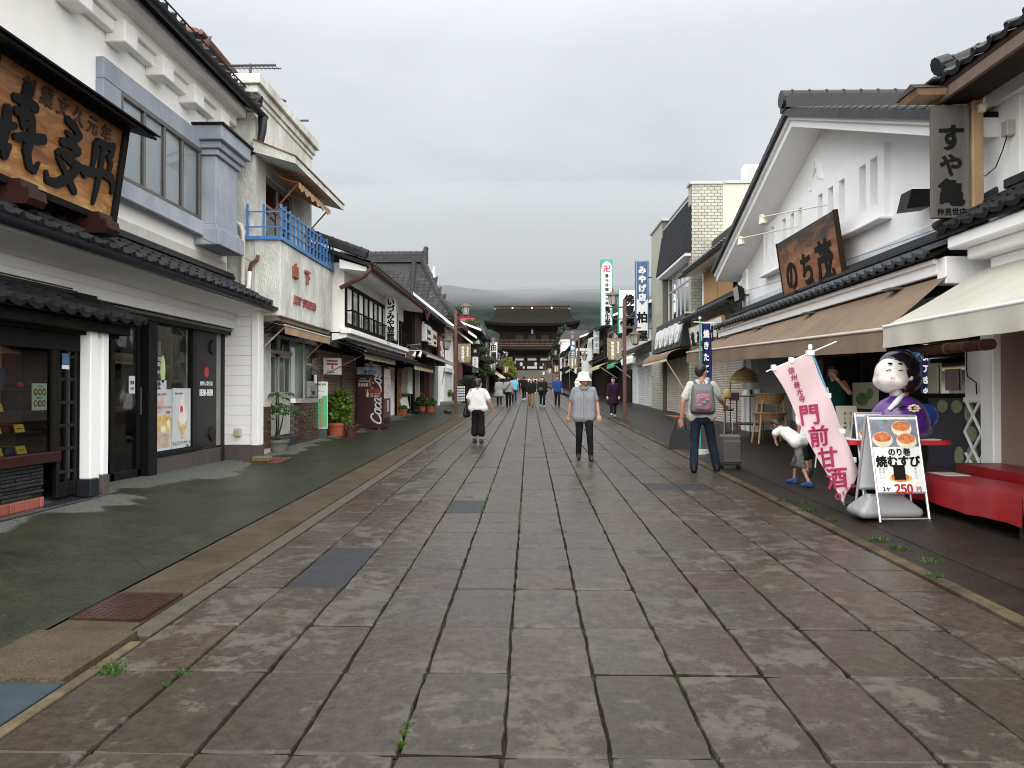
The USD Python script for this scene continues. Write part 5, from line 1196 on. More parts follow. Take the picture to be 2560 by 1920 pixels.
t=Thing('notice_easel','blank white notice board on a low easel before the old shop window','notice board',(-4.85,28.9,.6)); t.part('board',fixn(hexa([(-4.85,28.1,.92),(-4.85,29.8,.92),(-4.87,29.8,.92),(-4.87,28.1,.92),(-4.95,28.1,1.45),(-4.95,29.8,1.45),(-4.97,29.8,1.45),(-4.97,28.1,1.45)])),SIGNW); t.part('easel_leg',cat([tube([(-4.84,28.3,.63),(-4.97,28.3,1.4)],.015,5),tube([(-4.84,29.6,.64),(-4.97,29.6,1.4)],.015,5)]),BROWN)
for i,(x,y,col,lb) in enumerate([(-4.62,31.6, None,'terracotta pot of red geraniums beside the dark glazed door'),(-4.30,31.9, None,'terracotta trough of green plants next to the red geraniums'),(-4.85,28.2, None,'small terracotta pot under the white notice easel'),(-4.75,43.3, None,'white urn of bright green leaves on a stone step')]):
 t=Thing('flower_pot',lb,'potted plant',(x,y,zleft(x,y))); z=zleft(x,y)+(.14 if i==3 else 0); flowerpot(t,(x,y,z),.17 if i!=1 else .22,.26,SIGNW if i==3 else TERRA); t.part('foliage',leaves([((x,y,z+.42),(.28,.28,.24))] if i!=2 else [((x,y,z+.3),(.16,.16,.08))],420,.09,20+i),[FATSIA,FATSIA,FATSIA,LIME][i])
 if i==0:t.part('flower',cat([ball((x+a,y-.1,z+.72+b),.035) for a,b in ((-.05,0),(.06,.05),(.12,-.03),(0,.1))]),REDP)
t=Thing('stone_step','low grey stone step under the white urn','step',(-4.5,42.5,.9)); t.part('slab',box(-5.2,-4.05,40.0,44.0,zleft(-4.5,42)-.05,zleft(-4.5,42)+.16,.03),mat('step_stone',(.17,.16,.14),.8,.2,5))
t=Thing('round_stone','dark round stone lying at the foot of the left lamp post','stone',(-3.5,32.0,.6)); t.part('stone',ball((-3.55,32.1,zleft(-3.5,32)+.09),(.19,.16,.11),2),mat('black_stone',(.03,.03,.03),.6,.3,8),smooth=True)
t=Thing('floor_mat','dark mat on the step of the old shop','mat',(-4.6,31,.6)); t.part('mat',box(-4.95,-4.5,29.9,31.4,zleft(-4.7,31)+.005,zleft(-4.7,31)+.035,.01),BLACK)

# ---------------------------------------------------------------- big tiled roof house behind, with a white gable
E_=Thing('tiled_house','tall house with a great grey hip-and-gable tile roof behind the left lamp post','building',(-6,44,.7))
E_.part('wall',box(-12,-4.85,39.2,47.0,.4,5.4),PLASTER); E_.part('shutter',box(-4.86,-4.78,41.6,45.6,.75,2.7),SHUTW); E_.part('shutter_box',box(-4.9,-4.6,41.4,46,2.72,2.95),SHUTW); E_.part('dark_dado',box(-4.88,-4.76,45.6,47,.7,1.5),RUST)
zr=8.6; rh=E_.holder('roof')
E_.part('roof_face',cat([slab([[(-3.9,38.0,5.45),(-3.9,48.2,5.45)],[(-7.6,41.2,7.7),(-7.6,46.0,7.7)]],(0,0,-.12)),slab([[(-12,38.0,5.45),(-3.9,38.0,5.45)],[(-12,42.2,9.0),(-6.0,42.2,9.0)]],(0,0,-.12))]),TILEOLD,rh)
n_=0
dirw=unit(V([0,4.2,3.55]))
for j in range(16):
 for i in range(26):
  x=-11.9+i*.31; t_=j/16
  if x>-4.1-t_*2.0 or n_>=296: continue
  n_+=1
  E_.inst('roof_tile',arr(tile_mesh(.31,.39,j==0,.05),40) if (i+j)==0 else E_tile if j else E_eave,TILEOLD,frame(V([x,38.0,5.48])+dirw*j*.345,UX,dirw,np.cross(UX,dirw)),rh) if (i+j) else None
  if (i+j)==0:E_tile,E_eave=arr(tile_mesh(.31,.39, False,.05),40),arr(tile_mesh(.31,.39, True,.05),40)
E_.part('ridge',ridge_cap((-12,42.3,9.0),(-6.0,42.3,9.0),.22,.62),TILEOLD,rh); E_.part('ridge_end',cat([box(-6.1,-5.85,42.0,42.6,8.9,9.75,.08),ball((-5.95,42.3,9.8),.16)]),TILEOLD,rh)
E_.part('hip',ridge_cap((-6.1,42.1,9.0),(-4.9,39.6,6.6),.13,.22),TILEOLD,rh); E_.part('hip',ridge_cap((-6.6,42.1,8.95),(-6.3,39.4,6.6),.11,.18),TILEOLD,rh); E_.part('hip',ridge_cap((-4.9,39.6,6.55),(-3.7,37.7,5.35),.13,.22),TILEOLD,rh)
E_.part('gable',fixn(prism(shapely.Polygon([(42.4,8.8),(40.6,6.5),(44.2,6.5)]),.08,(-5.55,0,0),UY,UZ)),PLASTER)
for i in range(18):E_.part('eave_tile',cyl((-3.86,38.2+i*.55,5.46),(-3.95,38.2+i*.55,5.50),.07, None,8),TILEOLD,rh)
for (p,q) in (((-3.9,37.9,4.9),(-6.0,37.9,6.6)),((-3.6,46.5,4.6),(-5.4,46.5,6.0))):E_.part('white_verge',hull([V(p),V(q),V(p)+(0,0,.14),V(q)+(0,0,.14),V(p)+(0,.1,0),V(q)+(0,.1,0),V(p)+(0,.1,.14),V(q)+(0,.1,.14)]),WHITEP)
F_=Thing('red_timber_house','red-brown boarded house with a white-edged gable behind the lamp banner','building',(-4.5,50,.8))
F_.part('wall',box(-10,-4.3,47.2,56,.5,5.6),mat('red_boards',(.12,.042,.03),.7,.25,5,zs=.2)); F_.part('roof_slab',hexa([(-3.4,46.8,5.0),(-7,46.8,7.4),(-7,56.5,7.4),(-3.4,56.5,5.0),(-3.4,46.8,5.15),(-7,46.8,7.55),(-7,56.5,7.55),(-3.4,56.5,5.15)]),TILEOLD)
for k in range(3):F_.part('vent_louvre',box(-4.32,-4.22,47.5,49.0,2.9+k*.25,3.0+k*.25),BROWN)
F_.part('verge',hull([(-3.35,46.75,4.95),(-3.35,46.85,4.95),(-7,46.75,7.4),(-7,46.85,7.4),(-3.35,46.75,5.12),(-3.35,46.85,5.12),(-7,46.75,7.57),(-7,46.85,7.57)]),WHITEP)
F_.part('ground_opening',box(-4.32,-4.25,47.3,55.5,.8,3.0),INSIDE); F_.part('pent',hexa([(-3.3,47,3.0),(-4.3,47,3.4),(-4.3,56,3.4),(-3.3,56,3.0),(-3.3,47,3.1),(-4.3,47,3.5),(-4.3,56,3.5),(-3.3,56,3.1)]),TILEOLD)
hang_sign('blue_white_sign','narrow white sign with green and grey writing under a small green roof',-3.73,-3.34,48,2.85,3.87,SIGNW,'野沢菜老舗',.15,GREYSTUCCO,bold=2)
t=Thing('roofed_sign_post','tall dark sign post with a pale green roof and a black nameboard','sign',(-3.6,48,.9)); t.part('post',box(-3.78,-3.66,48.15,48.3,.8,4.6),BROWN); t.part('little_roof',hull([(-3.98,47.6,4.7),(-3.22,47.6,4.7),(-3.98,48.7,4.7),(-3.22,48.7,4.7),(-3.9,48.15,4.95),(-3.3,48.15,4.95)]),mat('verdigris',(.17,.24,.19),.6)); t.part('nameboard',box(-3.85,-3.3,48.1,48.2,3.95,4.65),BLACK); t.part('nameboard_mark',lettering('茶',.22,(-3.55,48.09,4.2),UX),SIGNW)
t=Thing('lattice_rack','dark rack of white paper squares beside the left lamp post','rack',(-4.3,45,.8)); t.part('frame',box(-4.45,-3.9,45.0,45.1,.95,2.0,.02),BLACKW)
for i in range(4):
 for j in range(6):t.part('paper_square',box(-4.41+i*.125,-4.31+i*.125,44.985,45.0,1.02+j*.16,1.13+j*.16),SIGNW)
def far_house(name,label,x,out,y0,y1,zf,h1,h2,wall,roof_m,ground=INSIDE,eave=.9,bands=True,win=2):
 # a two-storey street house: walls, roof, pent roof, ground floor opening, upstairs windows
 t=Thing(name,label,'building',(x,(y0+y1)/2,zf)); xb=x-out*7
 t.part('wall',box(x,xb,y0,y1,zf-.4,zf+h2),wall)
 e=x+out*eave; m_=x-out*4
 t.part('roof',hexa([(min(e,m_),y0-.4,(zf+h2-.15) if e<m_ else zf+h2+1.7),(max(e,m_),y0-.4,(zf+h2-.15) if e>m_ else zf+h2+1.7),(max(e,m_),y1+.4,(zf+h2-.15) if e>m_ else zf+h2+1.7),(min(e,m_),y1+.4,(zf+h2-.15) if e<m_ else zf+h2+1.7)]+[(min(e,m_),y0-.4,(zf+h2) if e<m_ else zf+h2+1.85),(max(e,m_),y0-.4,(zf+h2) if e>m_ else zf+h2+1.85),(max(e,m_),y1+.4,(zf+h2) if e>m_ else zf+h2+1.85),(min(e,m_),y1+.4,(zf+h2) if e<m_ else zf+h2+1.85)]),roof_m)
 t.part('verge',hull([(e,y0-.5,zf+h2-.1),(m_,y0-.5,zf+h2+1.75),(e,y0-.4,zf+h2-.1),(m_,y0-.4,zf+h2+1.75),(e,y0-.5,zf+h2+.06),(m_,y0-.5,zf+h2+1.92),(e,y0-.4,zf+h2+.06),(m_,y0-.4,zf+h2+1.92)]),WHITEP if wall is PLASTER else TILEOLD)
 p=x+out*1.15
 q=[(p,y0,zf+h1-.12),(x,y0,zf+h1+.3),(x,y1,zf+h1+.3),(p,y1,zf+h1-.12)]; t.part('pent_roof',hull([V(a) for a in q]+[V(a)+(0,0,.1) for a in q]),TILEOLD)
 t.part('shopfront',box(x+out*.04,x-out*.02,y0+.2,y1-.2,zf,zf+h1-.35),ground)
 for k in range(win):
  a=y0+(y1-y0)*(k+.2)/win; b=a+(y1-y0)*.6/win; wv=t.part('window',box(x+out*.05,x,a,b,zf+h1+.6,zf+h2-.5),BLACKW); t.part('pane',box(x+out*.055,x+out*.05,a+.1,b-.1,zf+h1+.7,zf+h2-.6),GLASSD,wv)
 return t
far=[(-4.6,1,57,66,PLASTER,'white plastered house behind the second left lamp post'),(-4.5,1,67,76,BROWN,'dark brown timber house beyond the yellow awning'),(-4.5,1,77,90,PLASTER,'white shop with a pale awning halfway up the left side'),(-4.4,1,91,106,BROWN,'dim brown shop left of the yellow-green tree'),(-4.4,1,107,128,PLASTER,'small white shop behind the yellow-green tree')]
for (x,o,a,b,w_,lb) in far:far_house('street_house',lb,x,o,a,b,zroad(a)+.1,2.9,5.2,w_,TILEOLD)
t=Thing('yellow_awning','slanting yellow canvas awning on the left side of the street','awning',(-3.6,66,3)); t.part('canvas',slab([[(-4.5,60,4.2),(-4.5,72,4.4)],[(-3.0,60,3.1),(-3.0,72,3.3)]],(0,0,-.03)),YELLOWAWN)
t=Thing('pale_awning','white slatted awning sloping down beyond the yellow one','awning',(-3.4,80,3)); t.part('canvas',slab([[(-4.4,76,4.1),(-4.4,92,4.4)],[(-2.9,76,3.0),(-2.9,92,3.3)]],(0,0,-.03)),WHITEAWN)
hang_sign('inn_sign','narrow white sign with black characters among the far left houses',-3.75,-3.05,70,4.2,6.3,SIGNW,'田屋館',.55,INK,bold=4)
t=Thing('red_flag','red and white checked banner above the pine','banner',(-5.2,70,6)); t.part('cloth',box(-6.6,-5.2,70,70.06,6.6,8.6),REDP); t.part('checks',cat([box(-6.5,-5.9,69.97,69.99,7.9,8.35),box(-5.85,-5.4,69.97,69.99,7.4,7.8),box(-6.4,-5.95,69.97,69.99,6.9,7.3)]),SIGNW)
t=Thing('white_storehouse','small white storehouse with a grey roof left of the gate','building',(-6.5,120,3)); t.part('wall',box(-11,-7.4,118,126,3,11.1),PLASTER); t.part('roof',hull([(-11.4,117,11.1),(-7.0,117,11.1),(-11.4,127,11.1),(-7.0,127,11.1),(-10.6,119,12.5),(-7.8,119,12.5),(-10.6,125,12.5),(-7.8,125,12.5)]),TILEOLD); t.part('cornice',box(-11.2,-7.2,117.6,126.4,10.7,11.1),PLASTER)
def pine_tree(label,x,y,z,h,pads,seed,lean=0):
 t=Thing('pine_tree',label,'tree',(x,y,z)); t.part('trunk',tube([(x,y,z),(x+lean*.3,y,z+h*.4),(x+lean*.8,y,z+h*.75),(x+lean,y,z+h)],[.2,.16,.11,.04],8),BARK,smooth=True)
 for k,(dx,dz,r) in enumerate(pads):t.part('branch',tube([(x+lean*dz/h*.9,y,z+dz-.2),(x+dx*.6,y,z+dz-.05),(x+dx,y,z+dz)],.05,5),BARK)
 t.part('crown',leaves([((x+dx+sx*r*.5,y+sy*r*.6,z+dz+.1*sx),(r*.75,r*.8,r*.30)) for dx,dz,r in pads for sx,sy in ((-1,-.5),(1,.4),(0,0))],5200,.26,seed,'needle',1.2),PINE)
pine_tree('shaped pine with flat tiers of needles behind the left lantern',-6.1,60,1.1,7.2,[(.2,7.1,.8),(-.9,6.3,.9),(.9,6.0,1.0),(-.3,5.2,1.1),(1.3,4.9,.9),(.5,4.1,1.0),(1.6,3.9,.7)],31,.4)
pine_tree('smaller pine leaning over the street beside the dark nameboard',-4.6,58,1.1,4.0,[(.3,3.6,.9),(1.0,2.9,.9),(.5,2.2,.9),(1.2,1.9,.6)],33,.5)
t=Thing('small_pine','low clipped pine branch by the roofed sign post','tree',(-4.0,46,.9)); t.part('trunk',tube([(-4.4,46,.9),(-4.2,46,2.0),(-3.6,46,2.3)],.05,6),BARK); t.part('crown',leaves([((-3.7,46,2.45),(.45,.5,.18)),((-4.1,46,2.2),(.4,.4,.15))],900,.14,35,'needle',1.2),PINE)
t=Thing('street_tree','bright yellow-green tree among the far left lamps','tree',(-3.3,100,2)); t.part('trunk',tube([(-3.2,100,1.9),(-3.3,100,3.6),(-3.0,100,5)],[.14,.1,.05],7),BARK); t.part('crown',leaves([((-3.2,100,4.6),(1.1,1.2,1.0)),((-2.5,100,4.2),(.9,1.0,.9)),((-3.9,100,4.9),(.9,1.0,.8)),((-2.9,100,5.6),(.6,.6,.6)),((-2.2,100,3.6),(.5,.6,.5))],2400,.26,41),YGREEN)
t=Thing('stone_lantern','tall carved stone lantern on the left near the crowd','lantern',(-3.9,125,2.4)); t.part('base',lathe([(.9,0),(.9,.3),(.5,.5),(.38,1.6),(.6,1.9)],6,(-3.6,125,2.3)),mat('old_stone',(.20,.19,.16),.9,.25,4)); t.part('light_box',lathe([(.5,1.9),(.5,2.7)],6,(-3.6,125,2.3)),ML('old_stone')); t.part('cap',lathe([(1.0,2.7),(.3,3.1),(.12,3.5),(.0,3.7)],6,(-3.6,125,2.3)),ML('old_stone'))

# ================================================================ RIGHT SIDE
# ---------------------------------------------------------------- miso shop at the near right
R=Thing('miso_shop','white plaster shop at the right edge with coved eaves and a tiled lean-to','building',(5.78,7,.4))
R.part('upper_wall',box(5.78,10,2,9.5,3.3,5.4),PLASTER2)
R.part('cornice',box(5.62,5.78,2,9.42,5.06,5.24,.01),PLASTER2); R.part('cornice',box(5.50,5.78,2,9.45,5.24,5.40,.01),PLASTER2); R.part('wall_pier',box(5.70,5.78,8.72,9.46,3.6,5.06,.008),PLASTER2)
rr=R.holder('roof')
R.part('roof_slab',hexa([(4.92,2,5.20),(8.5,2,6.75),(8.5,9.1,6.75),(4.92,9.1,5.20),(4.92,2,5.26),(8.5,2,6.81),(8.5,9.1,6.81),(4.92,9.1,5.26)]),BROWN,rr)
R.part('eave_board',box(4.93,4.98,2,9.1,5.06,5.22,.006),mat('warm_brown_board',(.14,.095,.075),.6,.15,5),rr); R.part('eave_board',box(4.98,5.4,2,9.08,5.08,5.16,.006),BROWN,rr)
tile_roof(R,rr,(4.88,6.4,5.28),(0,1,0),(.918,0,.397),.285,.30,10,4,TILE,roll=.045)
R.part('verge_cap',ridge_cap((5.0,9.0,5.36),(8.2,9.0,6.75),.10,.17),TILE,rr); R.part('verge_end',cat([cyl((4.9,9.0,5.50),(5.05,9.0,5.56),.11,.10,10),box(4.78,5.05,8.85,9.2,5.27,5.33,.02)]),TILE,rr)
lt2=R.holder('lean_to_roof')
R.part('roof_slab',hexa([(5.0,2,3.46),(5.78,2,3.92),(5.78,9.2,3.92),(5.0,9.2,3.46),(5.0,2,3.52),(5.78,2,3.98),(5.78,9.2,3.98),(5.0,9.2,3.52)]),BLACKW,lt2)
tile_roof(R,lt2,(4.97,6.2,3.53),(0,1,0),(.861,0,.508),.265,.27,11,3,TILE,roll=.04)
R.part('verge_cap',tube([(4.96,9.16,3.60),(5.75,9.16,4.06)],.055,8),TILE,lt2,smooth=True); R.part('top_course',box(5.62,5.78,2,8.9,3.99,4.10,.01),TILE,lt2)
for x0,x1,z0,z1,e in ((5.06,5.8,3.30,3.46,9.08),(5.22,5.8,3.16,3.299,8.95),(5.40,5.8,2.98,3.159,8.8),(5.5,5.8,2.86,2.979,9.2)):R.part('cove',box(x0,x1,2,e,z0,z1,.02),PLASTER2)
R.part('corner_post',box(5.66,5.80,9.18,9.44,.40,2.9,.012),SIDING); R.part('post_base',box(5.65,5.81,9.17,9.45,.3,.47),SKIRT)
R.part('back_wall',box(7.2,7.3,2,9.45,.2,3),INSIDE); R.part('side_wall',box(5.9,7.2,9.35,9.45,.3,2.9),INSIDE); R.part('ceiling',box(5.8,7.3,2,9.45,2.9,3.0),INSIDE); R.part('shop_floor',box(5.8,7.3,2,9.45,.1,.42),BLACKW)
R.part('pink_panel',box(5.75,5.79,8.55,9.17,.45,2.86),mat('brown_pink_panel',(.22,.15,.125),.5,.08,2)); R.part('dark_door',box(5.78,5.82,6.0,8.54,.45,2.86),BLACKW); R.part('frame_bar',box(5.74,5.80,8.49,8.56,.45,2.86,.006),BROWN)
R.part('cable_box',box(5.60,5.70,8.78,8.90,4.60,4.78,.01),mat('beige_box',(.42,.40,.34),.5)); R.part('cable',tube([(5.64,8.84,4.62),(5.62,8.9,4.45),(5.60,9.0,4.28),(5.57,9.15,4.22),(5.54,9.28,4.28),(5.52,9.3,4.5)],.007,5),INK,smooth=True)
wa=Thing('ivory_awning','big ivory canvas awning sloping out over the red benches','awning',(4.8,6,2.7))
awning(wa,'canvas',5.45,3.07,4.25,2.36,2.0,8.98,.24,WHITEAWN,n=30,sag=.015,frame_mt=SIGNW,wave=.02)
wa.part('end_arm',tube([(5.5,8.96,2.95),(4.27,8.96,2.32)],.018,6),BROWN)
br=Thing('bamboo_roll','rolled-up brown bamboo blind hanging under the ivory awning','blind',(5.3,9.3,2.1)); br.part('roll',tube([(5.3,8.62,2.13),(5.3,10.4,2.13)],.065,12),BAMROLL)
for y in (8.75,9.1,9.5):br.part('tie',tube([(5.3+.067*math.cos(a),y,2.13+.067*math.sin(a)) for a in np.linspace(0,6.28,14)],.006,4),STRAW)
# hanging nameboard on its bracket post, lamps
nb=Thing('hanging_nameboard','weathered grey hanging nameboard with three big black brush characters under a little roof','sign',(5.05,9.0,3.6))
WGREY=mat('weathered_board',(.135,.125,.115),.8,.45,5.0,.3,40,zs=.12,dirt=(.055,.05,.045),ds=2.5)
nb.part('board',box(4.835,5.285,8.98,9.04,3.67,5.03,.008),WGREY)
for ch,z,h in (('す',4.57,.33),('や',4.25,.28),('亀',3.91,.33)):nb.part('brush_character',lettering(ch,h,(5.06,8.979,z),UX,bold=3,brush=.3,depth=.006,px=96),INK)
nb.part('small_lettering',lettering('仲見世店',.088,(5.065,8.979,3.725),UX,bold=2,depth=.004),INK)
nr=nb.holder('little_roof')
nb.part('roof_boards',hexa([(4.62,8.86,5.11),(5.40,8.86,5.11),(5.40,9.18,5.11),(4.62,9.18,5.11),(4.56,8.80,5.17),(5.44,8.80,5.17),(5.44,9.24,5.17),(4.56,9.24,5.17)]),WOODP,nr); nb.part('roof_cap',hull([(4.54,8.78,5.165),(5.44,8.78,5.175),(4.54,9.26,5.165),(5.44,9.26,5.175),(4.60,9.02,5.30),(5.44,9.02,5.31)]),BROWN,nr); nb.part('bracket_post',box(5.31,5.44,8.96,9.08,3.72,5.12,.01),WOODP)
for x in (4.92,5.20):nb.part('eye_hook',tube([(x,9.01,5.10),(x,9.01,5.07),(x+.018,9.01,5.05),(x,9.01,5.03)],.005,5),STEEL)
nl=Thing('nameboard_spotlight','small white spotlight on a bent arm beside the hanging nameboard','lamp',(5.35,8.9,4.9)); nl.part('base',box(5.36,5.44,8.90,8.96,4.92,5.02,.01),SIGNC); nl.part('arm',tube([(5.40,8.9,5.02),(5.40,8.86,5.12),(5.32,8.82,5.22)],.012,6),SIGNC,smooth=True); nl.part('lamp_head',cyl((5.30,8.82,5.24),(5.24,8.80,5.11),.035,.05,12),WHITEP,smooth=40)
fl=Thing('black_floodlight','flat black floodlight behind the lower edge of the hanging nameboard','lamp',(5.4,10.8,4.3)); fl.part('housing',hexa([(5.35,10.6,4.18),(5.70,10.6,4.22),(5.70,10.9,4.22),(5.35,10.9,4.18),(5.42,10.6,4.46),(5.70,10.6,4.46),(5.70,10.9,4.46),(5.42,10.9,4.46)]),BLACK); fl.part('stay',tube([(5.7,10.75,4.3),(5.8,10.75,4.3)],.015,6),BLACK)
# ---------------------------------------------------------------- gabled white shop
G_=Thing('gabled_shop','white gabled shop with slot windows, dark tiled lean-to and a tan awning','building',(5.8,14.7,.5))
PK=(14.65,7.05); NE,FE=(9.1,4.92),(20.55,4.86)
wallpoly=shapely.Polygon([(9.52,2.7),(20.1,2.7),(20.1,5.0),(14.65,6.95),(9.52,5.0)])
slots=[(17.98,.30),(17.50,.26),(16.70,.30),(16.18,.28),(15.72,.28),(14.62,.26),(14.12,.28),(13.62,.30),(12.78,.30),(12.36,.32)]
holes=shapely.union_all([shapely.box(y-w*.42,4.66,y+w*.42,5.46) for y,w in slots])
G_.part('gable_wall',fixn(prism(wallpoly.difference(holes),.22,(5.8,0,0),UY,UZ)),PLASTER2)
G_.part('wall_core',fixn(prism(wallpoly.buffer(-.02),.2,(6.1,0,0),UY,UZ)),PLASTER2)
fr_=shapely.box(12.0,4.40,18.15,5.60).difference(holes); G_.part('slot_panel',fixn(prism(fr_,.10,(5.70,0,0),UY,UZ)),PLASTER2); G_.part('slot_ledge',box(5.60,5.81,11.95,18.2,4.36,4.41,.01),PLASTER2)
EMB=PLASTER2
em=shapely.union_all([shapely.LineString(q).buffer(.012) for q in ([(15.35,5.75),(15.05,6.30),(14.85,5.85),(14.98,5.95)],[(15.2,6.0),(15.0,6.12),(14.95,6.05)],[(14.88,6.2),(14.72,5.8)],[(15.4,5.8),(15.38,5.74),(15.3,5.74)])]); G_.part('plaster_emblem',fixn(prism(em,.04,(5.762,0,0),UY,UZ)),EMB)
gr=G_.holder('roof')
def gable_plane(y,off=0): return (PK[1]-(y-PK[0])*(PK[1]-FE[1])/(FE[0]-PK[0]) if y>PK[0] else PK[1]-(PK[0]-y)*(PK[1]-NE[1])/(PK[0]-NE[0]))+off
for a,b in ((PK[0],FE[0]),(NE[0],PK[0])):
 za,zb=gable_plane(a),gable_plane(b)
 G_.part('roof_plane',hexa([(5.1,a,za),(12,a,za),(12,b,zb),(5.1,b,zb),(5.1,a,za+.07),(12,a,za+.07),(12,b,zb+.07),(5.1,b,zb+.07)]),BLACKW,gr)
 G_.part('bargeboard',hexa([(5.16,a,za-.24),(5.8,a,za-.24),(5.8,b,zb-.24),(5.16,b,zb-.24),(5.16,a,za-.002),(5.8,a,za-.002),(5.8,b,zb-.002),(5.16,b,zb-.002)]),PLASTER2)
 G_.part('bargeboard_lip',hexa([(5.10,a,za-.10),(5.17,a,za-.10),(5.17,b,zb-.10),(5.10,b,zb-.10),(5.10,a,za-.003),(5.17,a,za-.003),(5.17,b,zb-.003),(5.10,b,zb-.003)]),PLASTER2)
 L_=math.hypot(b-a,zb-za); n=int(L_/.27); d_=unit(V([0,b-a,zb-za])) if za>zb else unit(V([0,a-b,za-zb])); top=V([5.05,a,za+.08]) if za>zb else V([5.05,b,zb+.08]); s_=V([0,d_[1],d_[2]])
 vt_=arr(cat([hull([(-.03,0,0),(.34,0,0),(-.03,.30,0),(.34,.30,0),(-.03,0,.035),(.34,0,.035),(-.03,.30,.018),(.34,.30,.018),(-.035,.0,-.10),(-.035,.28,-.10),(-.01,0,-.10),(-.01,.28,-.10)]),cyl((.06,0,.03),(.06,.31,.022),.05,.045,8)]),40)
 for i in range(n):
  p_=top+d_*(i*L_/n)+V([0,0,.0]); up_=np.cross(UX,d_); up_=up_ if up_[2]>0 else -up_
  M_=np.stack([UX,d_,up_],1)
  if np.linalg.det(M_)<0:
   G_.inst('verge_tile',vt_,TILE,frame(p_+d_*.30,UX,-d_,up_),gr)
  else:G_.inst('verge_tile',vt_,TILE,frame(p_,UX,d_,up_),gr)
G_.part('ridge',ridge_cap((5.0,PK[0],PK[1]+.08),(12,PK[0],PK[1]+.08),.15,.34),TILE,gr); G_.part('ridge_end',cyl((4.95,PK[0],PK[1]+.30),(5.05,PK[0],PK[1]+.30),.17, None,14),TILE,gr)
for y in (20.1,):G_.part('corner_pilaster',box(5.74,6.0,19.75,20.12,2.7,4.85,.01),PLASTER2)
l3=G_.holder('lean_to_roof')
G_.part('roof_slab',hexa([(5.02,9.3,3.26),(5.8,9.3,3.62),(5.8,20.3,3.62),(5.02,20.3,3.26),(5.02,9.3,3.31),(5.8,9.3,3.67),(5.8,20.3,3.67),(5.02,20.3,3.31)]),BLACKW,l3)
tile_roof(G_,l3,(5.0,9.35,3.32),(0,1,0),(.908,0,.419),.272,.26,40,2,TILEG,roll=.04)
for z0,z1,x in ((3.60,3.66,5.42),(3.663,3.71,5.48),(3.713,3.76,5.54),(3.763,3.80,5.60)):G_.part('top_course',box(x,5.8,9.3,20.3,z0,z1,.008),TILE,l3)
G_.part('flashing',box(5.78,5.80,9.5,19.7,3.80,3.98),mat('pale_flashing',(.60,.65,.70),.5))
G_.part('fascia',box(5.14,5.9,9.45,20.3,3.06,3.26,.01),PLASTER2); G_.part('fascia',box(5.09,5.2,9.45,20.3,3.20,3.262,.008),PLASTER2); G_.part('fascia_end',box(5.14,5.8,9.25,9.45,2.92,3.26,.01),PLASTER2)
G_.part('ceiling',box(5.2,12,9.5,20.3,2.95,3.05),INSIDE); G_.part('back_wall',box(7.9,8.0,9.5,20.3,.3,3),mat('dim_back_wall',(.10,.085,.075),.8,.1,2)); G_.part('end_wall',box(5.85,8,20.1,20.3,.4,3),PLASTER2); G_.part('side_wall',box(5.85,8,9.5,9.6,.3,3),INSIDE); G_.part('shop_floor',box(5.85,8,9.5,20.3,.1,.52),mat('dark_floor',(.045,.04,.036),.5))
for y0,y1 in ((20.0,20.25),(19.35,19.75),(11.6,11.85)):G_.part('post',box(5.74,5.95,y0,y1,.45,3.0,.01),SIDING if y0>15 else BLACKW)
G_.part('wall_mark',fixn(prism(text_poly('&',.62,bold=3)[0],.01,(7.88,17.7,1.75),-UY,UZ)),INK)
G_.part('inner_panel',box(7.0,7.06,16.0,17.1,.5,3),INSIDE); G_.part('noren',slab([[[6.4+.02*math.sin(y*12),y,z] for y in np.linspace(14.8,16.6,30)] for z in (2.3,2.9)],(.01,0,0)),mat('noren_cloth',(.10,.06,.06),.9)); G_.part('counter',box(6.1,6.6,11.6,14.6,.5,1.28,.01),mat('counter_brown',(.12,.05,.03),.5,.2,4))
t=Thing('shop_poster','small green picture poster on the counter behind the woman','poster',(6.0,13,1.3)); t.part('sheet',box(6.0,6.02,12.9,13.9,1.28,1.75),SIGNC); t.part('picture',cat([prism(shapely.union_all([ellipse(13.5,1.45,.25,.12),ellipse(13.2,1.55,.12,.1)]),.004,(5.999,0,0),UY,UZ)]),mat('leaf_print',(.16,.30,.07),.6,.3,9))
G_.part('oyaki_board',box(5.84,5.90,9.62,11.0,.5,1.5,.01),mat('navy_board',(.03,.034,.05),.4)); OY=mat('oyaki_print',(.32,.33,.20),.6,.35,12)
for i,(y,z,a,b) in enumerate([(9.95,1.30,.11,.14),(9.92,1.02,.11,.11),(9.90,.74,.12,.14),(10.25,1.38,.12,.09),(10.6,1.38,.13,.09),(10.2,.70,.1,.14)]):G_.part('oyaki_print',fixn(prism(ellipse(y,z,a,b,24),.02,(5.825,0,0),UY,UZ)),OY)
G_.part('window_bar',box(5.86,5.92,9.62,11.6,1.5,1.56),BLACKW); G_.part('pane',xpane(5.9,9.62,11.6,1.56,2.9),GLASSD); G_.part('window_notice',box(5.87,5.89,10.3,10.6,1.6,1.9),mat('dim_notice',(.32,.26,.25),.6)); G_.part('window_notice',box(5.87,5.89,10.8,11.05,1.55,2.0),SIGNC)
t=Thing('white_trellis','white expanding trellis below a pulled-down blind beside the corner post','trellis',(5.7,9.6,.6))
for z0 in (.62,1.06):
 for (a,b) in (((9.48,z0),(9.84,z0+.44)),((9.84,z0),(9.48,z0+.44))):t.part('lath',tube([(5.70,a[0],a[1]),(5.70,b[0],b[1])],.020,6),WHITEP)
for y in (9.48,9.84):t.part('lath',tube([(5.71,y,.78),(5.71,9.66,.56 if y<9.6 else .60)],.018,6),WHITEP)
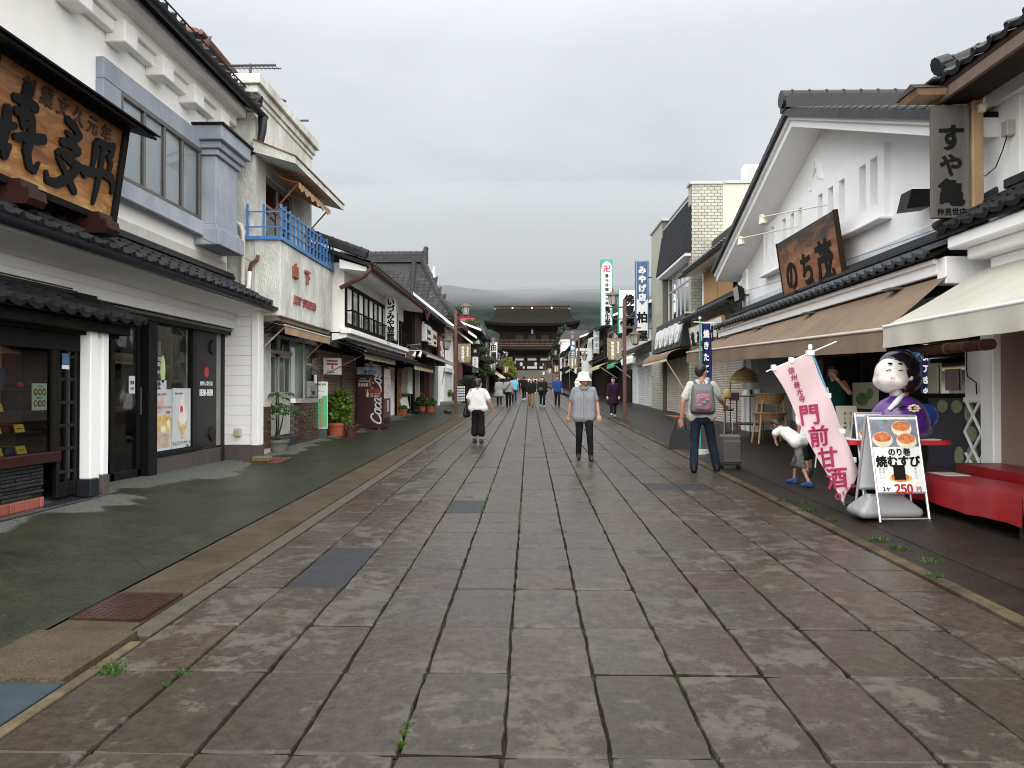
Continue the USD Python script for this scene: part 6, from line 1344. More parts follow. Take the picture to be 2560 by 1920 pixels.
t=Thing('roller_blind','white roller blind pulled half down with a crank handle','blind',(5.72,9.6,1.5)); t.part('cloth',box(5.72,5.73,9.46,9.86,1.47,2.2),WHITEP); t.part('weight_bar',tube([(5.715,9.45,1.46),(5.715,9.88,1.46)],.02,8),WHITEP); t.part('crank',tube([(5.66,9.72,2.15),(5.66,9.72,1.85),(5.66,9.70,1.78),(5.66,9.52,1.70),(5.66,9.51,1.55)],.008,6),BROWN)
ta=Thing('tan_awning','long tan canvas awning under the white gabled shop','awning',(4.8,15,2.7))
yy=np.linspace(9.25,20.8,40); zf_= lambda y:2.36+(y-9.25)*.028
ta.part('canvas',slab([[[5.16-t_*.76,y,3.02+(zf_(y)-3.02)*t_-.012*math.sin(t_*3.14)] for y in yy] for t_ in np.linspace(0,1,5)],(0,0,-.008)),TANAWN,smooth=40)
ta.part('valance',slab([[[4.395+.016*k*math.sin(y*5)-.004*k,y,zf_(y)-.03-.25*k] for y in np.linspace(9.25,20.8,90)] for k in (0,.5,1)],(.006,0,0)),TANAWN,smooth=40); ta.part('front_bar',tube([(4.40,9.22,zf_(9.22)),(4.40,20.85,zf_(20.85))],.024,8),mat('bar_paint',(.50,.44,.38),.4),smooth=True)
for y in (9.6,12,14.5,17,19.6):ta.part('arm',tube([(5.25,y,2.98),(4.42,y,zf_(y)-.02)],.02,6),STEEL)
for y in (10.4,13.5,16.5,19.2):ta.part('ceiling_bracket',box(4.95,5.3,y-.12,y+.12,2.99,3.02),BRONZE)
bsn=Thing('burnt_wood_sign','scorched wooden sign with three brushed characters hung on the white gable','sign',(5.4,14.6,3.6))
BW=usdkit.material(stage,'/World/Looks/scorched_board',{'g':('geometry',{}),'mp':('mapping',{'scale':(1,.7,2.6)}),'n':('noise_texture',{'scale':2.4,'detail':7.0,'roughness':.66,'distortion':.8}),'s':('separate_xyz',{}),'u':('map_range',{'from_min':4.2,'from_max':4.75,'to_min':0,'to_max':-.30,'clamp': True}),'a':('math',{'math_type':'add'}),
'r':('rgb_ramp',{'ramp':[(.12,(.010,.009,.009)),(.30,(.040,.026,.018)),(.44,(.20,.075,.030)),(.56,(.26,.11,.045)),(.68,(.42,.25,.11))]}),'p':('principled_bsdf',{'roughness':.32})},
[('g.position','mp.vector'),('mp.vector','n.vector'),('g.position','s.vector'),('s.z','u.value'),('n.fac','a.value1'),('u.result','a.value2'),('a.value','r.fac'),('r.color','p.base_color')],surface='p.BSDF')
bo,bu_,bl=V([5.46,15.98,3.60]),-UY,unit(V([-.16,0,1.12])); bn_=np.cross(bu_,bl)
def bq(a0,a1,b0,b1,c0,c1): return fixn(hexa([bo+bu_*a+bl*b+bn_*c for a,b,c in [(a0,b0,c0),(a1,b0,c0),(a1,b0,c1),(a0,b0,c1),(a0,b1,c0),(a1,b1,c0),(a1,b1,c1),(a0,b1,c1)]]))
bsn.part('board',bq(0,2.98,0,1.16,-.06,0),BW); bsn.part('edge',cat([bq(-.02,.02,-.01,1.17,-.07,.012),bq(2.96,3.0,-.01,1.17,-.07,.012)]),BROWN)
for ch,a,h,b in (('の',.62,.66,.26),('ち',1.45,.66,.26),('茂',2.32,.78,.22)):
 pl,x=text_poly(ch,h,bold=2,brush=.25); bsn.part('brush_character',prism(affinity.translate(pl,-x/2,0),.012,bo+bu_*a+bl*b,bu_,bl),INK)
pl,x=text_poly('善光寺',.13,bold=1); bsn.part('small_lettering',prism(pl,.006,bo+bu_*1.35+bl*.07,bu_,bl),BROWN)
for a in (.8,2.1):bsn.part('bracket',bq(a-.06,a+.06,-.10,.05,-.05,.06),BLACK)
bsn.part('back_brace',cat([tube([(5.5,14.0,4.2),(5.8,14.0,4.2)],.04,6),tube([(5.5,15.2,4.2),(5.8,15.2,4.2)],.04,6)]),BLACK)
for i,(p0,p1,lb) in enumerate([((5.3,14.7,4.85),(4.9,17.3,5.10),'white arm lamp over the left end of the scorched sign'),((5.3,13.3,4.92),(4.9,15.7,5.22),'white arm lamp over the right end of the scorched sign')]):
 t=Thing('arm_lamp',lb,'lamp',p1); t.part('arm',tube([p0,V(p1)+(0,0,.05)],.014,6),SIGNC); t.part('lamp_head',cat([cyl(V(p1)+(0,0,.06),V(p1)+(.02,-.02,-.10),.05,.09,10),box(p1[0]-.04,p1[0]+.04,p1[1]-.06,p1[1]+.06,p1[2]+.04,p1[2]+.10,.01)]),SIGNC,smooth=40)
t=Thing('square_floodlight','square black floodlight with a clear glass on the white gable wall','lamp',(5.6,19.8,4.1)); t.part('housing',hull([(5.50,19.45,3.95),(5.50,19.95,3.95),(5.44,19.45,4.4),(5.44,19.95,4.4),(5.66,19.6,4.0),(5.66,19.85,4.0),(5.66,19.6,4.3),(5.66,19.85,4.3)]),BLACK); t.part('glass',fixn(hexa([(5.485,19.5,4.0),(5.50,19.5,4.0),(5.50,19.9,4.0),(5.485,19.9,4.0),(5.43,19.5,4.35),(5.45,19.5,4.35),(5.45,19.9,4.35),(5.43,19.9,4.35)])),LANTERN); t.part('stay',tube([(5.66,19.7,4.15),(5.8,19.7,4.15)],.02,6),BLACK)
# ---------------------------------------------------------------- souvenir shop with blinds
S_=Thing('souvenir_shop','narrow white souvenir shop with tan bamboo blinds between two small tiled roofs','building',(6.0,22.8,.6))
S_.part('upper_wall',box(6.1,10,20.3,26.3,3.5,6.3),PLASTER2); S_.part('ground_wall',box(6.3,10,20.3,26.3,.3,3.5),INSIDE)
ur=S_.holder('roof')
S_.part('roof_slab',hexa([(5.36,20.4,5.66),(6.6,20.4,6.6),(6.6,26.2,6.6),(5.36,26.2,5.66),(5.36,20.4,5.72),(6.6,20.4,6.66),(6.6,26.2,6.66),(5.36,26.2,5.72)]),BLACKW,ur); tile_roof(S_,ur,(5.34,20.3,5.73),(0,1,0),(.797,0,.604),.30,.26,19,5,TILEG); S_.part('ridge',ridge_cap((6.55,20.2,6.60),(6.55,26.3,6.60),.10,.36),TILE,ur); S_.part('gutter',gutter((5.32,20.2,5.66),(5.32,26.3,5.64),.06),GUT)
S_.part('soffit',hexa([(5.40,20.5,5.60),(6.1,20.5,5.75),(6.1,26.2,5.75),(5.40,26.2,5.60),(5.40,20.5,5.65),(6.1,20.5,5.86),(6.1,26.2,5.86),(5.40,26.2,5.65)]),PLASTER2)
bh=S_.holder('blinds')
for i in range(4):y0=21.9+i*.9; S_.part('bamboo_blind',slab([[[5.98+.01*math.sin(y*3+i),y,z] for y in (y0+.01,y0+.45,y0+.885)] for z in np.linspace(4.56-.05*(i%2),5.66,5)],(.012,0,0)),BAMBOO,bh)
S_.part('window_back',box(6.08,6.10,21.8,25.6,4.5,5.7),BLACKW)
l4=S_.holder('lean_to_roof'); S_.part('roof_slab',hexa([(5.36,20.2,4.03),(6.1,20.2,4.36),(6.1,26.4,4.36),(5.36,26.4,4.03),(5.36,20.2,4.08),(6.1,20.2,4.41),(6.1,26.4,4.41),(5.36,26.4,4.08)]),BLACKW,l4); tile_roof(S_,l4,(5.34,20.1,4.09),(0,1,0),(.913,0,.407),.30,.25,21,3,TILEG); S_.part('top_course',box(5.9,6.1,20.2,26.3,4.40,4.54,.01),TILE,l4); S_.part('gutter',gutter((5.31,20.0,4.04),(5.31,26.4,4.02),.05),GUT); S_.part('downpipe',tube([(5.33,20.15,4.0),(5.5,20.15,3.75),(5.75,20.2,3.6)],.05,8),GUT,smooth=True)
ss=Thing('souvenir_sign','wood-framed sign of white plaques with black characters above the tan shutters','sign',(5.5,23,3.2)); su_,sw_=-UY,unit(V([.14,0,1])); ss.part('board',fixn(hexa([(5.46,20.9,3.14),(5.56,20.9,3.14),(5.56,25.2,3.14),(5.46,25.2,3.14),(5.38,20.9,3.74),(5.48,20.9,3.74),(5.48,25.2,3.74),(5.38,25.2,3.74)])),mat('golden_wood',(.38,.22,.085),.5,.2,4))
for i,ch in enumerate('道みやげ店'):
 y=24.95-i*.83; d_=unit(V([-.08,0,.6])); ss.part('plaque',fixn(hexa([V([5.46,y-a,3.16])+d_*b+V([-c,0,-c*.13]) for a,b,c in [(0,.04,0),(.70,.04,0),(.70,.04,.03),(0,.04,.03),(0,.54,0),(.70,.54,0),(.70,.54,.03),(0,.54,.03)]])),SIGNW); pl,x=text_poly(ch,.44,bold=4); ss.part('plaque_character',prism(affinity.translate(affinity.scale(pl,1.2,1,origin=(0,0)),-x*.6,0),.006,V([5.427,y-.35,3.16])+d_*.08,-UY,d_),INK)
roller_shutter(S_,6.15,-1,20.6,23.2,.62,2.95,.075,SHUT); roller_shutter(S_,6.15,-1,23.26,25.9,.62,2.95,.075,SHUT); S_.part('threshold',box(5.6,6.2,20.4,26.0,.45,.575,.01),REDTILE)
# ---------------------------------------------------------------- tiled building with the slate mansard
K_=Thing('tiled_shop','cream tiled shop with a dark slate mansard and white shield letters','building',(5.8,31,.6))
K_.part('core',box(6.905,12,26.52,35.2,.3,9.0),IVORY); K_.part('core',box(6.11,6.9,27.01,32.19,.3,9.0),CRMGROUT); K_.part('pier',box(5.8,6.9,26.54,27.0,.3,9.0),CRMGROUT); K_.part('pier',box(5.8,6.9,32.2,35.2,.3,9.0),CRMGROUT); K_.part('upper_core',box(6.0,6.1,27,32.2,6.4,9.0),CRMGROUT)
K_.part('coping',box(5.72,6.95,26.46,27.05,9.0,9.10,.01),GREYF); K_.part('coping',box(6.9,12.0,26.46,26.8,9.02,9.12,.01),GREYF); K_.part('coping',box(5.72,6.95,32.1,35.25,9.0,9.10,.01),GREYF)
pf=K_.holder('pier_tiling'); k1=brick_face(K_,pf,'wall_tile',(5.8,26.53,3.9),UX,UZ,1.1,5.1,.215,.10,.014,CRMTILE,limit=285)
# the tile skins beyond the single pieces stay real relief, joined
def skin(o,u,w,lu,lw,a=.215,b=.10,g=.014):
 u,w=V(u,float),V(w,float); n=np.cross(u,w); ms=[]; j=0
 while j*(b+g)<lw-.02:
  s0=-((j%2)*.5*(a+g)); i=0
  while s0+i*(a+g)<lu-.01:
   p0,p1=max(0,s0+i*(a+g)),min(lu,s0+i*(a+g)+a); i+=1
   if p1-p0<.02: continue
   ms.append(xf((box(0,p1-p0,0,min(b,lw-j*(b+g)),0,.011)[0],BF),np.stack([u,w,n],1),V(o)+u*p0+w*(j*(b+g))))
  j+=1
 return cat(ms)
K_.part('wall_tile',cat([skin((5.8,26.53,.5),UX,UZ,1.1,3.4),skin((5.79,35.2,.5),-UY,UZ,2.9,8.5),skin((5.79,27.0,.5),-UY,UZ,.46,8.5)]),CRMTILE,pf,kind='stuff')
ms_=K_.holder('mansard'); d_=unit(V([.3,0,1.98])); K_.part('mansard_core',hexa([(5.53,26.55,6.58),(6.1,26.55,6.58),(6.1,32.5,6.58),(5.53,32.5,6.58),(5.83,26.55,8.56),(6.1,26.55,8.56),(6.1,32.5,8.56),(5.83,32.5,8.56)]),SHINGLE,ms_)
n_=np.cross(-UY,d_)
for j in range(12):
 for i in range(12):
  y0=32.48-i*.494; K_.inst('shingle',arr(xf((box(0,.485,0,.168,0,.012)[0],BF)), False),SHINGLE,frame(V([5.53,y0,6.58])+d_*(j*.166)+n_*.004,-UY,unit(d_-n_*.06),n_),ms_)
K_.part('mansard_cap',hexa([(5.80,26.5,8.56),(6.1,26.5,8.56),(6.1,32.5,8.56),(5.80,32.5,8.56),(5.80,26.5,8.64),(6.1,26.5,8.64),(6.1,32.5,8.64),(5.80,32.5,8.64)]),GREYF,ms_); K_.part('mansard_soffit',box(5.56,6.1,26.6,32.4,6.46,6.575,.01),PLASTER2)
window(K_,5.98,-1,27.05,32.1,4.48,6.44,6,GREYF,.07,.06,GLASS,CURTAIN,mids=(5.80,))
K_.part('fascia',hexa([(5.38,26.6,3.22),(6.0,26.6,3.22),(6.0,32.6,3.22),(5.38,32.6,3.22),(5.58,26.6,4.42),(6.0,26.6,4.42),(6.0,32.6,4.42),(5.58,32.6,4.42)]),CHARC); K_.part('fascia_ledge',box(5.55,6.9,26.45,26.56,4.38,4.44,.006),SIGNC)
for i,ch in enumerate('柏やみやげ'):
 y=32.0-i*1.08; hh=.68; sh_=t=Thing('shield_letter',['leftmost','second','middle','fourth','rightmost'][i]+' white shield-shaped letter plaque on the dark fascia','sign',(5.35,y,3.4))
 p_=shapely.Polygon([(0,.72),(.10,.76),(.55,.76),(.86,.80),(.84,.4),(.66,.05),(.5,0),(.28,.02),(.12,.25),(.02,.5)]); dd_=unit(V([.2,0,1.2])); t.part('shield',prism(p_,.10,V([5.43,y,3.36]),-UY,dd_),SIGNW); pl,x=text_poly(ch,.34,bold=2); t.part('character',prism(affinity.translate(pl,.26,.24),.006,V([5.43,y,3.36])+np.cross(-UY,dd_)*.101,-UY,dd_),GREYF)
ca=Thing('bent_awning','rounded beige striped awning over the tan shutters of the tiled shop','awning',(5.3,29,3)); ca.part('canvas',slab([[[5.85-.9*math.sin(t_*1.57),y,3.22-.42*(1-math.cos(t_*1.57))] for y in np.linspace(26.9,32.6,20)] for t_ in np.linspace(0,1,7)],(0,0,-.02)),TANAWN,smooth=40)
ca.part('valance',slab([[[4.95,y,2.80-k*.13*(1-.3*abs(math.sin(y*9)))] for y in np.linspace(26.9,32.6,70)] for k in (0,1)],(.01,0,0)),CREAMAWN)
for y in (27.2,32.3):ca.part('awning_arm',tube([(4.97,y,2.78),(5.75,y+.1,1.55)],.018,6),SIGNC)
roller_shutter(K_,5.98,-1,27.1,29.6,.75,2.95,.078,SHUT); roller_shutter(K_,5.98,-1,29.68,32.1,.75,2.95,.078,SHUT); K_.part('threshold',box(5.25,6.0,26.6,32.6,.60,.70,.01),REDTILE)
hv=Thing('air_conditioner','white outdoor fan unit on the roof of the tiled shop','air conditioner',(8.1,26.9,9.1)); hv.part('case',box(7.7,8.6,26.7,27.1,9.14,9.75,.02),SIGNW); hv.part('fan_grille',cyl((8.05,26.69,9.45),(8.05,26.71,9.45),.24, None,20),GREYF)
# ---------------------------------------------------------------- white shuttered shop and the tall upright signs
W_=Thing('shuttered_shop','white shop with pale roller shutters and a row of small white lanterns','building',(5.9,39,.7))
W_.part('wall',box(6.0,12,35.3,46.0,.4,5.4),PLASTER2); W_.part('roof',hexa([(5.0,35.2,5.3),(9,35.2,7.4),(9,46.4,7.4),(5.0,46.4,5.3),(5.0,35.2,5.45),(9,35.2,7.55),(9,46.4,7.55),(5.0,46.4,5.45)]),TILEOLD)
p=[(5.0,35.25,3.5),(6.0,35.25,4.0),(6.0,46,4.0),(5.0,46,3.5)]; W_.part('pent_roof',hull([V(a) for a in p]+[V(a)+(0,0,.14) for a in p]),TILEOLD)
roller_shutter(W_,5.98,-1,35.5,38.0,.85,3.0,.10,SHUTW); roller_shutter(W_,5.98,-1,38.08,40.6,.85,3.0,.10,SHUTW); W_.part('shutter_box',box(5.75,6.0,35.4,40.8,3.0,3.5,.01),SHUTW); W_.part('threshold',box(5.5,6.0,35.4,40.8,.74,.84),REDTILE)
W_.part('white_panel',box(5.9,5.98,40.9,42.6,.8,3.0),SIGNW); W_.part('window_dark',box(5.9,5.98,43.2,45.6,.8,2.9),BLACK)
for i in range(5):W_.part('small_lantern',lathe([(.05,0),(.16,.05),(.2,.3),(.12,.36),(.03,.42)],10,(5.0,36.2+i*.75,2.95)),WHITEP,smooth=40)
W_.part('lantern_rail',tube([(5.0,35.5,3.42),(5.0,40.2,3.42)],.03,6),CREAMAWN)
def tall_sign(label,x0,x1,y,z0,z1,border,parts_,t=.28):
 s=Thing('upright_sign',label,'sign',((x0+x1)/2,y,z0)); s.part('box',box(x0,x1,y,y+t,z0,z1,.02),border); s.part('face',box(x0+.05,x1-.05,y-.012,y,z0+.05,z1-.05),SIGNW); return s
bl_=tall_sign('blue and white upright sign at the corner of the tiled shop',5.0,5.62,35.0,4.10,7.78,NAVY, None)
bl_.part('blue_field',prism(shapely.Polygon([(5.06,7.72),(5.06,5.98),(5.31,5.68),(5.56,5.98),(5.56,7.72)]),.004,(0,34.987,0),UX,UZ),NAVY); bl_.part('lettering',lettering('みやげ店',.36,(5.31,34.982,7.62),UX,vertical=True,step=.43,bold=4,depth=.004),SIGNW); bl_.part('lettering',lettering('柏屋',.52,(5.32,34.985,5.50),UX,vertical=True,step=.86,bold=4,depth=.004,px=96),INK)
for z in (4.6,7.0):bl_.part('bracket',tube([(5.6,35.1,z),(5.9,35.1,z)],.03,6),STEEL)
bd=tall_sign('green-edged white sign with four stacked black characters behind the lamp post',4.9,5.88,41.0,4.79,7.26,GREENP, None); bd.part('lettering',lettering('佛壇佛具',.56,(5.50,40.985,7.12),UX,vertical=True,step=.59,bold=5,depth=.004,px=96),INK); bd.part('bracket',tube([(5.8,41.1,5.2),(6.1,41.1,5.2)],.04,6),STEEL)
ch_=tall_sign('tallest upright sign with a red temple mark and green border',4.42,5.16,46.0,5.68,9.83,GREENP, None)
ch_.part('green_arch',prism(shapely.box(4.47,9.3,5.11,9.78).difference(shapely.Polygon([(4.50,9.3),(4.50,9.48),(4.62,9.62),(4.79,9.72),(4.96,9.62),(5.08,9.48),(5.08,9.3)])),.004,(0,45.985,0),UX,UZ),GREENP)
ch_.part('temple_mark',lettering('卍',.46,(4.79,45.983,9.14),UX,bold=4,depth=.004),PINKRED); ch_.part('lettering',lettering('善光寺御用大佛師',.24,(4.80,45.985,8.98),UX,vertical=True,step=.285,bold=3,depth=.004,px=96),INK); ch_.part('lettering',lettering('長生堂',.38,(4.84,45.985,6.92),UX,vertical=True,step=.37,bold=4,depth=.004,px=96),INK)
ch_.part('bracket',cat([tube([(5.0,46.1,5.7),(5.6,46.1,5.0)],.05,6),tube([(5.1,46.1,7.5),(6.0,46.1,7.5)],.05,6)]),STEEL)
rfar=[(6.0,-1,47,57,PLASTER,'white house with a swept dark roof behind the tallest upright sign'),(5.9,-1,58,70,BROWN,'brown timber house behind the second right lamp'),(5.6,-1,71,84,PLASTER,'white plastered house near the far right lanterns'),(5.6,-1,85,104,BROWN,'dim brown house beyond the far right lanterns'),(5.6,-1,105,130,PLASTER,'white house with a grey roof near the dark tree')]
for (x,o,a,b,w_,lb) in rfar:far_house('street_house',lb,x,o,a,b,zroad(a)+.1,2.9,5.4,w_,TILEOLD)
hang_sign('shop_sign','white sign with grey characters high on the brown house right',5.0,5.45,58.0,4.6,6.6,SIGNW,'宿屋本店',.4,GREYSTUCCO,bold=3)
hang_sign('shop_sign','dark blue-green signboard above the second right banner',3.05,3.5,56.0,4.0,5.6,mat('dusk_blue',(.08,.13,.17),.5),'長野土産',.3,SIGNW,bold=2,frame=BLACK)
t=Thing('round_sign','white rounded signboard with black characters behind the second right lamp','sign',(4.3,60,3.2)); t.part('board',prism(shapely.box(3.75,3.2,4.95,5.0).buffer(.12),.1,(0,60.1,0),UX,UZ),SIGNW); t.part('lettering',lettering('渋谷酒店',.42,(4.0,59.99,5.0),UX,vertical=True,step=.45,bold=4),INK)
for lb,y0,y1,x0,x1,z,m_ in (('short green canvas awning beyond the pale shutters',43.0,47.0,5.9,4.9,3.2,GREENAWN),('beige canvas awning past the green one',49,56,5.8,4.6,3.3,CREAMAWN),('long pale green sloping awning bar at the far right',66,74,5.2,3.6,3.6,mat('sage_canvas',(.45,.50,.36),.8))):
 t=Thing('far_awning',lb,'awning',((x0+x1)/2,y0,z)); t.part('canvas',slab([[(x0,y0,z+.55),(x0,y1,z+.6)],[(x1,y0,z),(x1,y1,z+.05)]],(0,0,-.03)),m_); t.part('valance',box(x1-.02,x1,y0,y1,z-.18,z),m_); t.part('arm',tube([(x1,y0+.2,z),(x0,y0+.3,z-.8)],.03,5),SIGNC)
t=Thing('standing_lantern_sign','small white standing sign with grey writing on a black foot','sign',(3.6,40,.8)); x,y=2.93,43.5; z=zroad(y); t.part('foot',box(x-.12,x+.12,y-.12,y+.12,z,z+.45,.01),BLACK); t.part('foot_plate',box(x-.22,x+.22,y-.2,y+.2,z,z+.05),BLACK); t.part('box',box(x-.27,x+.27,y-.15,y+.15,z+.45,z+1.25,.02),SIGNW); t.part('cap',box(x-.29,x+.29,y-.17,y+.17,z+1.25,z+1.40,.02),WHITEP); t.part('lettering',lettering('お茶処',.2,(x,y-.151,z+1.2),UX,vertical=True,step=.22,bold=2),GREYF)
t=Thing('stone_planter','small stone planter with a clipped plant by the right-hand shops','planter',(5.3,46,.9)); flowerpot(t,(5.25,45.5,zright(5.2,45.5)),.28,.42,STONEPOT); t.part('foliage',leaves([((5.25,45.5,zright(5.2,45.5)+.55),(.25,.25,.15))],260,.1,51),DARKLEAF)
t=Thing('dark_tree','dense dark evergreen rising beside the right end of the gate','tree',(9,190,4)); t.part('trunk',tube([(8.2,190,4),(8.2,190,12)],[.4,.2],8),BARK); t.part('crown',leaves([((8.6,190,13),(2.6,2.4,3.2)),((7.4,190,10.5),(2.4,2.4,2.6)),((9.0,190,16.5),(1.9,1.8,2.0)),((6.6,190,8.2),(1.8,1.8,1.8))],5200,.5,61),DARKLEAF)
t=Thing('white_storehouse','white storehouse with a grey tiled roof in front of the dark tree','building',(9,130,4)); t.part('wall',box(5.9,11,134,142,3,11.2),PLASTER); t.part('roof',hull([(5.3,133,11.2),(11.6,133,11.2),(5.3,143,11.2),(11.6,143,11.2),(6.6,136,12.9),(10.6,136,12.9),(6.6,140,12.9),(10.6,140,12.9)]),TILEOLD); t.part('cornice',box(5.6,11.3,133.5,142.4,10.7,11.2),PLASTER)
# power lines strung over the street
for i,(p0,p1,lb) in enumerate([((-5.4,4.5,4.2),(-4.6,25,3.9),'thin wire strung along the left shopfronts'),((5.7,3.0,3.75),(5.6,19.7,4.22),'thin wire crossing the white gable'),((5.6,35,6.6),(5.3,50,7.2),'thin wire behind the blue sign')]):
 a_,b_=V(p0),V(p1); t=Thing('overhead_wire',lb,'wire',p0); t.part('wire',tube([a_+(b_-a_)*s_+V([0,0,-.12*math.sin(math.pi*s_)]) for s_ in np.linspace(0,1,9)],.005,4),INK)

# ---------------------------------------------------------------- the great two-storey temple gate
GY0,GX0,GZ0=235.0,.8,8.2
GT=Thing('temple_gate','huge dark two-storey wooden temple gate with a thick shingled hip-and-gable roof','gate',(GX0,GY0,GZ0))
BARKR=mat('cypress_bark_roof',(.0085,.0078,.0055),.95,.25,.6,.2,3); DWOOD=mat('gate_timber',(.010,.0058,.0045),.8,.3,.9); LWOOD=mat('pale_eave_edge',(.075,.048,.027),.8,.2,.8); REDW=mat('gate_rail',(.035,.012,.009),.7,.2,1)
def ring(hx,hy,z,curl=0,n=10):
 # a rectangular eave outline whose corners sweep up and out
 pts=[]
 for (x0,y0,x1,y1) in ((-hx,-hy,hx,-hy),(hx,-hy,hx,hy),(hx,hy,-hx,hy),(-hx,hy,-hx,-hy)):
  for i in range(n):
   s=i/n; c=abs(2*s-1)**4*curl; x,y=x0+(x1-x0)*s,y0+(y1-y0)*s; k=1+c*.035; pts.append([GX0+x*k,GY0+y*k,z+c])
 return V(pts)
def loft(rings,caps=True):
 n=len(rings[0]); v=np.vstack(rings); f=[]
 for r in range(len(rings)-1):
  for i in range(n):
   j=(i+1)%n; f+=[[r*n+i,r*n+j,(r+1)*n+j],[r*n+i,(r+1)*n+j,(r+1)*n+i]]
 if caps:
  v=np.vstack([v,rings[0].mean(0),rings[-1].mean(0)]); a=len(v)-2
  for i in range(n):j=(i+1)%n; f+=[[a,j,i],[a+1,(len(rings)-1)*n+i,(len(rings)-1)*n+j]]
 return fixn((v,V(f)))
rg=GT.holder('roof')
GT.part('main_roof',loft([ring(14.3,8.2,21.9,.8),ring(14.4,8.4,22.7,.8),ring(13.1,6.6,23.5,.3),ring(12.5,4.6,24.7,.1),ring(12.1,3.0,26.2),ring(11.9,1.6,27.6),ring(11.8,.6,28.1)]),BARKR,rg)
GT.part('ridge',box(GX0-11.9,GX0+11.9,GY0-.7,GY0+.7,27.9,28.5,.05),LWOOD,rg); GT.part('ridge',box(GX0-12.1,GX0+12.1,GY0-.9,GY0+.9,28.5,28.95,.08),BROWN,rg)
GOLDM=mat('gilt',(.80,.62,.22),.3,.1,3,m=.6)
for x in (-6.2,0,6.2):GT.part('gilt_crest',cyl((GX0+x,GY0-.92,28.25),(GX0+x,GY0-.7,28.25),.28, None,14),GOLDM,rg)
for s in (-1,1):GT.part('gable_end',box(GX0+s*12.0,GX0+s*11.5,GY0-1.2,GY0+1.2,26.3,28.0,.1),GREYF,rg)
GT.part('upper_eaves',loft([ring(10.4,5.2,20.4),ring(13.8,7.7,21.95,.7)]),DWOOD); GT.part('upper_storey',box(GX0-9.9,GX0+9.9,GY0-4.9,GY0+4.9,16.8,20.6),DWOOD)
for i in range(6):x=GX0-9.9+i*3.96; GT.part('upper_column',cyl((x,GY0-5.0,16.8),(x,GY0-5.0,20.5),.3, None,10),DWOOD)
for i in (1,2,3):x=GX0-9.9+(i+.5)*3.96; GT.part('dark_opening',box(x-1.2,x+1.2,GY0-5.05,GY0-4.85,17.0,19.2),BLACK)
GT.part('name_tablet',box(GX0-.35,GX0+.35,GY0-5.9,GY0-5.75,19.6,21.4),mat('tablet',(.12,.12,.11),.6))
GT.part('balcony',box(GX0-11.0,GX0+11.0,GY0-6.3,GY0+6.3,16.4,16.75),REDW)
for z in (17.0,17.35,17.75):GT.part('balcony_rail',box(GX0-11.0,GX0+11.0,GY0-6.25,GY0-6.1,z,z+.12),REDW)
for i in range(15):x=GX0-11.0+i*1.571; GT.part('rail_post',box(x-.08,x+.08,GY0-6.27,GY0-6.09,16.75,17.95),REDW)
GT.part('balcony_brackets',loft([ring(9.9,4.9,15.6),ring(10.9,6.1,16.4)]),DWOOD)
GT.part('lower_roof',loft([ring(13.2,7.9,14.4,1.1),ring(13.35,8.0,14.75,1.1),ring(12.2,7.0,15.3,.4),ring(11.0,5.9,15.85)]),BARKR); GT.part('lower_roof_edge',loft([ring(11.2,6.05,15.75),ring(11.25,6.1,16.25),ring(10.6,5.6,16.3)]),LWOOD); GT.part('lower_eaves',loft([ring(10.0,5.0,13.0),ring(12.9,7.6,14.4,1.0)]),DWOOD)
for i in range(6):
 x=GX0-9.9+i*3.96
 for y in (-4.9,0,4.9):GT.part('column',cyl((x,GY0+y,8.2),(x,GY0+y,13.2),.36, None,12),DWOOD)
GT.part('lintel',box(GX0-10.1,GX0+10.1,GY0-5.1,GY0-4.7,12.4,13.1),DWOOD); GT.part('lintel',box(GX0-10.1,GX0+10.1,GY0-5.0,GY0-4.8,11.1,11.35),DWOOD)
for i in range(5):x=GX0-9.9+i*3.96; GT.part('white_curtain',box(x+.6,x+3.3,GY0-4.9,GY0-4.85,11.4,12.0),mat('dim_white',(.30,.30,.32),.8))
for s in (-1,1):GT.part('side_bay',box(GX0+s*9.9,GX0+s*5.9,GY0-4.4,GY0-4.2,8.2,11.2),DWOOD)
for x in (-3.4,1.1):t=Thing('paper_lantern',['left','right'][x>0]+' pale paper lantern hanging in the gate opening','lantern',(GX0+x,GY0-5,10)); t.part('body',lathe([(.2,0),(.42,.2),(.45,.9),(.2,1.2)],10,(GX0+x,GY0-5.4,9.6)),LANTERN)
for k in range(12):single('gate_step',box(GX0-8,GX0+8,GY0-12+k*.5,GY0-5.5,SL*200+.35+k*.355,SL*200+.7+k*.355),mat('step_granite',(.08,.075,.065),.8,.15,1),kind='structure')
single('gate_terrace',box(-40,40,GY0-6,GY0+12,1,8.2),ML('step_granite'),kind='structure')
single('approach_terrace',sheet([[(x,y,SL*min(y,200)+.06+max(0,y-200)*.012) for y in np.arange(150,232,4.0)] for x in (-40,0,40)]),mat('approach_stone',(.036,.034,.032),.6,.2,.6),kind='structure')
t=Thing('main_hall','dim hall seen through the gate opening','building',(1,330,8)); t.part('front',box(-16,18,330,331,7,17),DWOOD); t.part('white_band',box(-3,6,329.8,330,12,13),ML('dim_white'))

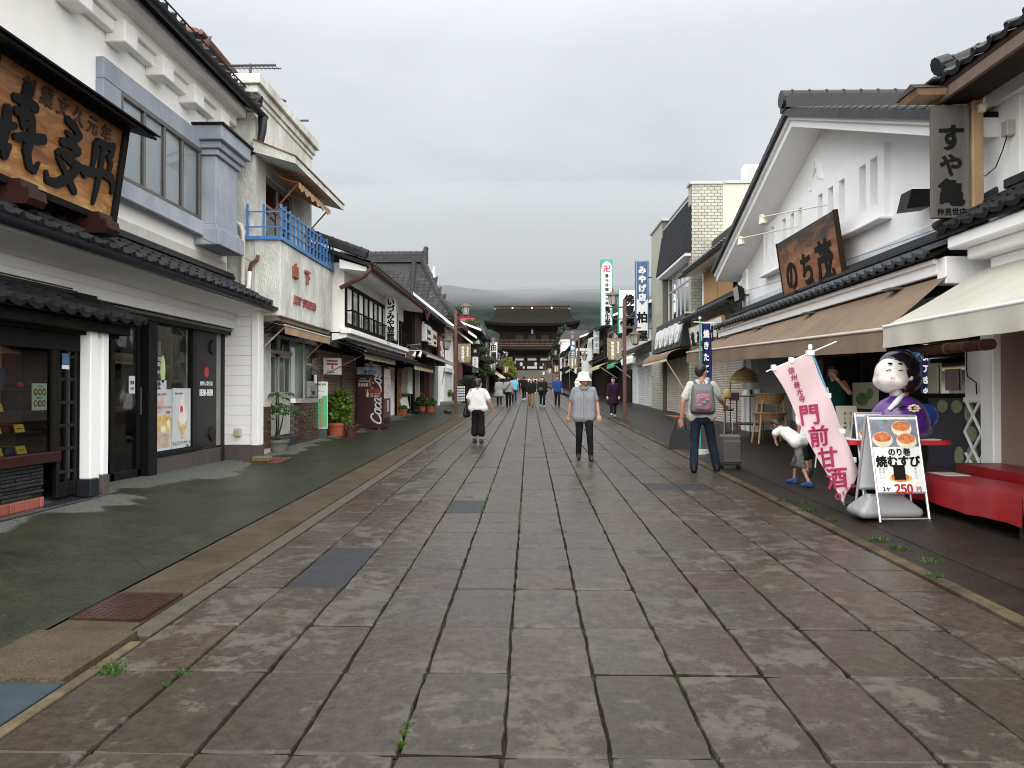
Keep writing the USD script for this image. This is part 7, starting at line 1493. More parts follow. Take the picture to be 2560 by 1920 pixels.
# ================================================================ STREET LAMPS
def lantern(T,c,up=True):
 # six-sided glazed lantern; c = its foot (standing) or its hook (hanging)
 z=0 if up else -.66; h_=T.holder('lantern'); a6=np.arange(6)*math.pi/3+.26
 T.part('roof',lathe([(.265,z+.40),(.25,z+.425),(.10,z+.52),(.05,z+.56),(.03,z+.62),(.0,z+.72 if up else z+.64)],6,c),RUSTLAMP,h_); T.part('glass_body',lathe([(.105,z+.06),(.185,z+.40)],6,c),LANTERN,h_)
 for a in np.arange(6)*math.pi/3:T.part('glazing_bar',tube([V(c)+(.11*math.cos(a),.11*math.sin(a),z+.05),V(c)+(.19*math.cos(a),.19*math.sin(a),z+.41)],.011,4),RUSTLAMP,h_)
 T.part('base',lathe([(.03,z),(.115,z+.03),(.12,z+.065)],6,c),RUSTLAMP,h_)
 return h_
RUSTLAMP=mat('lamp_brown',(.085,.055,.042),.5,.15,5)
BANN=usdkit.material(stage,'/World/Looks/olive_banner',{'g':('geometry',{}),'w':('wave_texture',{'wave_type':'rings','rings_direction':'y','scale':2.2,'distortion':2.5,'detail':1.0}),'r':('rgb_ramp',{'ramp':[(.35,(.185,.150,.080)),(.55,(.245,.205,.115))]}),'p':('principled_bsdf',{'roughness':.7})},[('g.position','w.vector'),('w.fac','r.fac'),('r.color','p.base_color')],surface='p.BSDF')
LP=[(-3.23,32.3,0),(3.58,28.0,1),(-3.4,60,0),(3.45,52,1),(-3.3,92,0),(3.5,87,1),(-3.3,116,0),(3.4,111,1),(-3.2,140,0),(3.4,160,1)]
def lamp_post():
 t=Thing('street_lamp','red-brown lamp post with two lanterns and a banner standing nearest on the left pavement','street lamp',(0,0,0),group='street lamps')
 t.part('post',box(-.062,.062,-.062,.062,-.3,4.50,.008),RUST); t.part('base_sleeve',box(-.075,.075,-.075,.075,-.3,.55,.01),RUST); t.part('collar',box(-.07,.07,-.07,.07,2.2,2.24,.006),RUST)
 t.part('arm',box(.06,.62,-.025,.025,4.18,4.23,.005),RUST); t.part('arm',box(.06,.36,-.02,.02,3.74,3.78,.005),RUST); t.part('scroll',tube([(.36,0,3.76),(.47,0,3.80),(.50,0,3.90),(.50,0,4.18)],.02,6),RUST,smooth=True)
 t.part('arm',box(-.62,-.06,-.025,.025,3.40,3.45,.005),RUST); t.part('scroll',tube([(-.06,0,3.80),(-.40,0,3.80),(-.47,0,3.75),(-.47,0,3.45)],.02,6),RUST,smooth=True)
 lantern(t,(.44,0,4.25), True); lantern(t,(-.40,0,3.42), False)
 o=shapely.box(.10,2.22,.66,3.04); o=shapely.Polygon([(.10,3.02),(.66,3.02),(.66,2.34),(.58,2.22),(.18,2.22),(.10,2.34)])
 bn=t.part('banner',fixn(prism(o,.02,(0,.01,0),UX,UZ)),BANN); t.part('banner_bar',tube([(.06,0,3.03),(.68,0,3.03)],.014,6),RUSTLAMP)
 for s,u,y in ((1,UX,-.012),(-1,-UX,.014)):
  for txt_,x,h in (('仲見世通り',.31 if s>0 else .45,.125),('信州善光寺',.52 if s>0 else .24,.082)):t.part('banner_lettering',lettering(txt_,h,(x,y,2.95-(0 if h>.1 else .02)),u,vertical=True,step=h*1.1,bold=4,depth=.002),SIGNW)
 return t
lamp0=lamp_post()
WHERE=['nearest on the left pavement','nearest on the right pavement','second on the left side','second on the right','third on the left','third on the right side','fourth on the left behind the tree','fourth on the right side','farthest on the left','farthest on the right by the gate']
for k,(x,y,r) in enumerate(LP):
 z=zroad(y)+.06; lb='red-brown lamp post with two lanterns and a banner '+WHERE[k]
 if k==0:
  lamp0.prim.GetAttribute('xformOp:translate').Set(Gf.Vec3d(x,y,z))
 else:copy_of(lamp0,'street_lamp',lb,'street lamp',(x,y,z),math.pi if r else 0,'street lamps')

# ================================================================ NEAR RIGHT: benches, statue, boards, banner
def bench(label,x0,x1,y0,y1,z,skirt=.28,paper=False):
 # a low bench under a red cloth that hangs over its sides in folds
 t=Thing('bench',label,'bench',((x0+x1)/2,(y0+y1)/2,zright(x0,y0))); zt=z
 top=slab([[[x,y,zt+.003*math.sin(x*9+y*5)] for y in np.linspace(y0,y1,7)] for x in np.linspace(x0,x1,7)],(0,0,-.02))
 per=[(x,y0) for x in np.linspace(x0,x1,24)]+[(x1,y) for y in np.linspace(y0,y1,24)][1:]+[(x,y1) for x in np.linspace(x1,x0,24)][1:]+[(x0,y) for y in np.linspace(y1,y0,24)][1:]
 g=[]
 for i,(x,y) in enumerate(per):
  c=V([(x0+x1)/2,(y0+y1)/2]); d=V([x,y])-c; nx=V([0,-1.]) if i<24 else V([1.,0]) if i<47 else V([0,1.]) if i<70 else V([-1.,0])
  col=[]
  for k in range(6):
   s=k/5; f=.018*s*math.sin(i*1.15+1.3*math.sin(i*.37)); hem=skirt*(1+.045*math.sin(i*.55))
   col.append([x+nx[0]*(.004+f+.012*s),y+nx[1]*(.004+f+.012*s),zt-hem*s])
  g.append(col)
 t.part('cloth_top',top,REDVINYL,smooth=40); t.part('cloth_skirt',sheet(g),REDVINYL,smooth=True)
 for x in (x0+.12,x1-.12):
  for y in (y0+.15,y1-.2):t.part('leg',box(x-.035,x+.035,y-.035,y+.035,zright(x,y)-.02,zt-.03,.005),BROWN)
 t.part('frame',box(x0+.05,x1-.05,y0+.08,y1-.08,zt-.10,zt-.025),BROWN)
 return t
bench('long bench under a red cloth nearest the right edge',4.42,4.98,6.75,9.0,.64); t=Thing('menu_card','white menu card lying on the nearest red bench','menu',(4.75,8.5,.64)); t.part('card',box(4.62,4.90,8.35,8.72,.645,.652),mat('grey_card',(.50,.50,.48),.4)); t.part('print',cat([box(4.65,4.87,8.40+i*.06,8.42+i*.06,.652,.653) for i in range(5)]),GREYF)
bench('second bench under a red cloth behind, against the brown wall',5.16,5.68,7.2,9.1,.72)
# okame-style statue: a round-cheeked papier-mache lady in a purple robe on a red table
tb=Thing('red_table','round-ended table with a bright red top carrying the statue','table',(4.25,8.9,.3)); tb.part('tabletop',prism(shapely.box(3.78,8.75,4.75,9.15).buffer(.14),.05,(0,0,.97),UX,UY),REDP); tb.part('top_sheet',prism(shapely.box(3.82,8.79,4.71,9.11).buffer(.1),.006,(0,0,1.021),UX,UY),SIGNW); tb.part('cloth',box(3.85,4.68,8.82,9.1,.33,.97,.03),BLACKW); tb.part('cloth_lettering',lettering('ところてん',.11,(4.45,8.815,.5),UX,bold=2,depth=.003),GREYF)
oc=V([4.43,8.98,1.03]); PURP=mat('purple_robe',(.075,.018,.17),.28,.08,4,coat=.5); PORC=mat('porcelain_white',(.62,.58,.56),.22,.03,3,coat=.5); OHAIR=mat('glossy_black',(.008,.008,.014),.16,.1,3,coat=.5); OBLUE=mat('obi_blue',(.02,.05,.26),.25,.1,4,coat=.5)
ok=Thing('doll_statue','big glossy doll statue with white round cheeks, black bob and purple robe','statue',oc)
def smoothm(m,n=2):t_=trimesh.Trimesh(*m); t_=t_.subdivide_loop(n) if n else t_; return (np.array(t_.vertices),np.array(t_.faces))
ok.part('robe',lathe([(.30,0),(.345,.10),(.34,.22),(.30,.34),(.22,.44),(.12,.50),(.07,.52)],28,oc,1,.85),PURP,smooth=True)
ok.part('obi_bow',cat([ball(oc+(.36,.12,.26),(.16,.12,.15),3),ball(oc+(.34,.18,.10),(.14,.12,.13),3)]),OBLUE,smooth=True)
ok.part('neck',cyl(oc+(-.03,0,.48),oc+(-.05,0,.60),.075,.07,14),PORC,smooth=40)
hc=oc+V([-.06,-.02,.76])
def smooth_union(bs,e=.02,it=14):
 m_=m3.Manifold.batch_boolean([m3.Manifold.sphere(1,24).scale(tuple(map(float,r))).translate(tuple(map(float,c))) for c,r in bs],m3.OpType.Add).refine_to_length(e); q=m_.to_mesh()
 t_=trimesh.Trimesh(q.vert_properties[:,:3],q.tri_verts); t_.merge_vertices(); trimesh.smoothing.filter_taubin(t_,.5,-.53,it); return (np.array(t_.vertices),np.array(t_.faces))
def H_(x,y,z): return hc+V([x,y,z])
face=smooth_union([(H_(-.04,-.01,.01),(.20,.20,.205)),(H_(-.13,-.09,-.075),(.115,.115,.105)),(H_(-.02,-.13,-.085),(.115,.10,.10)),(H_(-.17,.02,-.08),(.085,.10,.09)),(H_(-.20,-.06,.0),(.035,.035,.03)),(H_(-.11,-.05,-.15),(.11,.11,.075)),(H_(.115,-.155,-.04),(.035,.03,.05))])
ok.part('face',face,PORC,smooth=True)
hm=ball(hc+(.07,.045,.055),(.245,.235,.25),3); v=hm[0]; keep=~((v[:,0]-hc[0]<.04+.25*(v[:,1]-hc[1]+.1).clip(-.2,.2))&(v[:,2]-hc[2]<.15)); hf=hm[1][keep[hm[1]].all(1)]
ok.part('hair',cat([(v,hf),ball(hc+(.14,.05,-.05),(.19,.19,.19),3)]),OHAIR,smooth=True)
ok.part('hair_bow',cat([ball(hc+(.24,.0,.20),(.09,.07,.07),2),ball(hc+(.16,.04,.24),(.06,.06,.06),2)]),mat('bow_blue',(.03,.20,.50),.35,.1,4),smooth=True)
g=random.Random(3); ok.part('bow_spot',cat([ball(hc+V([.24,0,.20])+unit(V([g.uniform(-1,1),-1,g.uniform(-1,1)]))*V([.088,.069,.069]),.011,1) for _ in range(14)]),WHITEP); ok.part('hair_ornament',ball(hc+(.32,.05,.22),(.05,.04,.03),2),mat('orange_knot',(.55,.15,.02),.4),smooth=True)
for x,z in ((-.155,.045),(-.03,.04)):ok.part('eye',tube([hc+V([x-.03,-.172-(.02 if x>-.1 else 0),z-.008]),hc+V([x,-.192-(.02 if x>-.1 else 0),z+.008]),hc+V([x+.03,-.172-(.02 if x>-.1 else 0),z-.006])],.006,5),INK)
for x,z in ((-.135,.125),(-.02,.12)):ok.part('eyebrow',ball(hc+(x,-.165,z),(.028,.02,.013),2),INK,smooth=True)
ok.part('mouth',ball(hc+(-.135,-.178,-.055),(.016,.02,.020),2),REDP,smooth=True); ok.part('chin_dot',ball(hc+(.02,-.2,-.17),.012,1),REDP)
ok.part('collar',tube([oc+V([-.22,-.2,.34]),oc+V([-.14,-.20,.42]),oc+V([-.02,-.10,.51]),oc+V([.08,-.02,.525])],[.02,.035,.03,.02],8),SIGNW,smooth=True); ok.part('under_collar',tube([oc+V([-.06,-.12,.50]),oc+V([.06,-.08,.535]),oc+V([.1,0,.53])],.012,6),mat('orange_collar',(.5,.12,.02),.4))
fl_=[]
for a in np.arange(8)*math.pi/4:fl_.append(ball(oc+V([.04+.05*math.cos(a),-.262,.36+.035*math.sin(a)]),(.026,.02,.013),1))
ok.part('robe_flower',cat(fl_),SIGNC); ok.part('robe_flower',ball(oc+(.04,-.282,.36),.014,1),mat('flower_gold',(.6,.45,.05),.5)); ok.part('robe_leaf',cat([ball(oc+(-.10,-.262,.38),(.05,.02,.022),1),ball(oc+(.16,-.225,.24),(.04,.02,.03),1)]),DARKLEAF)
sb=Thing('leaflet_box','clear box of colourful leaflets standing beside the statue','box',(3.98,8.9,1.02)); sb.part('clear_box',box(3.84,4.0,8.85,8.98,1.03,1.20),GLASSD); sb.part('leaflet',box(3.96,4.08,8.88,8.9,1.10,1.30),mat('leaflet_print',(.62,.45,.35),.5,.6,30)); sb.part('leaflet_top',box(3.96,4.08,8.875,8.905,1.27,1.30),REDP)
def a_board(label,o,rz,both=True,only=False):
 # aluminium A-board: two leaning panels, printed front
 t=Thing('a_board',label,'sign board',o); R_=rotz(rz); k=1.12; w=.55
 def P(m): return xf(m,R_,o)
 ln=.235
 for s in (-1,1):
  def q(u_,v_,off=0): return V([u_,s*(ln*(1-v_/k)+.02)+s*off,v_])
  for u_ in (0,w):t.part('frame_bar',P(tube([q(u_,0),q(u_,k)],.014,6)),ALU)
  for v_ in (.30,k):t.part('frame_bar',P(tube([q(0,v_),q(w,v_)],.014,6)),ALU)
  t.part('foot_bar',P(tube([q(0,.03),q(w,.03)],.010,6)),ALU)
  pn=fixn(hexa([q(.01,.31),q(w-.01,.31),q(w-.01,.31,.008),q(.01,.31,.008),q(.01,k-.01),q(w-.01,k-.01),q(w-.01,k-.01,.008),q(.01,k-.01,.008)])); t.part('panel',P(pn),SIGNW)
  if s>0 and not both: continue
  d=unit(q(0,k)-q(0,0)); ux=UX*(1 if s<0 else -1); org=q(0 if s<0 else w,.30,.010)
  def pr(poly,dep,mt_,nm):t.part(nm,P(fixn(prism(poly,dep,org,ux,d)) if s<0 else fixn(prism(poly,dep,org,ux,d))),mt_)
  pr(shapely.box(.012,.50,w-.012,k-.32),.001,mat('grill_print',(.18,.20,.24),.5,.4,12),'photo_print')
  RICE=mat('rice_print',(.66,.60,.46),.5,.2,18); MISO=mat('miso_print',(.50,.12,.04),.4,.6,22,dirt=(.62,.30,.10),ds=18)
  for cx_,cy_ in ((.13,.58),(.36,.70),(.40,.56)):
   pr(ellipse(cx_,cy_,.115,.085,18).intersection(shapely.box(.012,.46,w-.012,k-.32)),.0022,RICE,'photo_print'); pr(ellipse(cx_,cy_+.025,.10,.055,18).intersection(shapely.box(.012,.46,w-.012,k-.32)),.0034,MISO,'photo_print')
  for tx,cx_,cy_,h_,mt_,b_ in (('のり巻',.30,.425,.085,INK,3),('焼むすび',.275,.315,.125,INK,4),('1ヶ',.11,.035,.058,INK,2),('250',.30,.02,.125,REDP,3),('円',.47,.03,.06,REDP,2)):
   pl,x=text_poly(tx,h_,bold=b_,px=96); pr(affinity.translate(pl,cx_-x/2,cy_),.004,mt_,'lettering')
  pr(ellipse(.28,.16,.13,.04),.0015,mat('yellow_print',(.62,.55,.10),.5),'photo_print'); pr(shapely.box(.21,.14,.34,.30),.003,BLACKW,'photo_print'); pr(ellipse(.275,.17,.10,.05),.0025,MISO,'photo_print')
  for x_ in (.06,.10,.46):pl,_=text_poly('香ばしい',.028,bold=1,vertical=True); pr(affinity.translate(pl,x_,.28),.002,GREYF,'lettering')
 return t
a_board('aluminium A-board with rice ball picture and red price standing in front',(3.70,8.22,zright(3.9,8.2)),.10)
a_board('second A-board half hidden behind the front one',(3.84,8.86,zright(3.9,8.8)),.06)
tk=Thing('water_weight','grey plastic water weight lying under the front A-board','weight',(3.95,8.25,.2)); m_=m3.Manifold.batch_hull([m3.Manifold.sphere(.06,16).translate((x,y,z)) for x,y,z in ((3.62,8.12,.27),(4.22,8.18,.27),(3.62,8.40,.27),(4.22,8.44,.27),(3.74,8.2,.38),(4.06,8.24,.40),(3.74,8.34,.38),(4.06,8.36,.40))]) ; tk.part('tank',arr(m_)[:2],mat('grey_plastic',(.26,.27,.28),.45,.08,3),smooth=50); tk.part('cap',cyl((3.72,8.22,.42),(3.72,8.22,.46),.035, None,12),GREYF)
nbn=Thing('pink_banner','pale pink vertical banner with crimson characters leaning on a blue pole','banner',(3.9,8.6,.2))
PINK=mat('pink_cloth',(.60,.46,.475),.85,.05,2,.06,20); CRIM=mat('crimson_print',(.30,.012,.075),.7,.08,4)
TL,TR,BL,BR=V([2.80,8.62,1.835]),V([3.25,8.62,2.03]),V([3.565,8.56,.31]),V([3.775,8.60,.66])
def bp_(a,b,off=0):
 p=TL*(1-a)*(1-b)+TR*a*(1-b)+BL*(1-a)*b+BR*a*b; n=V([0,-1.,0])
 return p+n*(off+.03*b*math.sin(a*7+b*3)+.012*math.sin(b*14+a*2))+V([.02*math.sin(b*9)*(1-a),0,.012*math.sin(b*6+a*4)])
nbn.part('cloth',slab([[bp_(a,b) for a in np.linspace(0,1,12)] for b in np.linspace(0,1,36)],(0,.004,0)),PINK,smooth=True)
_cl=V([bp_(a,b) for a in np.linspace(0,1,40) for b in np.linspace(0,1,120)])
from scipy.spatial import cKDTree
_kd=cKDTree(_cl[:,[0,2]])
def cloth_text(ch,h,x,z,bold,tilt=.10):
 # a character printed on the cloth, centred at (x, z), following its folds
 pl,w=text_poly(ch,h,bold=bold,px=96); pl=affinity.rotate(affinity.translate(pl,-w/2,-h*.42),tilt,origin=(0,0),use_radians=True).segmentize(.03); t_=prism(pl,.002,(0,0,0),UX,UZ); v=t_[0]+V([x,0,z]); v[:,1]=_cl[_kd.query(v[:,[0,2]])[1],1]-.010+t_[0][:,1]
 return (v,t_[1])
def bpx(px,py): return (px-1324)/1850*8.55,EYE+(980-py)*8.55/1850
nbn.part('lettering',cat([cloth_text(c,.082,*bpx(*q),1) for c,q in zip('信州善光寺',((1976,922),(1983,940),(1990,958),(1997,976),(2003,993)))]),CRIM); nbn.part('lettering',cat([cloth_text(c,.25,*bpx(*q),2) for c,q in zip('門前甘酒',((2019,1024),(2041,1078),(2063,1131),(2083,1181)))]),CRIM)
nbn.part('crest',cloth_text('◎',.08,*bpx(2085,1234),3),CRIM); nbn.part('lettering',cat([cloth_text('すや亀'[k],.06,*bpx(2100+k*11,1229-k*10),1,.5) for k in range(3)]),CRIM)
pd=unit(BR-TR); nbn.part('pole',tube([TR+V([.0,.03,.06]),TR+pd*1.75+V([0,.03,0])],.013,8),mat('pole_blue',(.10,.33,.50),.35,.05,3),smooth=True); nbn.part('cross_bar',tube([TL+V([-.06,.02,-.02]),TR+V([.30,.02,.135])],.008,6),WHITEP,smooth=True); nbn.part('pole_cap',box(TR[0]-.02,TR[0]+.02,8.63,8.67,TR[2]+.04,TR[2]+.10,.008),WHITEP)
for k in (0,.36,.66,.90):q=TR+(BR-TR)*k; nbn.part('loop',box(q[0]-.05,q[0]+.035,8.60,8.67,q[2]-.03,q[2]+.03,.006),SIGNW)
for k in (.05,.5):q=TL+(TR-TL)*k; nbn.part('loop',box(q[0]-.025,q[0]+.025,8.60,8.66,q[2]-.02,q[2]+.05,.006),SIGNW)
bb2=Thing('navy_banner','furled navy banner with white characters on a green pole beside the tan shutters','banner',(3.62,15.5,.3)); bb2.part('pole',tube([(3.55,15.5,.30),(3.55,15.5,3.1)],.016,8),mat('pole_green',(.03,.30,.20),.35)); bb2.part('cross_bar',tube([(3.42,15.5,3.04),(3.85,15.48,3.02)],.010,6),WHITEP); bb2.part('pole_cap',ball((3.55,15.5,3.12),.03,2),WHITEP)
bb2.part('cloth',slab([[[3.58+a*(.18-.03*math.sin(z*2)),15.47+.05*math.sin(a*8+z*2),z] for a in np.linspace(0,1,8)] for z in np.linspace(3.0,1.25,24)],(0,.004,0)),mat('navy_cloth',(.020,.028,.12),.85),smooth=True); bb2.part('lettering',cat([prism(affinity.translate(text_poly(ch,.17,bold=3,wide=.7)[0],3.60,2.75-i*.24),.003,(0,15.41,0),UX,UZ) for i,ch in enumerate('焼きたておやき')]),SIGNW); bb2.part('base',cyl((3.55,15.5,zroad(15.5)),(3.55,15.5,zroad(15.5)+.1),.2,.16,14),GREYF)
# hat and basket display in front of the gabled shop
hr=Thing('hat_rack','dark metal rack with two wire shelves of goods in front of the gabled shop','rack',(5.1,17.6,.5)); zz=zright(5.1,17.5)
for x in (4.75,5.35):
 for y in (17.1,18.1):hr.part('post',tube([(x,y,zz),(x,y,zz+1.05)],.016,6),STEEL)
for z in (.35,1.0):hr.part('shelf',box(4.72,5.38,17.05,18.15,zz+z,zz+z+.025),STEEL)
def hat(T,c,r,m_,h=.10):T.part('brim',lathe([(r,0),(r*1.0,.012),(r*.58,.02)],18,c),m_,smooth=40); T.part('crown',lathe([(r*.58,.01),(r*.54,h*.8),(r*.4,h),(0,h*1.03)],18,c),m_,smooth=40)
for i,(x,y,z,r,m_,lb) in enumerate([(5.0,17.2,zz+1.03,.15,SIGNC,'small cream hat at the front of the rack'),(5.3,17.3,zz+1.03,.18,GREYF,'grey hat on the rack next to the cream one'),(5.25,17.9,zz+1.03,.18,NAVY,'dark hat at the back of the rack')]):t=Thing('hat',lb,'hat',(x,y,z)); hat(t,(x,y,z),r,m_,.14)
for i in range(3):t=Thing('straw_hat',['lowest','middle','topmost'][i]+' of the brown conical straw hats stacked on the rack post','hat',(5.05,17.7,zz+1.35+i*.08)); t.part('cone',lathe([(.36-i*.03,0),(.35-i*.03,.02),(.18,.13),(0,.22)],20,(5.05+.03*i,17.7,zz+1.34+i*.075)),STRAW,smooth=40)
t=Thing('hat_stand','thin dark hat post with a small straw bag hung on it','stand',(4.62,17.0,.5)); t.part('post',tube([(4.58,17.0,zz),(4.58,17.0,zz+1.35)],.012,6),STEEL); t.part('straw_bag',lathe([(.03,0),(.10,.05),(.09,.18),(.03,.24)],12,(4.5,16.95,zz+.95)),STRAW,smooth=True)
t=Thing('sunglasses_box','dark box of small goods on the rack','box',(4.85,17.15,zz+.9)); t.part('box',box(4.62,4.78,17.0,17.3,zz+.92,zz+1.1,.01),mat('mauve_goods',(.06,.03,.06),.5,.6,30))
stl=Thing('basket_stand','bamboo-legged stand holding woven baskets in front of the gabled shop','stand',(5.25,16.3,.5)); zz=zright(5.25,16.3)
for dx,dy in ((-.28,-.22),(.28,-.22),(-.28,.22),(.28,.22)):stl.part('leg',tube([(5.25+dx*1.15,16.3+dy*1.15,zz),(5.25+dx*.75,16.3+dy*.75,zz+.95)],.022,7),BAMBOO,smooth=True)
for z,r,h in ((.50,.34,.16),(.86,.32,.22)):t=Thing('woven_basket','round woven basket on the '+('lower' if z<.6 else 'upper')+' tier of the bamboo-legged stand','basket',(5.25,16.3,zz+z)); t.part('basket',lathe([(r*.8,0),(r,h),(r*.95,h),(r*.75,.03),(0,.03)],22,(5.25,16.3,zz+z)),WICKER,smooth=50); t.part('rim',tube([(5.25+r*math.cos(a),16.3+r*math.sin(a),zz+z+h) for a in np.linspace(0,6.2832,25)],.02,6),WICKER)
t=Thing('umbrella_bin','dark bin of clear umbrellas beside the bamboo-legged stand','bin',(5.6,15.6,.5)); t.part('bin',lathe([(.16,0),(.18,.5),(.16,.5),(.15,.02)],14,(5.65,15.7,zright(5.6,15.7))),STEEL)
for i in range(6):a=i*1.05; t.part('umbrella',cyl((5.65+.06*math.cos(a),15.7+.06*math.sin(a),.55),(5.65+.1*math.cos(a),15.7+.1*math.sin(a),1.25),.015,.04,6),mat('clear_film',(.40,.42,.44),.3))
t=Thing('easel_sign','aluminium easel with white handwritten sheets behind the pink banner','sign board',(4.9,12.2,.4)); zz=zright(4.9,12.2)
for x0_,x1_ in ((4.62,4.85),(5.12,4.9)):t.part('leg',tube([(x0_,12.1,zz),(x1_,12.3,zz+1.3)],.014,6),ALU)
t.part('sheet',fixn(hexa([(5.0,12.0,zz+.45),(5.35,12.0,zz+.45),(5.35,12.01,zz+.45),(5.0,12.01,zz+.45),(4.97,12.15,zz+1.0),(5.30,12.15,zz+1.0),(5.30,12.16,zz+1.0),(4.97,12.16,zz+1.0)])),SIGNC); t.part('writing',cat([lettering('おしながき',.05,(5.08+i*.09,12.05,zz+.92),UX,vertical=True,step=.075,bold=1) for i in range(3)]),INK)
sc=Thing('suitcase','grey-brown wheeled suitcase with its long handle pulled up','suitcase',(3.46,12.9,.24)); zz=zroad(12.9)+.01; SUIT=mat('taupe_case',(.075,.064,.058),.5,.1,4)
sc.part('shell',box(3.29,3.64,12.78,13.02,zz+.07,zz+.60,.035),SUIT); sc.part('front_pocket',box(3.31,3.62,12.755,12.79,zz+.12,zz+.50,.015),SUIT)
for x in (3.39,3.53):sc.part('handle_tube',tube([(x,12.99,zz+.58),(x,12.97,zz+1.02)],.008,6),ALU)
sc.part('handle_grip',tube([(3.37,12.97,zz+1.02),(3.55,12.97,zz+1.02)],.016,8),BLACK); sc.part('top_handle',tube([(3.40,12.9,zz+.60),(3.42,12.9,zz+.64),(3.52,12.9,zz+.64),(3.54,12.9,zz+.60)],.012,6),BLACK)
for x in (3.32,3.61):
 for y in (12.82,12.98):sc.part('wheel',cyl((x-.012,y,zz+.035),(x+.012,y,zz+.035),.034, None,12),BLACK)
# drain cover and weeds
dc=Thing('drain_cover','dark red checker-plate steel cover set in the gutter slabs','drain cover',(-2.72,4.95,.1)); g=[[[x,y,zroad(y)+.034] for y in (4.72,5.0,5.3)] for x in (-2.97,-2.72,-2.50)]; PLATE=mat('red_plate',(.035,.014,.012),.35,.25,8,m=.4); dc.part('plate',slab(g,(0,0,-.02)),PLATE)
st_=[]
for i in range(11):
 for j in range(13):
  x,y=-2.95+i*.043,4.74+j*.043; a=.785 if (i+j)%2 else -.785; st_.append(xf(box(-.015,.015,-.004,.004,0,.004),rotz(a),(x,y,zroad(y)+.034)))
dc.part('tread_stud',cat(st_),PLATE)
def tuft(cs,n,h,seed):
 g=np.random.default_rng(seed); ms=[]
 for (x,y,z,r) in cs:
  for _ in range(n):
   a=g.random()*6.28; d=r*g.random()**.7; b=V([x+d*math.cos(a),y+d*math.sin(a),z]); t_=V([g.normal()*.5,g.normal()*.5,1.0])*h*g.uniform(.4,1.1); s=unit(np.cross(t_,V([g.normal(),g.normal(),.1])))*.006; ms.append((V([b-s,b+s,b+t_*.6+s*.8,b+t_+V([g.normal(),g.normal(),0])*h*.25]),V([[0,1,2],[0,2,3]])))
 return cat(ms)
gs=[(3.30,8.9,zroad(8.9)+.01,.12),(3.42,9.4,zroad(9.4)+.01,.12),(3.28,9.6,zroad(9.6)+.01,.10),(3.36,8.3,zroad(8.3)+.01,.05),(3.38,7.3,zroad(7.3)+.01,.10),(3.40,6.9,zroad(6.9)+.01,.10),(3.44,6.45,zroad(6.45)+.01,.10),(3.20,5.95,zroad(5.95)+.01,.07),(3.36,16.5,.32,.15),(-2.30,4.03,.07,.10),(-2.24,3.95,.07,.06),(-1.86,3.95,.06,.07),(-1.88,3.8,.05,.03),(-.56,3.3,.045,.012),(-.56,3.2,.045,.012),(-.56,3.38,.045,.012)]
tag(single('weeds',tuft(gs,70,.030,5),GRASS),'short green weeds sprouting along the paving edges and joints','weeds',kind='stuff')
jx=[(-.57,9.4),(-.11,8.6),(-1.42,10.5),(-1.0,9.7),(-1.86,12.5),(-1.42,13.5),(-.56,11.5),(-.1,9.8)]
tag(single('joint_moss',tuft([(x,y+d,zroad(y+d)-.012,.012) for x,y in jx for d in np.arange(-.8,.8,.05)],6,.02,6),GRASS),'thin lines of moss growing in the paving joints','moss',kind='stuff')

# ================================================================ PEOPLE
def sph(c,r,s=12): return m3.Manifold.sphere(float(r),s).translate(tuple(float(q) for q in c))
def chain(pts,s=12):  # [(x, y, z, r), ...]: hulls of neighbouring spheres
 b=[sph(p[:3],p[3],s) for p in pts]
 return [m3.Manifold.batch_hull([b[i],b[i+1]]) for i in range(len(b)-1)] if len(b)>1 else b
def lump(pts,s=12): return [m3.Manifold.batch_hull([sph(p[:3],p[3],s) for p in pts])]
def fuse(parts_,fine=.022,it=6,sc=1,R=None,t=(0,0,0),wrinkle=0,seed=1):
 m_=m3.Manifold.batch_boolean(parts_,m3.OpType.Add)
 if fine:m_=m_.refine_to_length(fine)
 q=m_.to_mesh(); tm=trimesh.Trimesh(q.vert_properties[:,:3],q.tri_verts); tm.merge_vertices()
 if it:trimesh.smoothing.filter_taubin(tm,.5,-.53,it)
 v=np.array(tm.vertices)
 if wrinkle:v=v+np.array(tm.vertex_normals)*((meshkit.fbm(v*V([15,15,7]),3,seed)-.5)*2*wrinkle)[:, None]
 return xf((v,np.array(tm.faces)),R,t,sc)
def hand_bones(w,d,side,s=8,curl=.5):
 # palm and five fingers at the wrist w, pointing along d
 d=unit(V(d,float)); a=unit(np.cross(d,V([0,1.0,0])+.01))*side; n=np.cross(d,a)*side; w=V(w,float); out=[]
 pal=[w+d*.02-a*.02,w+d*.02+a*.02,w+d*.085-a*.032,w+d*.085+a*.032]; out+=lump([(*p,.014) for p in pal],s)
 for k,L in enumerate((.068,.078,.072,.056)):
  b=w+d*.085+a*(.032-k*.0215); m_=b+d*L*.5+n*L*.18*curl; e=m_+d*L*.38+n*L*.45*curl; out+=chain([(*b,.0095),(*m_,.0088),(*e,.0075)],s)
 b=w+d*.03+a*.03; out+=chain([(*b,.012),(*(b+d*.03+a*.022+n*.012),.010),(*(b+d*.06+a*.026+n*.024),.008)],s)
 return out
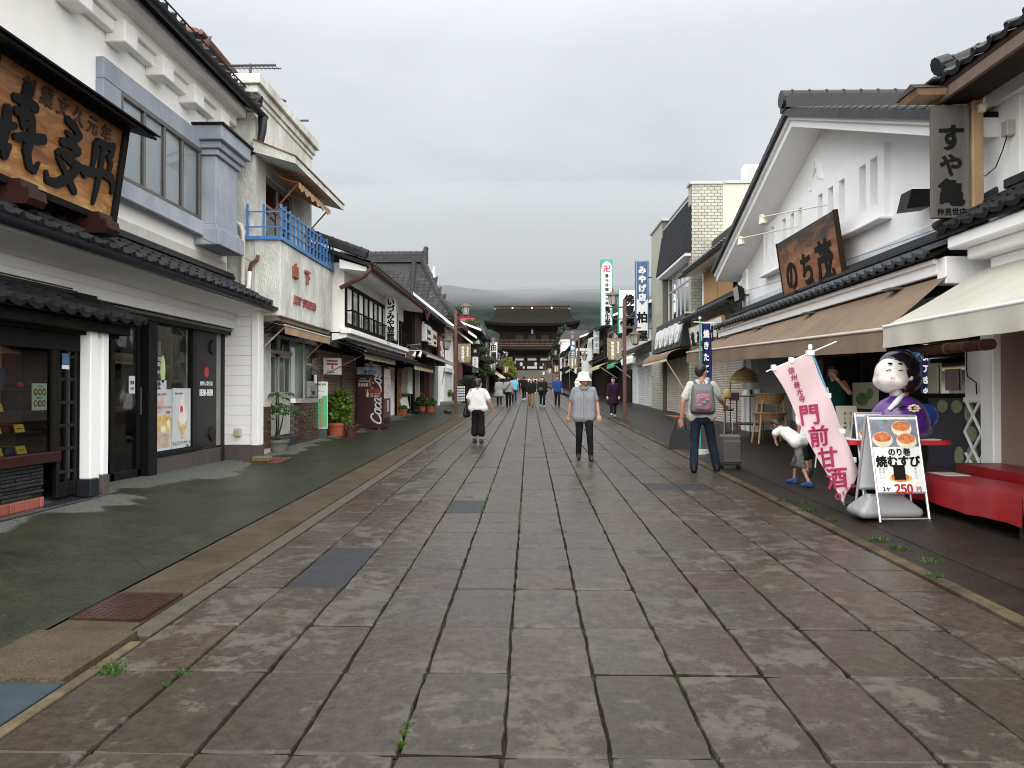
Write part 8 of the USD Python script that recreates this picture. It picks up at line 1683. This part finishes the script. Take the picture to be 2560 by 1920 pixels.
def person(label,x,y,z,face,h,skin,top,legs,shoe,hair=HAIR,pose=None,sleeve='short',hem=.88,trouser=.10,head_turn=0.0,hairstyle='short',fine=.02,loose=0.0,skirt=None,lean=0.0,fat=1.0,group=None):
 """standing figure built facing +y (1.70 m), scaled to h and turned to face; one continuous body, clothes and hair as its parts"""
 P=dict(lf=(-.09,.16),rf=(.09,-.14),lift=(0.0,.05),le=(-.235,-.05,1.13),lw=(-.245,.05,.89),re=(.235,-.05,1.13),rw=(.245,.05,.89)); P.update(pose or {})
 near=fine<.03; s=14 if near else 8; sc=h/1.70; R=rotz(face); T=Thing('person',label,'person',(x,y,z),group=group); O=V([x,y,z])
 LN= lambda q:(q[0],q[1]+math.sin(lean)*max(0,q[2]-.92),.92+(q[2]-.92)*math.cos(lean) if q[2]>.92 else q[2],*q[3:])
 def F(b,nm,m_,w=0,it=6,f=None): return T.part(nm,fuse(b,(f or fine) if near else 0,it if near else 0,sc,R,O,w),m_,smooth=True if near else 50)
 hip=[(-.085,0,.90),(.085,0,.90)]
 foot=[(P['lf'][0],P['lf'][1],.085+P['lift'][0]),(P['rf'][0],P['rf'][1],.085+P['lift'][1])]
 knee=[((hp[0]+ft[0])/2*1.02,(hp[1]+ft[1])/2+.05+.25*li,.49+li*.3) for hp,ft,li in zip(hip,foot,P['lift'])]
 sh=[(-.175*(1+.5*(fat-1)),0,1.385),(.175*(1+.5*(fat-1)),0,1.385)]; el=[P['le'],P['re']]; wr=[P['lw'],P['rw']]
 ct,st=math.cos(head_turn),math.sin(head_turn)
 def hd(a,b,c): return LN((a*ct-b*st,a*st+b*ct+.02,1.585+c))
 B=[]
 B+=chain([LN((0,-.005,1.38,.062)),LN((0,.012,1.50,.052))],s)
 B+=lump([(*hd(0,-.015,.035),.082),(*hd(0,.025,.03),.072),(*hd(0,.055,-.045),.045),(*hd(0,.06,-.075),.034),(*hd(-.04,.02,-.05),.035),(*hd(.04,.02,-.05),.035)],s)
 if near:B+=lump([(*hd(0,.092,.012),.008),(*hd(0,.108,-.018),.013)],8); B+=lump([(*hd(-.079,-.005,.01),.016),(*hd(-.077,-.002,-.025),.010)],8)+lump([(*hd(.079,-.005,.01),.016),(*hd(.077,-.002,-.025),.010)],8)
 B+=lump([LN((-.12,0,1.33,.07)),LN((.12,0,1.33,.07)),LN((-.07,0,1.0,.09)),LN((.07,0,1.0,.09))],s)+lump([(-.07,0,.92,.095),(.07,0,.92,.095)],s)
 for i in (0,1):
  a,b,c=LN(sh[i]),LN(el[i]),LN(wr[i]); B+=chain([(*a,.052),(*b,.040),(*(V(b)*.6+V(c)*.4),.038),(*c,.026)],s)
  B+=hand_bones(c,V(c)-V(b),1 if i else -1,8) if near else chain([(*c,.03),(*(V(c)+unit(V(c)-V(b))*.11),.03)],6)
  B+=chain([(*hip[i],.08),(*knee[i],.05),(*foot[i],.032)],s)
 F(B,'body',skin,it=4,f=fine*.8)
 # trousers or leggings, then the top, then shoes
 k=loose
 if legs is not None:
  L_=lump([(-.08,0,.93,.096*fat),(.08,0,.93,.096*fat),(-.08,-.02,.85,.092*fat),(.08,-.02,.85,.092*fat)],s)
  for i in (0,1):
   e=V(foot[i])+(V(knee[i])-V(foot[i]))*max(0,(trouser-.085))/.40; L_+=chain([(*hip[i],.092*fat),(*knee[i],.066+k*.4),(*e,.055+k)],s)
  F(L_,'trousers',legs,.006 if near else 0)
 if top is not None:
  U=lump([LN((-.125*fat,0,1.37,.075)),LN((.125*fat,0,1.37,.075)),LN((-.115*fat,.01,1.22,.105*fat)),LN((.115*fat,.01,1.22,.105*fat))],s)+lump([LN((-.115*fat,.01,1.22,.105*fat)),LN((.115*fat,.01,1.22,.105*fat)),LN((-.11*fat-k*.6,0,max(hem,.95),.105*fat)),LN((.11*fat+k*.6,0,max(hem,.95),.105*fat))],s)+lump([LN((-.06,0,1.43,.05)),LN((.06,0,1.43,.05)),LN((-.15,0,1.38,.05)),LN((.15,0,1.38,.05))],s)
  if hem<.95:U+=lump([(-.11*fat-k*.6,0,.97,.107*fat),(.11*fat+k*.6,0,.97,.107*fat),(-.11*fat-k,.005,hem,.118*fat),(.11*fat+k,.005,hem,.118*fat)],s)
  for i in (0,1):
   if sleeve=='none': break
   a,b,c=V(LN(sh[i])),V(LN(el[i])),V(LN(wr[i]))
   if sleeve=='short':e=a+(b-a)*.72; U+=chain([(*a,.070),(*(a+(b-a)*.35),.068+k*.3),(*e,.062+k*.5)],s)
   elif sleeve=='half':e=b+(c-b)*.3; U+=chain([(*a,.07),(*b,.058),(*e,.052)],s)
   else:e=b+(c-b)*.92; U+=chain([(*a,.07),(*b,.056),(*e,.042)],s)
  F(U,'top',top,.011 if near else 0)
 if skirt is not None:
  z0,m_,wd=skirt; F(lump([(-.10,0,1.0,.10),(.10,0,1.0,.10),(-.12-wd,.02,z0+.06,.10),(.12+wd,.02,z0+.06,.10),(0,.10+wd*.5,z0+.06,.06),(0,-.10-wd*.5,z0+.06,.06)],s),'skirt',m_,.008 if near else 0)
 for i in (0,1):
  f=foot[i]; tip=f[2]-.05; F(lump([(f[0],f[1]-.05,tip,.045),(f[0],f[1]+.06,tip+.01,.05),(f[0],f[1]+.17,tip-.004,.038),(f[0],f[1]-.03,f[2]+.005,.05),(f[0],f[1]+.05,f[2]-.02,.046)],s),'shoe',shoe,it=3)
 # hair
 if hairstyle=='short':Hh=lump([(*hd(0,-.03,.045),.092),(*hd(0,.03,.075),.066),(*hd(0,-.045,-.005),.07)],s)
 elif hairstyle=='bob':Hh=lump([(*hd(0,-.035,.045),.10),(*hd(0,.03,.075),.075),(*hd(-.05,-.03,-.05),.06),(*hd(.05,-.03,-.05),.06)],s)
 else:Hh=lump([(*hd(0,-.03,.045),.098),(*hd(0,.03,.075),.07),(*hd(0,-.05,-.02),.085)],s)+chain([(*hd(-.05,-.05,-.02),.07),(*hd(-.07,-.05,-.20),.055),(*hd(-.07,-.04,-.34),.035)],s)+chain([(*hd(.05,-.05,-.02),.07),(*hd(.07,-.05,-.20),.055),(*hd(.07,-.04,-.34),.035)],s)+lump([(*hd(-.04,-.07,-.05),.06),(*hd(.04,-.07,-.05),.06),(*hd(-.05,-.075,-.25),.04),(*hd(.05,-.075,-.25),.04)],s)
 F(Hh,'hair',hair,.006 if near else 0,it=3)
 if near:
  w_= lambda q,r:xf((ball((0,0,0),r,1)[0]+V(q),ball((0,0,0),r,1)[1]),R,O,sc)
  for a in (-.032,.032):T.part('eye',w_(hd(a,.088,.008),(.012,.006,.006)),INK); T.part('eyebrow',w_(hd(a,.091,.032),(.020,.006,.005)),hair)
  T.part('mouth',w_(hd(0,.094,-.055),(.022,.008,.007)),LIP)
 T.at= lambda q:xf((V([LN(q)]),BF[:1]),R,O,sc)[0][0]
 T.R,T.O,T.sc,T.hd=R,O,sc,hd
 return T
def on(T,m): return xf(m,T.R,T.O,T.sc)
GREYCHECK=usdkit.material(stage,'/World/Looks/grey_striped_shirt',{'g':('geometry',{}),'s':('separate_xyz',{}),'m':('math',{'math_type':'multiply','value2':230.0}),'si':('math',{'math_type':'sine'}),'r':('rgb_ramp',{'ramp':[(.0,(.20,.21,.235)),(.6,(.20,.21,.235)),(1,(.29,.30,.33))]}),'p':('principled_bsdf',{'roughness':.85,'specular_ior_level':.15})},[('g.position','s.vector'),('s.x','m.value1'),('m.value','si.value1'),('si.value','r.fac'),('r.color','p.base_color')],surface='p.BSDF')
BLACKC=mat('black_cloth',(.010,.010,.011),.9,.2,9); WHITEC=mat('white_cloth',(.62,.62,.61),.9,.05,6); DENIM=mat('dark_denim',(.014,.019,.034),.9,.25,12); FLORALT=mat('pale_leaf_print',(.50,.50,.46),.9,.1,5,dirt=(.24,.25,.23),ds=14)
DKPURPLE=mat('dark_plum',(.022,.010,.024),.9,.2,7); DKGREEN=mat('bottle_green',(.006,.032,.026),.85,.15,6); CAMO=mat('grey_camouflage',(.06,.063,.054),.9,.2,5,dirt=(.20,.20,.185),ds=13); GREYC=mat('soft_grey_cloth',(.25,.25,.25),.9,.08,6); BLUEC=mat('royal_blue_cloth',(.015,.05,.20),.85,.1,6); SKYC=mat('sky_blue_cloth',(.13,.42,.60),.85,.1,6); KHAKI=mat('khaki_cloth',(.20,.135,.062),.9,.12,6); REDC=mat('red_cloth',(.42,.02,.03),.85,.1,6); LEATH=mat('black_leather',(.008,.008,.009),.5,.1,6,spec=.2); SNEAK=mat('black_sneaker',(.014,.014,.016),.6,.2,9); BLUESH=mat('blue_sneaker',(.012,.045,.17),.6,.3,20)
PI=math.pi
# man in the white hat, walking towards the camera and looking to one side
p=person('man in a white bucket hat and grey striped shirt walking towards the camera',1.05,14.36,zroad(14.3),PI,1.66,SKINT,GREYCHECK,BLACKC,SNEAK,mat('grey_hair',(.18,.17,.16),.6),pose=dict(lf=(-.13,.10),rf=(.10,-.10),lift=(0,.02),le=(-.265,-.04,1.13),lw=(-.285,.08,.90),re=(.265,-.05,1.12),rw=(.295,-.04,.88)),hem=.85,loose=.0,head_turn=.75,fat=1.04,fine=.017,trouser=.09)
q=p.hd(0,-.01,.06); p.part('hat',on(p,xf(lathe([(.168,-.062),(.158,-.054),(.118,-.002),(.112,.05),(.094,.088),(.05,.104),(0,.107)],24),rotx(-.06),q)),mat('white_hat',(.72,.71,.66),.9,.05,9,.2,40),smooth=40)
p.part('shirt_placket',on(p,fixn(hexa([(-.012,.128,.90),(.012,.128,.90),(.012,.133,.90),(-.012,.133,.90),(-.012,.118,1.36),(.012,.118,1.36),(.012,.124,1.36),(-.012,.124,1.36)]))),mat('shirt_edge',(.24,.25,.28),.85)); p.part('collar',on(p,tube([(-.075,.02,1.475),(-.06,.085,1.44),(-.02,.115,1.40)],.018,6)),GREYCHECK,smooth=True); p.part('collar',on(p,tube([(.075,.02,1.475),(.06,.085,1.44),(.02,.115,1.40)],.018,6)),GREYCHECK,smooth=True)
# woman in the white top, walking away
p=person('woman in a loose white top and cropped black trousers walking away',-1.26,18.05,zroad(18),-.10,1.56,SKINL,WHITEC,BLACKC,SNEAK,pose=dict(lf=(-.10,.06),rf=(.10,-.06),lift=(0,0),re=(.30,-.02,1.12),rw=(.36,.12,.92),le=(-.26,-.03,1.14),lw=(-.24,.12,.98)),sleeve='short',hem=.93,loose=.05,trouser=.26,head_turn=-.95,hairstyle='bob',fine=.019)
q=p.O; bg=Thing('shoulder_bag','black shoulder bag hanging at the side of the woman in white','bag',(q[0]-.25,q[1],q[2]+.85)); bg.part('bag_body',fuse(lump([(-.33,-.02,.92,.05),(-.29,.14,.92,.05),(-.34,-.06,.74,.06),(-.29,.18,.74,.06)]),.03,3,p.sc,p.R,p.O),LEATH,smooth=True); bg.part('strap',on(p,tube([(-.33,.0,.93),(-.27,-.07,1.2),(-.17,-.06,1.44),(-.15,.05,1.44),(-.24,.12,1.2),(-.31,.12,.95)],.012,6)),LEATH,smooth=True)
# man with the backpack, suitcase and black bag
p=person('man in a pale leaf-print T-shirt with a backpack, seen from behind',2.90,12.56,zroad(12.5),-.12,1.80,SKINT,FLORALT,DENIM,LEATH,pose=dict(lf=(-.13,-.08),rf=(.24,.08),lift=(0,0),re=(.29,.06,1.17),rw=(.40,.29,1.05),le=(-.29,-.03,1.12),lw=(-.31,.0,.86)),hem=.90,loose=.012,head_turn=-.75,fine=.017,trouser=.07)
bk=Thing('backpack','grey backpack with a pink and blue floral panel on the man from behind','backpack',(2.9,12.4,1.2)); PACK=mat('grey_nylon',(.10,.10,.112),.7,.1,5); bk.part('pack_body',fuse(lump([(-.12,-.14,1.36,.05),(.12,-.14,1.36,.05),(-.14,-.16,.98,.06),(.14,-.16,.98,.06),(-.10,-.22,1.28,.05),(.10,-.22,1.28,.05),(-.13,-.25,1.0,.05),(.13,-.25,1.0,.05)]),.03,4,p.sc,p.R,p.O,.004),PACK,smooth=True)
bk.part('front_pocket',fuse(lump([(-.09,-.26,1.22,.035),(.09,-.26,1.22,.035),(-.10,-.28,1.02,.04),(.10,-.28,1.02,.04)]),.03,4,p.sc,p.R,p.O,.004),mat('floral_panel',(.085,.085,.095),.7,.3,9,dirt=(.42,.09,.13),ds=9),smooth=True); bk.part('leaf_print',on(p,cat([ball(V([.075*a,-.322,1.12+.06*b]),(.028,.006,.016),1) for a,b in ((-1,-.8),(.8,.6),(.1,-.2),(-.4,1.1))])),mat('teal_print',(.06,.28,.32),.7))
for s_ in (-1,1):bk.part('shoulder_strap',on(p,tube([(s_*.10,-.12,1.40),(s_*.12,-.02,1.465),(s_*.14,.10,1.38),(s_*.16,.12,1.2),(s_*.17,-.05,1.02)],.022,6)),PACK,smooth=True)
bk.part('grab_loop',on(p,tube([(-.03,-.15,1.41),(-.02,-.17,1.45),(.02,-.17,1.45),(.03,-.15,1.41)],.007,5)),PACK); p.part('belt',on(p,lathe([(.165,.965),(.168,.985),(.168,1.005),(.16,1.01)],20,(0,0,0),1.18,.75)),LEATH)
hb=Thing('black_handbag','black leather bag held low in the left hand of the man with the backpack','bag',(2.55,12.6,.5)); hb.part('bag_body',on(p,fixn(hexa([(-.52,-.06,.36),(-.14,-.06,.36),(-.14,.10,.36),(-.52,.10,.36),(-.46,-.01,.68),(-.20,-.01,.68),(-.20,.05,.68),(-.46,.05,.68)]))),LEATH)
for y_ in (-.01,.05):hb.part('handle',on(p,tube([(-.42,y_,.67),(-.39,y_,.80),(-.33,.02,.86),(-.27,y_,.80),(-.24,y_,.67)],.011,6)),LEATH,smooth=True)
# woman in plum, woman in green drinking, child in camouflage shorts
p=person('woman in a dark plum tunic and leggings walking towards the camera',3.36,29.9,zroad(29.9)+.03,PI,1.58,SKINL,DKPURPLE,BLACKC,mat('pale_shoe',(.35,.33,.30),.6),pose=dict(lf=(-.08,-.08),rf=(.08,.10)),sleeve='long',hem=.95,skirt=(.55,DKPURPLE,.05),fat=1.12,fine=.024)
p=person('woman in a bottle-green sleeveless dress drinking from a small cup',5.28,13.0,zright(5.28,13),PI*.80,1.64,SKINL,DKGREEN, None,LEATH,pose=dict(lf=(-.09,.02),rf=(.09,-.02),lift=(0,0),le=(-.30,.10,1.20),lw=(-.10,.21,1.47),re=(.26,-.02,1.14),rw=(.22,.14,1.0)),sleeve='none',hem=.95,skirt=(.62,DKGREEN,.16),hairstyle='long',fine=.019)
cp=Thing('paper_cup','small white cup held at the mouth of the woman in green','cup',(5.2,12.8,1.9)); cp.part('cup',on(p,lathe([(.022,-.03),(.032,.04),(.028,.04),(.02,-.026)],12,(-.03,.19,1.535))),WHITEP); p.part('wristwatch',on(p,cyl((-.12,.20,1.435),(-.115,.205,1.455),.032, None,12)),SIGNW)
p=person('small child in a white T-shirt and grey camouflage shorts bending forward',3.88,10.75,zright(3.9,10.7),.70,1.12,SKINT,WHITEC,CAMO,BLUESH,pose=dict(lf=(-.20,-.34),rf=(.16,.22),lift=(.0,.0),le=(-.27,.20,1.22),lw=(-.25,.33,1.04),re=(.27,.20,1.2),rw=(.26,.34,1.02)),hem=.92,trouser=.44,loose=.05,lean=.95,fine=.022)
p=person('second child in a white T-shirt partly hidden behind the pink banner',4.30,11.5,zright(4.3,11.5),.2,1.15,SKINT,WHITEC,BLACKC,SNEAK,pose=dict(lf=(-.1,-.10),rf=(.1,.12)),trouser=.40,loose=.03,lean=.3,fine=.024)
p=person('shop assistant in white with a red cap behind the glass door',-6.35,10.35,.345,-1.2,1.62,SKINL,WHITEC,BLACKC,SNEAK,sleeve='long',fine=.024); q=p.hd(0,0,.075); p.part('cap',on(p,xf(lathe([(.105,-.02),(.108,.03),(.07,.075),(0,.085)],16), None,q)),REDP,smooth=True); p.part('apron',on(p,box(-.13,.13,.105,.125,.6,1.2,.01)),mat('maroon_apron',(.10,.03,.03),.8))
# the walkers further up the street
cardi=person('person in a long pale grey cardigan walking away up the street',-1.72,42.0,zroad(42),.05,1.60,SKINL,GREYC,DENIM,SNEAK,HAIRB,sleeve='long',hem=.95,skirt=(.58,GREYC,.10),hairstyle='bob',fine=.04)
p=person('person in a grey top with a black strap across the back walking away',-1.13,39.5,zroad(39.5),-.05,1.62,SKINL,GREYC,BLACKC,SNEAK,sleeve='half',hem=.92,hairstyle='bob',fine=.04); t=Thing('crossbody_bag','black crossbody bag slung over the grey top','bag',(-1.13,39.4,1.7)); t.part('strap',on(p,tube([(.12,-.13,1.42),(0,-.15,1.22),(-.17,-.12,1.0)],.022,5)),LEATH); t.part('bag_body',on(p,box(-.30,-.16,-.10,.12,.78,1.0,.03)),LEATH)
person('person in a sky-blue T-shirt half hidden behind the grey tops',-.98,47,zroad(47),0,1.70,SKINT,SKYC,DENIM,SNEAK,fine=.04); person('person in a black T-shirt walking away beside the woman in khaki',-.40,53,zroad(53),-.2,1.75,SKINT,BLACKC,BLACKC,mat('white_shoe',(.6,.6,.6),.6),fine=.04)
person('woman with long hair in khaki trousers and a pale cardigan walking closer',.08,40.6,zroad(40.6),PI,1.58,SKINL,BLACKC,KHAKI,LEATH,HAIRB,sleeve='long',hairstyle='long',fine=.04,loose=.02); p=person('person all in black with long dark hair carrying a round bag',.70,40.6,zroad(40.6),PI,1.66,SKINL,BLACKC,BLACKC,mat('grey_shoe',(.3,.3,.3),.6),hairstyle='long',fat=1.32,hem=.86,fine=.04); t=Thing('round_bag','brown round bag worn in front by the person in black','bag',(.7,40.4,1.7)); t.part('bag_body',on(p,ball((.08,.20,1.0),(.13,.06,.11),2)),mat('brown_bag',(.05,.035,.025),.6)); t.part('strap',on(p,tube([(.16,.16,1.05),(.12,.15,1.42)],.012,5)),LEATH)
person('man in a royal blue jumper and slim black trousers walking closer',1.52,40.6,zroad(40.6),PI,1.70,SKINT,BLUEC,BLACKC,SNEAK,sleeve='half',fine=.04)
for i,(x,y,m_,l_,lb) in enumerate([(-1.7,86,REDC,DENIM,'person in a red T-shirt far up the street on the left'),(-1.2,82,BLACKC,BLACKC,'person in dark clothes with a rucksack behind the red T-shirt'),(.85,108,WHITEC,BLACKC,'person in a white shirt with a black rucksack far ahead'),(1.9,104,BLACKC,BLACKC,'person all in black beside the white shirt far ahead'),(-.6,140,WHITEC,DENIM,'tiny white-shirted walker left of the yellow top'),(.2,150,mat('yellow_cloth',(.55,.38,.06),.9),DENIM,'tiny walker in a yellow top near the gate'),(1.4,150,WHITEC,BLACKC,'tiny pair member in white right of the yellow top'),(2.2,152,WHITEC,DENIM,'tiny white-topped walker rightmost of the distant crowd'),(-2.2,150,BLACKC,BLACKC,'tiny dark walker at the left of the distant crowd'),(-3.2,156,GREYC,BLACKC,'tiny grey-topped walker leftmost of the distant crowd'),(-1.3,160,BLACKC,DENIM,'tiny dark-topped walker in the middle of the distant crowd'),(.8,170,GREYC,DENIM,'tiny grey-topped walker behind the yellow top'),(-2.7,172,WHITEC,BLACKC,'tiny white-topped walker far left near the steps'),(3.0,166,GREYC,BLACKC,'tiny grey-topped walker far right near the steps'),(-.1,185,WHITEC,DENIM,'tiny white-topped walker closest to the gate steps'),(1.6,188,BLACKC,BLACKC,'tiny dark walker closest to the gate steps')]):
 person(lb,x,y,zroad(y)+.02,PI*(i%2)+.2*i,1.62+.03*(i%4),SKINL if i%2 else SKINT,m_,l_,SNEAK,fine=.05)
 if i in (1,2):t=Thing('rucksack',['','dark rucksack on the back of the distant person behind the red T-shirt','black rucksack on the back of the distant white shirt'][i],'rucksack',(x,y-.2,zroad(y)+1.1)); t.part('pack_body',box(x-.16,x+.16,y-.30,y-.1,zroad(y)+.95,zroad(y)+1.38,.05),LEATH)
